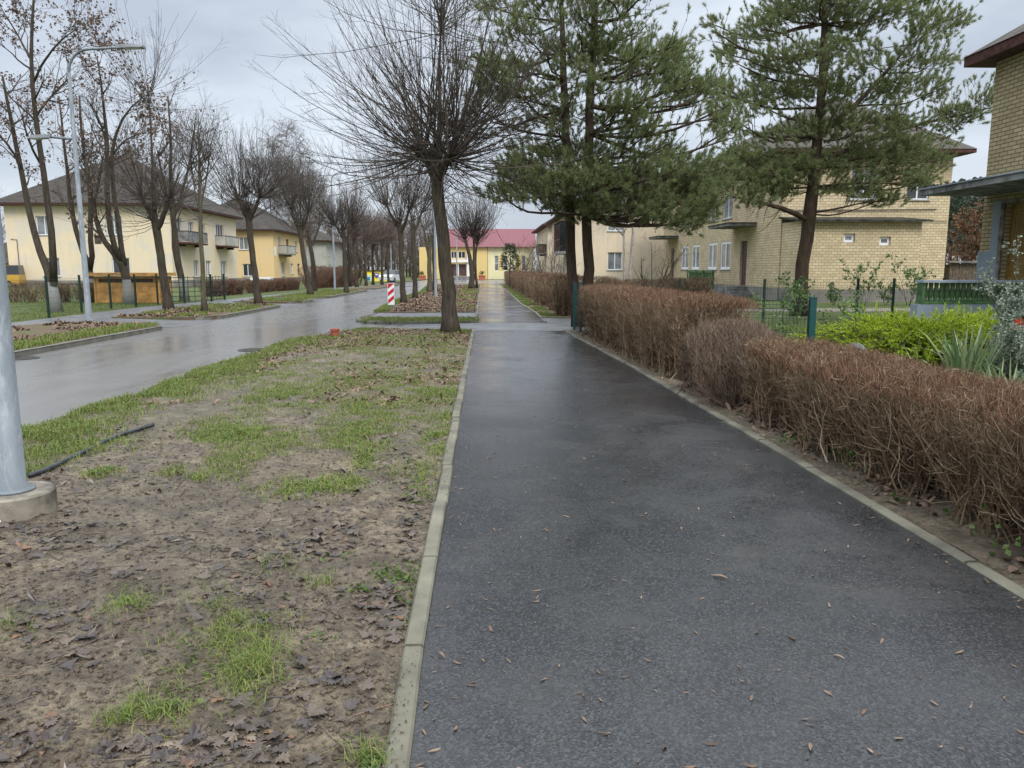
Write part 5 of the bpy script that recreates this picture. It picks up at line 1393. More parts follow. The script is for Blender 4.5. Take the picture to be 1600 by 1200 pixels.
# the big pollarded linden by the path
g = G(704, 520); Y = g.y
big = LB([(704, 520, .30, 0), (702, 495, .245, 0), (700, 440, .225, 0), (694, 385, .215, 0), (687, 330, .20, 0), (684, 290, .20, 0), (683, 262, .21, 0), (680, 235, .17, 0)], Y)
bb = [big, LB([(684, 285, .15, 0), (692, 262, .13, -.25), (704, 246, .11, -.45)], Y), LB([(684, 285, .15, 0), (670, 258, .12, .15), (660, 240, .09, .3)], Y), LB([(683, 275, .13, 0), (684, 240, .10, -.1), (688, 190, .075, -.1), (686, 110, .045, 0), (690, 20, .02, 0)], Y), LB([(685, 262, .12, 0), (709, 235, .10, .3), (714, 200, .07, .3)], Y)]
lv = POLL(56, 2.6, 5.2, 6, 0.86, 0.08, 0.022, (8, 108), 0.0045, 3)
lv.append(dict(src=-2, n=26, t=(0.72, 0.95), ang=(50, 125), L=(0.8, 2.8), K=6, rf=0.3, rmax=0.014, rtip=0.003, up=0.04, wob=0.13, lt=0.0, S=4))
lv.append(dict(src=3, n=5, t=(0.2, 0.95), ang=(20, 60), L=(0.3, 0.9), K=4, rf=0.7, rmax=0.007, rtip=0.0025, up=0.05, wob=0.13, lt=0.4, S=3))
bare_tree('linden_tree', 'big pollarded linden with wide broom crown, standing in the verge corner left of the path', tuple(g), bb, lv, 5, K=14, S=14, group='pollarded street trees')
def pollard(label, base, heads, n, L0, L1, sub, seed, bark='bark', r0=None, twig='twig', rt=0.005, sub2=2, up=0.19, r=0.016, a=(8, 74), extra=(), name='linden_tree', leaves=0):
    g = G(*base); Y = g.y; sc = Y / 1213
    lim = [LB([(x, y, rr_, dd) for x, y, rr_, dd in hd], Y) for hd in heads]
    lv = POLL(n, L0, L1, sub, 0.86, up, r, a, rt, sub2)
    bare_tree(name, label, tuple(g), lim, lv, seed, bark, twig, 'pollarded street trees', leaves=leaves)
pollard('dark linden just behind the red and white delineator', (630, 475), [[(630, 475, .20, 0), (629, 440, .165, 0), (627, 400, .16, 0), (626, 370, .15, 0), (623, 345, .15, 0)], [(626, 365, .12, 0), (634, 345, .09, -.3), (640, 325, .06, -.5)], [(625, 360, .11, 0), (612, 338, .08, .3), (604, 320, .05, .4)]], 38, 2.2, 4.2, 5, 21)
pollard('linden second from the delineator on the right verge', (649, 467), [[(649, 467, .20, 0), (648, 430, .165, 0), (646, 390, .16, 0), (645, 360, .14, 0), (644, 340, .12, 0)], [(646, 365, .1, 0), (655, 345, .07, .3), (660, 330, .05, .4)]], 34, 2.2, 4.0, 5, 22)
pollard('linden between the delineator tree and the big linden, pale thick trunk', (672, 457), [[(672, 457, .27, 0), (671, 430, .22, 0), (671, 400, .2, 0), (673, 370, .15, 0)], [(671, 405, .14, 0), (665, 380, .10, .2), (662, 355, .08, .3)]], 28, 2.4, 4.2, 5, 23, bark='bark_mossy')
pollard('dark leaning linden pressed against the pale thick trunk', (680, 455), [[(680, 455, .24, 0), (679, 425, .2, 0), (677, 395, .18, 0), (678, 360, .13, 0)]], 30, 2.2, 4.2, 5, 24)
pollard('twin-stemmed linden with upright broom crown in front of the hall doors', (739, 451.5), [[(738, 451.5, .34, 0), (737, 430, .27, 0), (735, 405, .22, 0), (730, 385, .17, 0), (726, 370, .12, 0)], [(738, 430, .2, 0), (741, 405, .17, .2), (741, 385, .14, .2), (740, 368, .10, .2)], [(745, 450, .15, 0.3), (743, 425, .13, .3), (743, 400, .1, .3), (746, 375, .08, .2)]], 46, 2.5, 4.6, 6, 25, rt=0.007, r=0.03, a=(8, 62), up=0.12)
# left side
NAT = lambda n1, n2, n3, L1=(1.4, 2.8), up=0.10, rt=0.005, t0=0.35: [
    dict(src=-2, n=n1, t=(t0, 1.0), ang=(30, 70), L=L1, K=7, rf=0.55, rmax=0.05, rtip=rt * 1.6, up=up, wob=0.14, lt=0.3, S=5),
    dict(src=0, n=n2, t=(0.25, 1.0), ang=(25, 60), L=(0.6, 1.5), K=5, rf=0.65, rmax=0.02, rtip=rt, up=up, wob=0.16, lt=0.3, S=4),
    dict(src=1, n=n3, t=(0.2, 1.0), ang=(25, 60), L=(0.3, 0.8), K=4, rf=0.65, rmax=0.009, rtip=rt * 0.7, up=up * 0.6, wob=0.16, lt=0.3, S=3)]
def natural(label, base, limbs, lv, seed, bark='bark', leaves=0, twig='twig', name='maple_tree', group='bare street trees', leafsize=0.13):
    g = G(*base); bare_tree(name, label, tuple(g), [LB(l, g.y) for l in limbs], lv, seed, bark, twig, group, leaves=leaves, leafsize=leafsize)
natural('tall forked maple with dry brown leaves by the wire fence, far left', (86, 488), [
    [(86, 488, .30, 0), (84, 462, .24, 0), (83, 442, .23, 0), (72, 418, .17, .2), (60, 388, .155, .3), (48, 340, .14, .4), (36, 280, .12, .5), (20, 200, .09, .5), (4, 120, .05, .5)],
    [(84, 445, .19, 0), (86, 415, .165, -.1), (82, 380, .155, -.2), (76, 320, .14, -.2), (66, 260, .125, -.2), (57, 190, .11, -.2), (48, 110, .09, -.1), (50, 30, .06, 0), (56, -50, .03, 0)],
    [(52, 130, .06, 0), (68, 95, .05, -.3), (95, 62, .035, -.6), (120, 45, .02, -.8)], [(57, 180, .06, 0), (80, 150, .05, .5), (110, 120, .03, .8)], [(46, 90, .05, 0), (28, 55, .04, .4), (10, 25, .02, .6)], [(66, 260, .06, 0), (46, 225, .05, -.6), (34, 180, .03, -1.0)], [(28, 250, .06, .5), (8, 220, .05, .2), (-20, 190, .03, 0)]],
    NAT(8, 5, 4, (1.2, 2.6)), 31, 'bark_lime', leaves=6500, leafsize=0.10)
natural('limewashed forked maple standing behind the tall street lamp', (145, 472), [
    [(145, 472, .30, 0), (143, 445, .24, 0), (139, 420, .22, 0), (130, 392, .16, 0), (118, 362, .15, 0), (110, 320, .13, 0), (106, 270, .10, 0), (98, 210, .07, 0), (92, 150, .04, 0)],
    [(140, 422, .18, 0), (144, 395, .16, -.2), (140, 360, .15, -.3), (143, 320, .14, -.3), (136, 270, .11, -.3), (128, 215, .08, -.2), (124, 150, .05, -.2)], [(143, 330, .1, -.3), (152, 300, .08, .3), (160, 250, .05, .6)]],
    NAT(9, 5, 3, (1.4, 2.8)), 32, 'bark_lime', leaves=2600, leafsize=0.11)
natural('leaning maple with three limbs and a bird box, in front of the timber shed', (203, 476), [
    [(203, 476, .30, 0), (199, 445, .24, 0), (194, 418, .23, 0), (182, 400, .19, 0), (168, 385, .155, 0), (156, 365, .14, 0), (148, 335, .125, 0), (140, 300, .1, 0), (134, 250, .06, 0)],
    [(190, 412, .18, 0), (178, 385, .16, -.2), (170, 345, .15, -.3), (167, 300, .14, -.3), (168, 250, .13, -.3), (166, 200, .09, -.3), (158, 130, .05, -.2), (152, 90, .03, -.2)],
    [(194, 415, .17, 0), (189, 385, .15, .2), (184, 340, .14, .3), (177, 300, .12, .3), (173, 240, .10, .3), (185, 195, .07, .2), (206, 165, .045, 0), (225, 150, .02, 0)],
    [(168, 235, .07, -.3), (158, 190, .05, -.5), (136, 155, .03, -.7)], [(171, 250, .07, .3), (192, 220, .05, .5), (220, 208, .03, .6)]],
    NAT(9, 5, 4, (1.2, 2.6)), 33, 'bark_lime', leaves=2500)
pollard('pollarded maple with drooping side shoots between shed and thin mossy tree', (264, 485), [[(264, 485, .25, 0), (259, 455, .20, 0), (254, 420, .195, 0), (248, 380, .19, 0), (243, 350, .20, 0), (238, 330, .17, 0)], [(246, 360, .15, 0), (256, 335, .12, -.2), (264, 312, .08, -.3)], [(244, 352, .14, 0), (229, 325, .10, .2), (222, 305, .07, .3)], [(242, 335, .10, 0), (240, 280, .07, 0), (236, 210, .045, 0), (232, 140, .02, 0)]], 42, 1.8, 4.4, 6, 34, up=0.12, a=(10, 110))
natural('limewashed maple with a knobbly trunk in front of the cream house balcony', (289, 470), [[(289, 470, .27, 0), (285, 445, .21, 0), (281, 420, .20, 0), (275, 395, .25, 0), (272, 365, .18, 0), (270, 330, .17, 0), (266, 280, .12, 0), (268, 220, .08, 0), (262, 150, .04, 0)], [(271, 340, .12, 0), (285, 300, .09, .3), (298, 250, .06, .4), (305, 190, .03, .5)], [(270, 335, .11, 0), (256, 290, .08, -.3), (246, 235, .05, -.4)]], NAT(10, 6, 3, (1.4, 3.0), 0.12, 0.006), 35, 'bark_lime', leaves=500)
natural('thin mossy trunk with a grassy foot, straight young tree on the left verge', (320, 491), [[(320, 491, .15, 0), (318, 465, .105, 0), (317, 420, .10, 0), (314, 380, .095, 0), (313, 330, .085, 0), (312, 270, .06, 0), (310, 190, .02, 0)], [(313, 325, .05, 0), (322, 285, .035, .2), (330, 225, .015, .3)], [(313, 335, .05, 0), (303, 295, .035, -.2), (298, 240, .015, -.3)]], NAT(14, 5, 3, (0.8, 2.0), 0.14, 0.004, 0.5), 36, 'bark_mossy')
pollard('pollarded linden with upright broom crown, in front of the ochre house', (404, 478), [[(404, 478, .24, 0), (401, 450, .18, 0), (396, 410, .165, 0), (391, 370, .165, 0), (389, 345, .19, 0), (387, 325, .15, 0)], [(390, 350, .13, 0), (380, 330, .1, .2), (372, 312, .06, .3)], [(390, 345, .13, 0), (400, 322, .1, -.2), (407, 305, .06, -.3)]], 50, 1.8, 3.7, 6, 37, a=(8, 85))
pollard('crooked linden leaning left before the small green balcony', (485, 463), [[(485, 463, .25, 0), (482, 440, .20, 0), (476, 410, .19, 0), (471, 380, .18, 0), (468, 355, .18, 0)], [(470, 365, .14, 0), (478, 345, .1, .2), (482, 330, .07, .3)], [(469, 362, .13, 0), (460, 342, .1, -.2), (455, 325, .06, -.2)]], 50, 1.9, 3.9, 6, 38, rt=0.006)
pollard('bent linden right beside the crooked one on the left footpath', (492, 456.5), [[(492, 456.5, .26, 0), (491, 435, .21, 0), (489, 405, .2, 0), (484, 380, .19, 0), (481, 362, .15, 0)], [(486, 385, .12, 0), (495, 365, .09, .2), (500, 350, .06, .3)]], 44, 1.8, 3.5, 5, 39, rt=0.006, twig='twig_far')
pollard('dark pollard with round broom head, first past the slim left lamp post', (541, 459), [[(541, 459, .22, 0), (540, 430, .17, 0), (538, 395, .16, 0), (537, 372, .19, 0), (536, 358, .15, 0)], [(538, 378, .11, 0), (547, 362, .08, .2), (552, 350, .05, .3)], [(538, 376, .11, 0), (529, 360, .08, -.2), (522, 350, .05, -.2)]], 64, 1.6, 3.3, 5, 40, a=(6, 95), rt=0.006)
far_bases = [((558, 449), 372, 'reddish brown pollard left of the painted hut'), ((572, 447), 378, 'slim leaning pollard in front of the painted hut edge'), ((583, 445.5), 380, 'thin trunk crossing the yellow hut wall'), ((597, 446), 376, 'slender pollard on the right part of the yellow hut'), ((607, 444), 380, 'dark slender pollard beside the parked silver car')]
for i, (b, hy, lb) in enumerate(far_bases):
    x, y = b; dx = (-6, -2, -1, 0, -2)[i]
    pollard(lb, b, [[(x, y, .2, 0), (x + dx * .3, (y * 2 + hy) / 3, .16, 0), (x + dx * .7, (y + 2 * hy) / 3, .15, 0), (x + dx, hy, .15, 0)], [(x + dx * .8, hy + 12, .1, 0), (x + dx + 5, hy - 5, .07, .2)]], 44, 1.8, 3.6, 5, 50 + i, twig='twig_far', rt=0.009, r=0.026, a=(8, 85), sub2=1)
# row that closes the street end
rngR = np.random.default_rng(8)
endt = [(545, 70, 'reddish bare tree behind the far left hedge'), (570, 122, 'bare tree left of the hut in the row that closes the street'), (590, 126, 'bare tree straight above the hut roof at the street end'), (612, 128, 'bare tree behind the parked silver car'), (630, 124, 'bare tree right of the delineator linden, far off'), (645, 127, 'bare tree near the left corner of the hall')]
for i, (px, Y, lb) in enumerate(endt):
    p = at(px, 430, Y); x0, y0 = p.x, Y
    tr = [(Vector((x0, y0, 0)), .24), (Vector((x0 + .1, y0, 2.2)), .19), (Vector((x0, y0, 4.2)), .15), (Vector((x0 + .2, y0, 6.4)), .09), (Vector((x0, y0, 8.6)), .03)]
    bare_tree('linden_tree', lb, (x0, y0, 0), [tr], NAT(26, 6, 3, (1.6, 3.4), 0.10, 0.011, 0.25), 70 + i, 'bark', 'twig_far', 'trees closing the street')
# birches behind the ochre house
for i, (px, Y, top, lb) in enumerate(((455, 108, 205, 'tall wispy birch rising behind the ochre house'), (428, 112, 232, 'slightly lower birch left of the wispy tall one'), (478, 116, 262, 'small birch at the right of the birch group behind the ochre house'))):
    p = at(px, 430, Y); z1 = at(px, top, Y).z; x0 = p.x
    tr = [(Vector((x0, Y, 0)), .22), (Vector((x0 + .15, Y, z1 * .3)), .16), (Vector((x0 - .1, Y, z1 * .6)), .10), (Vector((x0 + .1, Y, z1 * .85)), .05), (Vector((x0, Y, z1)), .015)]
    l2 = [(Vector((x0 + .1, Y, z1 * .35)), .10), (Vector((x0 + 1.2, Y, z1 * .6)), .06), (Vector((x0 + 1.9, Y, z1 * .88)), .02)]
    l3 = [(Vector((x0 + .1, Y, z1 * .4)), .10), (Vector((x0 - 1.3, Y, z1 * .65)), .06), (Vector((x0 - 2.0, Y, z1 * .9)), .02)]
    lv = [dict(src=-2, n=22, t=(0.3, 1), ang=(20, 55), L=(1.6, 3.8), K=7, rf=0.5, rmax=0.04, rtip=.012, up=0.06, wob=0.10, lt=0.5, S=4), dict(src=0, n=9, t=(0.3, 1), ang=(20, 60), L=(1.0, 2.4), K=6, rf=0.6, rmax=0.026, rtip=.018, up=-0.10, wob=0.12, lt=0.3, S=3), dict(src=1, n=4, t=(0.2, 1), ang=(15, 50), L=(0.7, 1.7), K=4, rf=0.8, rmax=0.022, rtip=.017, up=-0.22, wob=0.10, lt=0.3, S=3)]
    bare_tree('birch_tree', lb, (x0, Y, 0), [tr, l2, l3], lv, 80 + i, 'bark_birch', 'twig_birch', 'birches behind the ochre house')
# trees behind the left edge
for i, (px, Y, hgt, lb) in enumerate(((4, 90, 9.0, 'bare tree behind the grey garage at the left edge'), (238, 92, 14.5, 'tall bare tree behind the roof of the cream house'), (300, 96, 14.0, 'bare tree above the far eaves of the cream house'), (352, 104, 12.5, 'bare tree in the gap behind the ochre house roof'))):
    p = at(px, 430, Y); x0 = p.x; z1 = hgt
    tr = [(Vector((x0, Y, 0)), .26), (Vector((x0 + .2, Y, z1 * .3)), .19), (Vector((x0, Y, z1 * .6)), .12), (Vector((x0 + .2, Y, z1)), .03)]
    l2 = [(Vector((x0 + .1, Y, z1 * .3)), .14), (Vector((x0 + 1.5, Y, z1 * .6)), .08), (Vector((x0 + 2.2, Y, z1 * .9)), .03)]; l3 = [(Vector((x0 + .1, Y, z1 * .35)), .13), (Vector((x0 - 1.4, Y, z1 * .62)), .08), (Vector((x0 - 2.3, Y, z1 * .9)), .03)]
    bare_tree('maple_tree', lb, (x0, Y, 0), [tr, l2, l3], NAT(14, 6, 3, (1.6, 3.4), 0.12, 0.010, 0.3), 90 + i, 'bark', 'twig_far', 'bare trees behind the houses')
# bird box
p = at(153, 374, 33.85); t = thing('bird_box', 'small dark wooden bird box fixed to the leaning maple', 'bird box', tuple(p))
mb = MB(); mb.box(-.1, .1, -.1, .1, -.2, .14); mb.build('box', M['wood_old'], t)
mb = MB(); mb.box(-.15, .15, -.17, .12, .142, .17); mb.build('roof', M['brownframe'], t)
mb = MB(); mb.tube([(0, -.101, .03), (0, -.106, .03)], .03, 12); mb.build('entrance_hole', M['iron'], t)
# small birch pair in front of the beige house
g = G(983, 468); Y = g.y
bare_tree('birch_tree', 'small twin-trunk birch in front of the beige house window', tuple(g), [LB([(981, 468, .14, 0), (983, 435, .12, 0), (986, 400, .11, 0), (990, 360, .10, 0), (988, 310, .07, 0), (992, 240, .03, 0)], Y), LB([(977, 465, .11, .1), (976, 430, .09, .1), (975, 390, .08, .1), (974, 345, .07, .1), (970, 290, .04, .1)], Y)], NAT(10, 4, 3, (0.8, 1.8), -0.02, 0.005, 0.55), 61, 'bark_birch', 'twig', None)
# bare shrubs
def shrub(label, x, y, h, n, seed, spread=0.5, twig='twig_far', sub=5, group=None, cat='shrub', r=0.02, leaves=0, leafmat='rose', leafsize=0.05, rt=0.004, name='shrub'):
    rng = np.random.default_rng(seed); t = thing(name, label, cat, (x, y, 0), 0, group)
    P = []
    for q in range(n):
        a = rng.uniform(0, 2 * math.pi); s_ = spread * rng.uniform(.3, 1); d = np.array([math.cos(a) * s_, math.sin(a) * s_, 1.0]); hh = h * rng.uniform(.6, 1)
        pts = [np.array([math.cos(a) * .05, math.sin(a) * .05, -0.05])]
        for k in range(5): pts.append(pts[-1] + d * hh / 5 + rng.normal(size=3) * 0.035 * h / 2); d = d + np.array([rng.normal() * .1, rng.normal() * .1, 0.05])
        P.append(pts)
    P = np.array(P); Rr = r * np.linspace(1, .35, 6)[None] * rng.uniform(.6, 1.2, (n, 1)); mb = MB(); mb.tubes(P, Rr, 5, 0)
    mb.build('stem', M[twig], t, True)
    q, rr_ = grow(rng, P, Rr, sub, t=(.25, 1), ang=(20, 60), L=(h * .2, h * .45), K=5, rf=.7, rtip=rt, up=.1, wob=.14); q2, r2 = grow(rng, q, rr_, 4, t=(.2, 1), ang=(20, 60), L=(h * .08, h * .22), K=4, rf=.7, rtip=rt * .8, up=.06, wob=.14)
    cb = MB(); cb.tubes(q, rr_, 3, 0); cb.tubes(q2, r2, 3, 0)
    if leaves:
        i = rng.integers(0, len(q2), leaves); k = rng.integers(0, 4, leaves); cards(rng, q2[i, k] + rng.normal(size=(leaves, 3)) * .02, rng.uniform(.7, 1.3, leaves) * leafsize, cb, 1)
    cb.build('crown', [M[twig], M[leafmat]], t); return t
p = at(1020, 440, 41); shrub('bare many-stemmed shrub before the beige house wall', p.x, 41, 3.0, 8, 101, .75, 'twig', 6, r=.04)
for i, (px, Y, h_, lb) in enumerate(((812, 58, 2.6, 'bare shrub beside the small dark spruce'), (832, 50, 3.0, 'bare upright shrub left of the wooden balcony'), (856, 46, 3.0, 'tall twiggy shrub under the wooden balcony'), (880, 43, 2.4, 'bare shrub just left of the pine trunks'))):
    p = at(px, 440, Y); shrub(lb, p.x, Y, h_, 9, 110 + i, .4, 'twig_far', 6, 'bare shrubs behind the long hedge', r=.03, rt=.007)
p = at(1008, 480, 15.0)
# spruce
p = at(797, 445, 64); t = thing('spruce_tree', 'small dark spruce with bare lower stem at the hedge end', 'tree', (p.x, 64, 0))
rng = np.random.default_rng(5); mb = MB(); mb.tube([(0, 0, -.1), (0, 0, 1.4), (.03, 0, 3.5)], [.06, .05, .012], 8); mb.build('trunk', M['bark'], t)
cb = MB(); n = 420; zz = rng.uniform(1.5, 3.6, n); rad = (0.1 + 0.62 * np.clip((3.7 - zz) / 2.0, 0, 1) ** 0.7 * np.clip((zz - 1.2) / .7, .3, 1)) * rng.uniform(.15, 1, n) ** .5; a = rng.uniform(0, 6.28, n)
st = np.stack([np.cos(a) * rad, np.sin(a) * rad, zz], 1); dd = nrm(np.stack([np.cos(a), np.sin(a), 0.1 + 0 * a], 1) + rng.normal(size=(n, 3)) * .25)
needles(rng, st, dd, np.full(n, .3), cb, 18, (.07, .12), .035); cb.build('crown', M['spruce'], t)

# ================================================================== pines
def clumps_px(spec, Y0, seed, wide=1.0):
    rng = np.random.default_rng(seed); out = []
    for s in spec:
        px, py, rx, ry = s[:4]
        for q in range(2):
            dd = s[4] + rng.normal() * .3 if len(s) > 4 else (rng.uniform(-2.3, -0.2), rng.uniform(-0.6, 2.0))[q]
            Y = Y0 + dd; c = at(px + rng.normal() * 9, py + rng.normal() * 6, Y); sc = Y / 1230
            out.append(((c.x, c.y, c.z), (rx * sc * wide * .92, rx * sc * 0.9, ry * sc * 1.08)))
    return out
g1 = G(906, 510); Y1 = g1.y
P1a = LB([(906, 510, .24, 0), (902, 480, .2, 0), (896, 450, .17, .05), (894, 425, .165, .05), (891, 380, .16, .1), (889, 300, .15, .1), (885, 220, .135, .1), (881, 120, .11, .1), (878, 40, .08, .1), (874, -60, .05, .1), (872, -150, .02, .1)], Y1)
P1b = LB([(908, 500, .2, -.05), (913, 462, .19, -.1), (920, 440, .18, -.12), (923, 420, .17, -.12), (916, 385, .165, -.12), (915, 340, .16, -.1), (917, 260, .15, -.1), (922, 180, .135, 0), (925, 110, .12, 0), (928, 30, .09, 0), (932, -60, .06, 0), (935, -150, .02, 0)], Y1)
c1 = [(896, 25, 50, 26), (775, 17, 34, 20), (804, 50, 42, 22), (838, 25, 46, 26), (950, 20, 48, 28), (988, 18, 36, 24), (1000, 56, 38, 24), (955, 62, 48, 26), (752, 92, 34, 20), (796, 104, 46, 26), (840, 83, 46, 28), (765, 137, 40, 24), (808, 137, 46, 24), (752, 168, 32, 16), (1066, 78, 26, 26), (1048, 94, 34, 22), (1022, 112, 40, 24), (992, 96, 44, 26), (1054, 146, 44, 24), (1086, 170, 40, 22), (1112, 176, 34, 20), (1094, 137, 32, 20), (1128, 204, 38, 20), (950, 137, 50, 28), (930, 92, 46, 26), (884, 140, 44, 26), (992, 167, 46, 24), (958, 186, 44, 20), (848, 184, 44, 20), (890, 84, 48, 28), (915, 50, 46, 28),
      (822, 236, 44, 22), (866, 233, 46, 24), (908, 236, 48, 26), (804, 265, 46, 24), (846, 271, 50, 26), (888, 271, 52, 28), (933, 252, 50, 26), (950, 294, 52, 28), (782, 300, 36, 16), (824, 304, 50, 22), (868, 314, 50, 24), (910, 312, 52, 26), (935, 336, 46, 22), (975, 267, 50, 26), (1010, 268, 48, 26), (992, 310, 50, 26), (1034, 272, 48, 26), (1068, 268, 46, 24), (1054, 306, 48, 26), (1026, 328, 44, 24), (1076, 332, 44, 22), (1096, 306, 44, 24), (1060, 345, 34, 16), (1112, 262, 46, 26), (1000, 342, 34, 18), (980, 228, 44, 20), (1030, 236, 40, 18), (880, 190, 34, 20), (1012, 208, 36, 16),
      (900, -20, 60, 30), (950, -30, 60, 30), (850, -25, 60, 30), (1000, -20, 50, 26), (900, -80, 60, 34), (930, -130, 50, 34)]
pine_tree('pine_tree', 'tall twin-trunk pine behind the teal gate posts at the drive', tuple(g1), [P1a, P1b], clumps_px(c1, Y1, 3), 201, 'pines', per_clump=100, per=54, sub=5, wd=0.014, nl=(0.085, 0.135))
g2 = G(1247, 493); Y2 = g2.y
P2 = LB([(1247, 493, .30, 0), (1249, 455, .27, 0), (1252, 420, .26, 0), (1261, 372, .26, 0), (1265, 335, .27, 0), (1270, 290, .23, 0), (1275, 230, .2, 0), (1284, 150, .16, 0), (1288, 60, .12, 0), (1290, -40, .08, 0), (1292, -140, .03, 0)], Y2)
P2b = LB([(1263, 345, .12, 0), (1235, 330, .1, -.4), (1195, 317, .07, -.9), (1150, 308, .04, -1.2)], Y2)
P2c = LB([(1275, 215, .12, 0), (1320, 180, .1, .4), (1370, 130, .08, .6), (1420, 70, .04, .7)], Y2)
P2d = LB([(1272, 260, .11, 0), (1340, 225, .09, 1.2), (1430, 195, .07, 2.0), (1500, 180, .05, 2.4), (1560, 165, .02, 2.6)], Y2)
c2 = [(1290, 20, 50, 28), (1340, 30, 44, 26), (1240, 28, 44, 26), (1395, 20, 40, 24), (1440, 40, 38, 22), (1472, 52, 32, 26), (1200, 45, 40, 22), (1205, 16, 30, 16), (1140, 62, 22, 18), (1128, 48, 16, 16), (1150, 88, 30, 16), (1184, 106, 36, 20), (1490, 28, 24, 20), (1242, 90, 46, 26), (1300, 88, 46, 28), (1360, 78, 44, 26), (1420, 98, 42, 22), (1382, 138, 46, 24), (1310, 148, 46, 24), (1240, 148, 44, 22), (1186, 168, 42, 22), (1128, 148, 36, 18), (1128, 186, 40, 20), (1442, 138, 36, 18), (1465, 100, 30, 16), (1332, 196, 48, 24), (1272, 208, 48, 24), (1212, 210, 46, 24), (1400, 186, 42, 20), (1372, 238, 48, 24), (1420, 228, 44, 20), (1312, 250, 50, 26), (1152, 230, 44, 22), (1192, 258, 48, 24), (1132, 282, 48, 24), (1172, 292, 50, 26), (1222, 270, 48, 26), (1112, 308, 36, 18), (1212, 302, 44, 22), (1262, 262, 50, 26), (1400, 278, 44, 18), (1432, 292, 34, 14), (1345, 288, 44, 18), (1295, 292, 36, 16), (1385, 310, 30, 12), (1452, 258, 34, 14),
      (1442, 196, 36, 12, 1.9), (1480, 190, 34, 14, 2.2), (1505, 174, 38, 18, 2.3), (1540, 168, 40, 22, 2.5), (1575, 160, 40, 22, 2.6), (1480, 208, 24, 8, 2.2),
      (1300, -25, 70, 34), (1240, -20, 60, 30), (1360, -25, 60, 30), (1420, -15, 50, 28), (1290, -80, 60, 34), (1290, -130, 46, 34)]
pine_tree('pine_tree', 'broad single-trunk pine in the garden before the brick house', tuple(g2), [P2, P2b, P2c, P2d], clumps_px(c2, Y2, 4), 202, 'pines', per_clump=98, per=56, sub=5, wd=0.016, nl=(0.09, 0.145))
# rusty shrub and woods behind on the right
p = at(1512, 430, 52); shrub('rusty orange bush between the two brick houses', p.x, 52, 5.0, 9, 131, .35, 'twig_far', 6, r=.04, leaves=2600, leafmat='rust', leafsize=0.16, rt=.008)
p = at(1490, 430, 58); shrub('grey bare bush behind the brick house corner', p.x, 58, 4.2, 9, 132, .4, 'twig_far', 6, r=.04, rt=.01)
def woods(name, label, spots, seed, mat='farneedle'):
    rng = np.random.default_rng(seed); mb = MB()
    for (x, y, h) in spots:
        mb.tube([(x, y, -0.2), (x, y, h * .9)], [.2, .05], 6, 1)
        n = 420; zz = h * rng.uniform(.3, 1, n); rad = (0.5 + 2.3 * np.sin(np.clip((1.04 - zz / h) / .7, 0, 1) * 2.2)) * rng.uniform(.2, 1, n) ** .5; a = rng.uniform(0, 6.28, n)
        st = np.stack([x + np.cos(a) * rad, y + np.sin(a) * rad, zz], 1); dd = nrm(np.stack([np.cos(a), np.sin(a), .5 + 0 * a], 1) + rng.normal(size=(n, 3)) * .4)
        needles(rng, st, dd, np.full(n, .6), mb, 9, (.3, .6), .2)
    tag(mb.build(name, [M[mat], M['bark']]), label, 'woods', None, 'stuff')
rng = np.random.default_rng(66); sp_ = []
for q in range(42):
    px = 1400 + q * 4.6 + rng.normal() * 3; Y = rng.uniform(135, 165); p = at(px, 430, Y); sp_.append((p.x, Y, rng.uniform(13.0, 16.0)))
woods('woods', 'far pine wood seen between the two brick houses', sp_, 6)
def bare_wood(name, label, spots, seed):
    rng = np.random.default_rng(seed); mb = MB()
    for (x, y, h) in spots:
        P = np.array([[[x, y, -.2], [x + rng.normal() * .2, y, h * .3], [x + rng.normal() * .3, y, h * .6], [x + rng.normal() * .4, y, h]]]); Rr = np.array([[.24, .18, .10, .03]]); mb.tubes(P, Rr, 6, 1)
        q, r_ = grow(rng, P, Rr, 30, t=(.06, 1), ang=(25, 70), L=(h * .2, h * .40), K=5, rf=.6, rmax=.06, rtip=.02, up=.1, wob=.14); mb.tubes(q, r_, 3)
        q2, r2 = grow(rng, q, r_, 7, t=(.2, 1), ang=(25, 60), L=(.7, 1.8), K=4, rf=.6, rtip=.014, up=.08, wob=.14); mb.tubes(q2, r2, 3)
        q3, r3 = grow(rng, q2, r2, 2, t=(.2, 1), ang=(25, 60), L=(.4, 1.0), K=3, rf=.7, rtip=.012, up=.05, wob=.14); mb.tubes(q3, r3, 3)
    tag(mb.build(name, [M['twig_far'], M['bark']]), label, 'woods', None, 'stuff')
rng = np.random.default_rng(67); sp_ = []
for q in range(62):
    px = 425 + q * 4.1 + rng.normal() * 4; Y = rng.uniform(142, 175); p = at(px, 430, Y); sp_.append((p.x, Y, rng.uniform(7.5, 11.0)))
bare_wood('bare_wood', 'far brown bare wood closing the end of the street', sp_, 7)
sp_ = []
for q in range(34):
    px = -420 + q * 13 + rng.normal() * 5; Y = rng.uniform(140, 180); p = at(px, 430, Y); sp_.append((p.x, Y, rng.uniform(6.5, 9.5)))
bare_wood('bare_wood', 'far bare wood behind the grey garage at the left edge', sp_, 9)
b = thing('wood_shed', 'old plank shed between the two brick houses', 'shed', (at(1483, 430, 46).x, 46, 0), STREET)
mb = MB()
for q in range(12): mb.box(q * .2, q * .2 + .185, 0, .03, 0, 1.9 + 0.02 * (q % 3))
mb.box(0, .03, .03, 2.2, 0, 1.85); mb.box(2.35, 2.38, .03, 2.2, 0, 1.85); mb.build('boards', M['wood_old'], b)
mb = MB(); mb.box(-.2, 2.6, -.25, 2.5, 1.96, 2.06); mb.build('roof', M['slabgrey'], b)

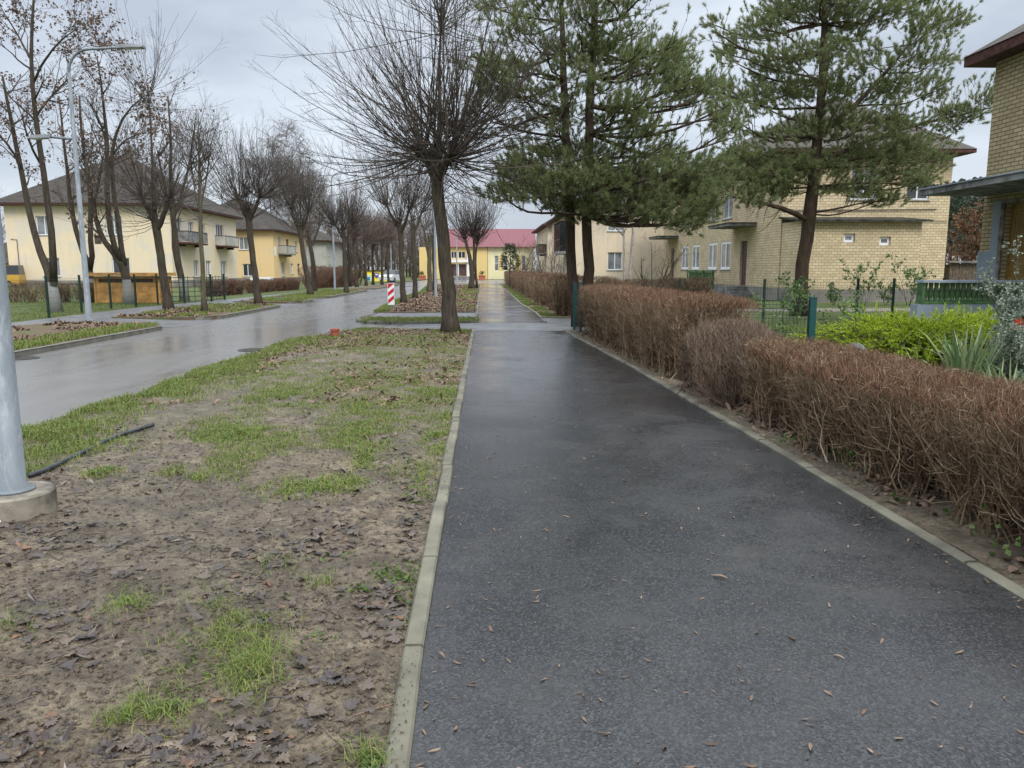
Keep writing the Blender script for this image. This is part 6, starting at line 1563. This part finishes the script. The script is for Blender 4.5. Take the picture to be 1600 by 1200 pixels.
# ================================================================== hedges
def pr_(Y, off): return (atY(pathRo, Y) + off, Y)
hedge('hedge', 'long low clipped bare hedge nearest the camera along the right of the path', [(2.92 + .45, 2.0), (3.28, 3.4), (3.16, 4.6), (2.98, 6.2), (2.95, 8.3)], 0.95, 0.86, 301, 400, 10, tips=1900, rs=0.0050, rt=0.0021, zvar=.035)
g = at(1110, 600, 9.15); hedge('hedge', 'greyish rounded bush between the long low hedge and the taller hedge', [(2.66, 8.6), (2.72, 9.3), (2.80, 10.3)], 1.14, 0.99, 302, 480, 11, ('hedge_grey', 'hedge_grey'), tips=1600, roundish=True, rs=0.004, rt=0.0019, L=(0.08, 0.24), cat='bush')
hedge('hedge', 'taller clipped bare hedge from the grey bush to the teal gate posts', [(2.85, 10.6), (2.62, 13.0), (2.45, 16.0), (2.3, 19.6)], 1.25, 1.22, 333, 430, 10, tips=1000, rs=0.0050, rt=0.0025, zvar=0.03)
hedge('hedge', 'taller hedge return running to the garden gate', [(3.0, 10.95), (3.1, 11.6), (3.15, 12.6)], 0.7, 1.2, 304, 300, 6, tips=900, rs=0.005, rt=0.0028)
fy = np.array([26.2, 30, 36, 44, 55, 68, 82]); hedge('hedge', 'long bare hedge beyond the drive along the far part of the path', [(atY(farRo, y) + 1.15, y) for y in fy], 1.5, 1.38, 305, 75, 6, ('hedge', 'hedge_far'), tips=120, rs=0.009, rt=0.0055, L=(0.2, 0.5), zvar=0.1)
hedge('hedge', 'short end of the far hedge facing the drive', [(1.5, 26.6), (2.4, 26.4), (3.5, 26.6)], 1.2, 1.36, 306, 170, 6, ('hedge', 'hedge_far'), tips=150, rs=0.007, rt=0.004, L=(0.2, 0.5))
hedge('hedge', 'low red-brown hedge in the garden before the brick house windows', [(3.2, 27.6), (5.5, 30), (8.6, 34)], 1.0, 1.22, 307, 110, 6, ('hedge', 'hedge_far'), tips=150, rs=0.008, rt=0.005, L=(0.2, 0.45))
hedge('hedge', 'low brown hedge behind the wire fence in front of the cream house', [(-24.5, 37.2), (-21.5, 37.2), (-19.0, 37.4)], 1.0, 0.95, 308, 110, 6, ('hedge', 'hedge_far'), tips=120, rs=0.009, rt=0.006, L=(0.2, 0.45))
hedge('hedge', 'brown hedge along the left footpath from the railing to the ochre house', [(-17.6, 44), (-17.4, 50), (-16.8, 60)], 1.1, 0.9, 309, 60, 6, ('hedge_far', 'hedge_far'), tips=80, rs=0.012, rt=0.008, L=(0.2, 0.5), zvar=.2)
hedge('hedge', 'tall russet bush mass on the left footpath near the slim lamp post', [(-16.4, 63), (-16, 68), (-15.4, 76)], 2.2, 1.75, 310, 55, 7, ('hedge_far', 'hedge_far'), tips=60, rs=0.014, rt=0.009, L=(0.3, 0.8), zvar=.25)

# ================================================================== garden plants
def juniper(label, x, y, rx, ry, h, n, seed):
    rng = np.random.default_rng(seed); t = thing('juniper_bush', label, 'bush', (x, y, 0))
    a = rng.uniform(0, 2 * math.pi, n); k = rng.uniform(0.15, 1, n) ** .6
    P = np.zeros((n, 6, 3)); tier = rng.choice([0.25, 0.45, 0.62, 0.8, 0.95], n)
    for j in range(6):
        f = j / 5; rr_ = f * k
        P[:, j, 0] = np.cos(a) * rx * rr_; P[:, j, 1] = np.sin(a) * ry * rr_
        P[:, j, 2] = h * tier * np.sin(np.clip(f * 1.5, 0, 1) * math.pi / 2) * (1.08 - 0.35 * rr_ ** 2) + rng.normal(size=n) * .015 * j
    Rr = np.linspace(.014, .004, 6)[None] * np.ones((n, 1)); mb = MB(); mb.tubes(P, Rr, 4, 0); mb.build('stem', M['bark'], t)
    q, r_ = grow(rng, P, Rr, 9, t=(.45, 1), ang=(20, 55), L=(.14, .34), K=4, rf=.6, rtip=.002, up=0.05, wob=.08, lt=.2)
    st = q[:, 0]; d = nrm(q[:, -1] - q[:, 0]); ln = np.linalg.norm(q[:, -1] - q[:, 0], axis=1)
    cb = MB(); needles(rng, st, d, ln, cb, 34, (.022, .05), .014, .55); cb.build('foliage', M['juniper'], t)
juniper('bright yellow-green spreading juniper behind the long hedge', 6.2, 11.6, 1.8, 1.2, 0.76, 560, 401)
juniper('smaller yellow-green juniper patch under the silver shrub', 7.3, 11.9, 0.9, .8, 0.8, 200, 402)
def straps(name, label, x, y, n, h, seed, w_=0.035, lean=0.5):
    rng = np.random.default_rng(seed); mb = MB()
    for q in range(n):
        a = rng.uniform(0, 2 * math.pi); le = rng.uniform(.05, 1) * lean; hh = h * rng.uniform(.6, 1.05); b0 = np.array([rng.normal() * .07, rng.normal() * .06, 0]); u = np.array([math.cos(a), math.sin(a), 0]); s_ = np.array([-math.sin(a + rng.normal() * .5), math.cos(a), 0]); V = []
        bend = rng.uniform(0, .7) if rng.random() < .3 else 0.1
        for k in range(7):
            f = k / 6; c_ = b0 + u * hh * (le * f + bend * f ** 3 * .6) + np.array([0, 0, hh * (f - bend * f ** 4 * .55)]); ww = w_ * (1 - f ** 2.5) * .5 + .001
            V += [tuple(c_ - s_ * ww), tuple(c_ + u * .006 + 0 * s_), tuple(c_ + s_ * ww)]
        mb.add(V, [[k * 3, k * 3 + 1, k * 3 + 4, k * 3 + 3] for k in range(6)] + [[k * 3 + 1, k * 3 + 2, k * 3 + 5, k * 3 + 4] for k in range(6)])
    tag(mb.build(name, M['iris'], None, True, (x, y, 0)), label, 'plant')
p = at(1510, 580, 8.9); straps('iris_plant', 'clump of tall grey-green sword leaves in front of the juniper', p.x, 8.9, 110, 1.0, 411, .048, .42)
p = at(1450, 575, 9.3); straps('iris_plant', 'few drooping strap leaves left of the sword-leaf clump', p.x, 9.3, 16, .72, 412, .03, .7)
p = at(1578, 590, 8.0); straps('iris_plant', 'low arching pale green leaves right of the sword-leaf clump', p.x, 8.0, 60, .72, 413, .028, 1.0)
p = at(1600, 500, 9.6); shrub('silvery grey-leaved shrub at the right picture edge', p.x + .22, 9.6, 1.6, 18, 421, .42, 'twig', 8, leaves=15000, leafmat='silver', leafsize=.036, r=.012, rt=.002)
p = at(1598, 560, 8.9); shrub('lower silvery shrub under the tall silver one', p.x + .05, 9.0, .95, 14, 422, .6, 'twig', 6, leaves=9000, leafmat='silver', leafsize=.033, r=.01, rt=.002)
p = at(1592, 506, 9.0); rng = np.random.default_rng(3); mb = MB(); cards(rng, np.array(p) + rng.normal(size=(26, 3)) * .02, .075, mb); mb.tube([(p.x, p.y, 0), (p.x + .01, p.y, p.z)], .006, 5, 1)
tag(mb.build('red_flower', [M['redpetal'], M['rose']]), 'single orange-red bloom in front of the silvery shrub', 'flower')
for i, (px, Y, h_, lv_, lb) in enumerate(((1318, 13.2, 1.05, 420, 'pale green leafy rose bush right of the garden gate'), (1215, 14.5, 1.15, 300, 'sparse rose stems with pale leaves seen through the garden gate'), (1246, 22.6, 1.5, 260, 'climbing rose against the single pine trunk'), (1346, 33.5, 1.9, 500, 'green rose bush against the lean-to wall'), (1417, 33.8, 1.9, 560, 'green rose bush right of the lean-to windows'), (1382, 34.5, 1.0, 300, 'low green plant at the lean-to foot'), (1300, 34.5, .9, 300, 'small plant by the lean-to plinth left end'))):
    p = at(px, 500, Y); shrub(lb, p.x, Y, h_, 7, 430 + i, .45, 'rose' if i < 3 else 'twig', 4, 'rose bushes in the garden', leaves=lv_, leafmat='rose', leafsize=.055 if Y < 20 else .1, r=.009, rt=.003, cat='rose bush')
p = at(1090, 575, 8.8)
for (px, py, s_, lb) in ((1337, 545, .12, 'grey rounded boulder at the hedge edge before the juniper'),):
    g = at(px, py, 10.2); rng = np.random.default_rng(px); mb = MB(); S_ = 14; V = []; 
    for i in range(9):
        th = math.pi * i / 8
        for j in range(S_):
            ph = 2 * math.pi * j / S_; r_ = s_ * (1 + .18 * (vnoise(np.array([i * .7]), np.array([min(j, S_ - j) * .6]), px)[0] - .5)); V.append((r_ * 1.9 * math.sin(th) * math.cos(ph), r_ * 1.6 * math.sin(th) * math.sin(ph), r_ * 2.9 * math.cos(th)))
    mb.add(V, [[i * S_ + j, (i + 1) * S_ + j, (i + 1) * S_ + (j + 1) % S_, i * S_ + (j + 1) % S_] for i in range(8) for j in range(S_)])
    tag(mb.build('boulder', M['stone'], None, True, (g.x, g.y, 0.27)), lb, 'stone')

# ================================================================== grass, litter, debris
rng = np.random.default_rng(900)
def pts_in(px, py, rx, ry, n, zf=h_verge, z0=0.0):
    a = rng.uniform(0, 2 * math.pi, n); r_ = np.sqrt(rng.uniform(0, 1, n)); out = []
    X = px + np.cos(a) * r_ * rx; Yp = py + np.sin(a) * r_ * ry
    v = 600 - Yp; dy = FPX * math.cos(PITCH) + v * math.sin(PITCH); dz = v * math.cos(PITCH) - FPX * math.sin(PITCH); t_ = (z0 - CAM_H) / dz
    x = (X - 800) * t_; y = dy * t_; ok = (dz < -20); x = x[ok]; y = y[ok]
    return np.stack([x, y, zf(x, y)], 1)
roadRx = [q.x for q in roadR]; roadRy = [q.y for q in roadR]; pLx = [q.x for q in pathLo]; pLy = [q.y for q in pathLo]
def in_verge(P, m=0.02):
    xl = np.interp(P[:, 1], roadRy[:-1], roadRx[:-1]); xr = np.interp(P[:, 1], pLy, pLx)
    return P[(P[:, 0] > xl - m) & (P[:, 0] < xr + m) & (P[:, 1] > 1.3) & (P[:, 1] < 20.6)]
gb = MB()
patches = [(580, 575, 75, 14, 5), (640, 600, 60, 24, 8), (600, 640, 65, 20, 7), (560, 680, 45, 17, 4), (420, 590, 70, 10, 5), (450, 620, 45, 12, 5), (370, 675, 50, 9, 4), (335, 682, 30, 6, 2), (575, 720, 16, 9, 1.2), (515, 757, 38, 11, 2.2), (440, 765, 20, 8, .5), (205, 948, 28, 14, 1.1), (352, 985, 55, 30, 3.6), (395, 1045, 34, 30, 2.6), (370, 1010, 30, 40, 1.4), (290, 1060, 30, 14, .8), (235, 1115, 42, 18, 1.6), (205, 1130, 30, 14, .6), (700, 640, 14, 26, 2), (690, 690, 18, 14, 2.2), (655, 750, 20, 20, .6), (580, 1188, 22, 14, .8), (155, 737, 18, 5, .5), (262, 730, 16, 7, .6), (435, 885, 22, 9, .4), (500, 910, 22, 8, .4), (110, 690, 60, 12, 3.5), (510, 540, 60, 6, 2.5), (660, 560, 30, 8, 2), (690, 530, 25, 6, 1.5), (710, 590, 10, 20, 1.2), (20, 980, 25, 12, .4), (310, 745, 10, 5, .2), (640, 980, 10, 8, .2)]
for (px, py, rx, ry, k) in patches:
    n = int(k * (340 if py > 860 else 1000))
    X = px + rng.normal(size=n) * rx * .86; Yp = np.minimum(py + rng.normal(size=n) * ry * .86, 1240); v = 600 - Yp
    dy = FPX * math.cos(PITCH) + v * math.sin(PITCH); dz = v * math.cos(PITCH) - FPX * math.sin(PITCH); t_ = -CAM_H / dz
    P = in_verge(np.stack([(X - 800) * t_, dy * t_, 0 * t_], 1))
    if len(P) == 0: continue
    sc_ = np.clip(9.0 / P[:, 1].mean(), .5, 3)                       # clumps a hand wide
    nz_ = fbm(P[:, 0] * 5.5 * sc_, P[:, 1] * 4.5 * sc_, 901, 3); P = P[nz_ > rng.uniform(.38, .62, len(P))]
    P[:, 2] = h_verge(P[:, 0], P[:, 1]) - .004
    hh = (0.02 + 0.10 * fbm(P[:, 0] * 4, P[:, 1] * 4, 902, 2)) * rng.uniform(.4, 1.35, len(P))
    blades(rng, P, hh * (0.74 if py > 860 else 0.60), gb, 0.0036 if py > 800 else 0.0065, 1.9)
# dense fringe along the road
n = 46000; yy = 4.0 * (20.3 / 4.0) ** rng.uniform(0, 1, n); xl = np.interp(yy, roadRy[:-1], roadRx[:-1]); off = np.abs(rng.normal(size=n)) * (0.28 + 0.3 * fbm(yy * 1.2, yy * 0, 903, 2)); P = np.stack([xl + off, yy, 0 * yy], 1)
P = P[fbm(P[:, 0] * 2.2, P[:, 1] * 1.6, 904, 4) > rng.uniform(.34, .58, len(P))]; P = in_verge(P, .05); P[:, 2] = h_verge(P[:, 0], P[:, 1]) - .005
blades(rng, P, rng.uniform(.04, .11, len(P)), gb, .008, 1.2)
# scattered thin cover over the verge
n = 110000; yy = 5.2 * (20.3 / 5.2) ** rng.uniform(0, 1, n); xl = np.interp(yy, roadRy[:-1], roadRx[:-1]); xr = np.interp(yy, pLy, pLx); P = np.stack([xl + (xr - xl) * rng.uniform(0, 1, n), yy, 0 * yy], 1)
m_ = fbm(P[:, 0] * 1.3, P[:, 1] * 1.0, 905, 5) + 0.010 * (P[:, 1] - 9); P = P[m_ > rng.uniform(.51, .71, len(P))]; P[:, 2] = h_verge(P[:, 0], P[:, 1]); blades(rng, P, rng.uniform(.02, .06, len(P)), gb, .006, 1.5)
tag(gb.build('grass', M['grass']), 'sparse green grass tufts on the muddy verge', 'grass', None, 'stuff')
# lawn grass on the right and far verges
gb = MB(); n = 26000; P = np.stack([rng.uniform(3.9, 8.0, n), rng.uniform(10.5, 21, n), np.full(n, -.006)], 1); P = P[fbm(P[:, 0], P[:, 1], 906, 3) > .36]; blades(rng, P, rng.uniform(.05, .12, len(P)), gb, .012, .9)
tag(gb.build('lawn_grass', M['grass']), 'green lawn grass seen through the garden gate', 'grass', None, 'stuff')
gb = MB()
for (xf, y0_, y1_, n, w0, w1, hf, thr) in ((lambda y: np.interp(y, [q.y for q in farV], [q.x for q in farV]), 28.4, 70, 16000, 0.0, .5, h_far, .3), (lambda y: np.interp(y, [q.y for q in farLo], [q.x for q in farLo]) - 1.3, 30, 75, 12000, 0, 1.25, h_far, .5), (lambda y: kx(y) - 1.0, 3, 21.5, 16000, 0, .85, h_left, .38), (lambda y: kx(y) - 3.2, 25, 34, 9000, 0, 3.0, h_left, .52), (lambda y: kx(y) - 3.0, 37, 58, 16000, 0, 2.8, h_left, .42)):
    yy = y0_ * (y1_ / y0_) ** rng.uniform(0, 1, n); xx = xf(yy) + rng.uniform(w0, w1, n); P = np.stack([xx, yy, hf(xx, yy)], 1); P = P[fbm(xx * 1.2, yy * .7, 907, 3) > thr]; blades(rng, P, rng.uniform(.06, .14, len(P)), gb, .018, 1.0)
xx = rng.uniform(-24, -15.2, 14000); yy = rng.uniform(22, 36, 14000); P = np.stack([xx, yy, 0 * xx], 1); P = P[(xx < np.interp(yy, [q.y for q in footO], [q.x for q in footO]) - .1) & (fbm(xx, yy, 908, 3) > .42)]; blades(rng, P, rng.uniform(.04, .1, len(P)), gb, .016, 1.0)
xx = rng.uniform(-4.6, -1.0, 4500); yy = rng.uniform(22.95, 24.8, 4500); P = np.stack([xx, yy, 0 * xx + .03], 1); P = P[fbm(xx * 2, yy * 2, 909, 3) > .4]; blades(rng, P, rng.uniform(.05, .11, len(P)), gb, .014, 1.0)
yy = 26 * (75 / 26) ** rng.uniform(0, 1, 12000); xx = np.interp(yy, [q.y for q in farRo], [q.x for q in farRo]) + rng.uniform(0, .55, 12000); P = np.stack([xx, yy, 0 * xx], 1); P = P[fbm(xx * 2, yy * .8, 910, 3) > .46]; blades(rng, P, rng.uniform(.05, .12, len(P)), gb, .018, 1.1)
for (px, py, rx, n) in ((704, 519, .5, 700), (320, 492, .7, 1200)):
    g = G(px, py); a = rng.uniform(0, 6.28, n); r_ = rx * np.sqrt(rng.uniform(.1, 1, n)); P = np.stack([g.x + np.cos(a) * r_, g.y + np.sin(a) * r_, 0 * a + .01], 1); blades(rng, P, rng.uniform(.04, .1, n), gb, .012, 1.0)
tag(gb.build('verge_grass', M['grass']), 'grass on the far verges and beside the left kerb', 'grass', None, 'stuff')
# weeds at the edging
wb_ = MB()
for (px, py, rx, ry, n) in ((620, 895, 42, 18, 80), (640, 925, 20, 22, 60), (655, 780, 24, 12, 40), (610, 905, 40, 10, 40), (585, 1190, 22, 12, 120), (705, 610, 10, 40, 60), (500, 1000, 30, 14, 16), (560, 920, 14, 6, 22), (520, 880, 60, 14, 20), (300, 1040, 50, 30, 26), (280, 1100, 40, 20, 24)):
    P = in_verge(pts_in(px, py, rx, ry, n)); P[:, 2] += .012; cards(rng, P, rng.uniform(.014, .036, len(P)), wb_, 0, .6)
xb = rng.uniform(0, 1, 70); yb = rng.uniform(4, 17, 70); P = np.stack([np.interp(yb, [q.y for q in pathRo], [q.x for q in pathRo]) + .1 + xb * .35, yb, 0 * yb + .02], 1); cards(rng, P, .05, wb_)
for (px, py, n) in ((1013, 567, 60), (1090, 590, 8), (1322, 735, 26), (1560, 868, 20), (1235, 695, 16)):
    g = G(px, py); P = np.array([g.x, g.y, .1]) + rng.normal(size=(n, 3)) * np.array([.09, .09, .06]); cards(rng, P, .045, wb_)
tag(wb_.build('weeds', M['weed']), 'small green weeds along the path edging and hedge foot', 'weeds', None, 'stuff')
# fallen leaves on the soil
lb_ = MB()
n = 7600; yy = 1.7 * (9.5 / 1.7) ** rng.uniform(0, 1, n); xl = np.maximum(np.interp(yy, roadRy[:-1], roadRx[:-1]), -yy * .72 - .3); xr = np.interp(yy, pLy, pLx); xx = xl + (xr - xl) * rng.uniform(0, 1, n)
den = fbm(xx * 1.7, yy * 1.4, 911, 4); P = np.stack([xx, yy, h_verge(xx, yy) + .002], 1); keep = rng.uniform(.50, .68, n) < den; P = P[keep]
k = rng.random(len(P)); P[:, 2] -= .003
m1 = k < .34; m2 = (k >= .34) & (k < .62); m3 = k >= .62
fallen(rng, P[m1], .013 + .043 * rng.random(m1.sum()) ** 1.8, lb_, 'maple', .9, .12); fallen(rng, P[m2], .012 + .04 * rng.random(m2.sum()) ** 1.5, lb_, 'oval', 1.7, .3, 0, .75); fallen(rng, P[m3], .006 + .02 * rng.random(m3.sum()), lb_, 'oval', 1.4, .3, 0, .6)
for (px, py, rx, ry, nn) in ((455, 1090, 140, 66, 50), (250, 880, 220, 40, 60), (90, 1000, 80, 60, 30), (600, 960, 40, 60, 60), (130, 830, 100, 30, 40), (640, 800, 16, 80, 60), (310, 1170, 160, 30, 80), (470, 850, 140, 26, 60)):
    P = in_verge(pts_in(px, py, rx, ry, nn)); P[:, 2] += .004; fallen(rng, P, rng.uniform(.02, .058, len(P)), lb_, 'maple', .8, .11)
tq = 420; yy = 1.8 * (9 / 1.8) ** rng.uniform(0, 1, tq); xl = np.maximum(np.interp(yy, roadRy[:-1], roadRx[:-1]), -yy * .72 - .3); xr = np.interp(yy, pLy, pLx); xx = xl + (xr - xl) * rng.uniform(0, 1, tq); an = rng.uniform(0, 6.28, tq); ln_ = rng.uniform(.02, .11, tq)
q3 = np.stack([np.stack([xx + np.cos(an) * ln_ * f + np.sin(an) * ln_ * .12 * math.sin(f * 3), yy + np.sin(an) * ln_ * f, 0 * xx], 1) for f in (-1, 0, 1)], 1)
q3[:, :, 2] = h_verge(q3[:, :, 0], q3[:, :, 1]) + .004; lb_.tubes(q3, rng.uniform(.0012, .003, (tq, 1)) * np.ones((1, 3)), 4, 0)
tag(lb_.build('fallen_leaves', M['leaf']), 'wet brown fallen leaves on the muddy verge', 'leaves', None, 'stuff')
lb_ = MB()
n = 15000; yy = 9 * (20.4 / 9) ** rng.uniform(0, 1, n); xl = np.interp(yy, roadRy[:-1], roadRx[:-1]); xr = np.interp(yy, pLy, pLx); xx = xl + (xr - xl) * rng.uniform(0, 1, n)
den = fbm(xx * .9, yy * .8, 912, 4) + np.clip((yy - 14) / 16, 0, .4); keep = rng.uniform(.42, .8, n) < den; P = np.stack([xx, yy, h_verge(xx, yy)], 1)[keep]; fallen(rng, P, rng.uniform(.025, .06, len(P)), lb_, 'oval', 1.2, .35, 0, .9)
n = 9000; yy = 28.5 * (75 / 28.5) ** rng.uniform(0, 1, n); xl = np.interp(yy, [q.y for q in farV], [q.x for q in farV]); xr = np.interp(yy, [q.y for q in farLo], [q.x for q in farLo]); xx = xl + (xr - xl) * rng.uniform(.1, 1, n); P = np.stack([xx, yy, h_far(xx, yy)], 1); fallen(rng, P, rng.uniform(.05, .10, n), lb_, 'oval', 1.1, .35, 0, .9)
n = 9000; yy = np.concatenate([rng.uniform(12, 21.8, n // 2), rng.uniform(25, 34, n // 2)]); xx = kx(yy) - rng.uniform(.6, 3.3, n); P = np.stack([xx, yy, h_left(xx, yy)], 1); P = P[fbm(xx * .8, yy * .6, 913, 3) > .42]; fallen(rng, P, rng.uniform(.04, .09, len(P)), lb_, 'oval', 1.2, .4, 0, .9)
# under the hedges
n = 3600; yy = 3.0 * (19.8 / 3.0) ** rng.uniform(0, 1, n); off = np.abs(rng.normal(size=n)) * .22 + .1; xx = np.interp(yy, [q.y for q in pathRo], [q.x for q in pathRo]) + .62 - off * .8; xx = np.maximum(xx, np.interp(yy, [q.y for q in pathRo], [q.x for q in pathRo]) + .03); P = np.stack([xx, yy, h_bed(xx, yy) + .004], 1); P = P[fbm(xx * 2, yy * 1.3, 914, 3) > np.clip(.5 - (yy - 6) * .02, .3, .5)]; fallen(rng, P, rng.uniform(.018, .055, len(P)), lb_, 'oval', 1.2, .4, 0, .85)
tag(lb_.build('leaf_litter', M['leaf_far']), 'brown leaf litter on the far verges and under the hedges', 'leaves', None, 'stuff')
# bits on the path
lb_ = MB(); n = 900; yy = 2.0 * (19 / 2.0) ** rng.uniform(0, 1, n); xl = np.interp(yy, [q.y for q in pathL], [q.x for q in pathL]); xr = np.interp(yy, [q.y for q in pathR], [q.x for q in pathR]); u = np.where(rng.random(n) < .35, rng.beta(.5, 4, n), rng.uniform(0, 1, n)); u = np.where(rng.random(n) < .5, u, 1 - u); u = np.clip(u, .012, .988); P = np.stack([xl + (xr - xl) * u, yy, 0 * yy + .003], 1)
fallen(rng, P, .005 + .024 * rng.random(n) ** 1.6, lb_, 'oval', .8, .1, 0, .5)
for (px, py, s_) in ((1122, 902, .05), (1238, 998, .03), (1500, 1020, .03), (767, 985, .025), (838, 941, .022), (712, 1140, .02), (1266, 1170, .03), (1405, 1155, .024), (1360, 1175, .02)):
    g = G(px, py); fallen(rng, np.array([[g.x, g.y, .004]]), s_, lb_, 'oval', .6, .1, 0, .6)
tag(lb_.build('path_leaves', M['leaf_far']), 'small brown leaf bits scattered over the dark path', 'leaves', None, 'stuff')
# pebbles and clods in the mud
mb = MB(); n = 9000; yy = 1.6 * (8 / 1.6) ** rng.uniform(0, 1, n); xl = np.maximum(np.interp(yy, roadRy[:-1], roadRx[:-1]), -yy * .72 - .3); xr = np.interp(yy, pLy, pLx); xx = xl + (xr - xl) * rng.uniform(0, 1, n); s_ = rng.uniform(.003, .012, n) * rng.uniform(.5, 1.6, n)
V = np.array([(1, 0, 0), (-1, 0, 0), (0, 1, 0), (0, -1, 0), (0, 0, .8), (0, 0, -.8)], float); Fc = np.array([[0, 2, 4], [2, 1, 4], [1, 3, 4], [3, 0, 4], [2, 0, 5], [1, 2, 5], [3, 1, 5], [0, 3, 5]])
VV = (V[None] * rng.uniform(.6, 1.3, (n, 6, 1))) * s_[:, None, None] + np.stack([xx, yy, h_verge(xx, yy) + s_ * .3], 1)[:, None, :]; mb.add(VV.reshape(-1, 3), (np.arange(n)[:, None, None] * 6 + Fc[None]).reshape(-1, 3))
n2 = 1100; yy = 1.9 * (16 / 1.9) ** rng.uniform(0, 1, n2); off = np.abs(rng.normal(size=n2)) * .045; xx = np.interp(yy, pLy, pLx) - .01 + off; s_ = rng.uniform(.001, .0045, n2) * np.where(fbm(yy * 1.5, yy * 0, 915, 3) > .5, 1.3, .6)
VV = (V[None] * rng.uniform(.6, 1.3, (n2, 6, 1))) * s_[:, None, None] + np.stack([xx, yy, np.where(xx < np.interp(yy, pLy, pLx) + .084, .0235, .001)], 1)[:, None, :]; mb.add(VV.reshape(-1, 3), (np.arange(n2)[:, None, None] * 6 + Fc[None]).reshape(-1, 3))
tag(mb.build('clods', M['soil'], None, True), 'small clods of earth in the muddy verge', 'earth clods', None, 'stuff')
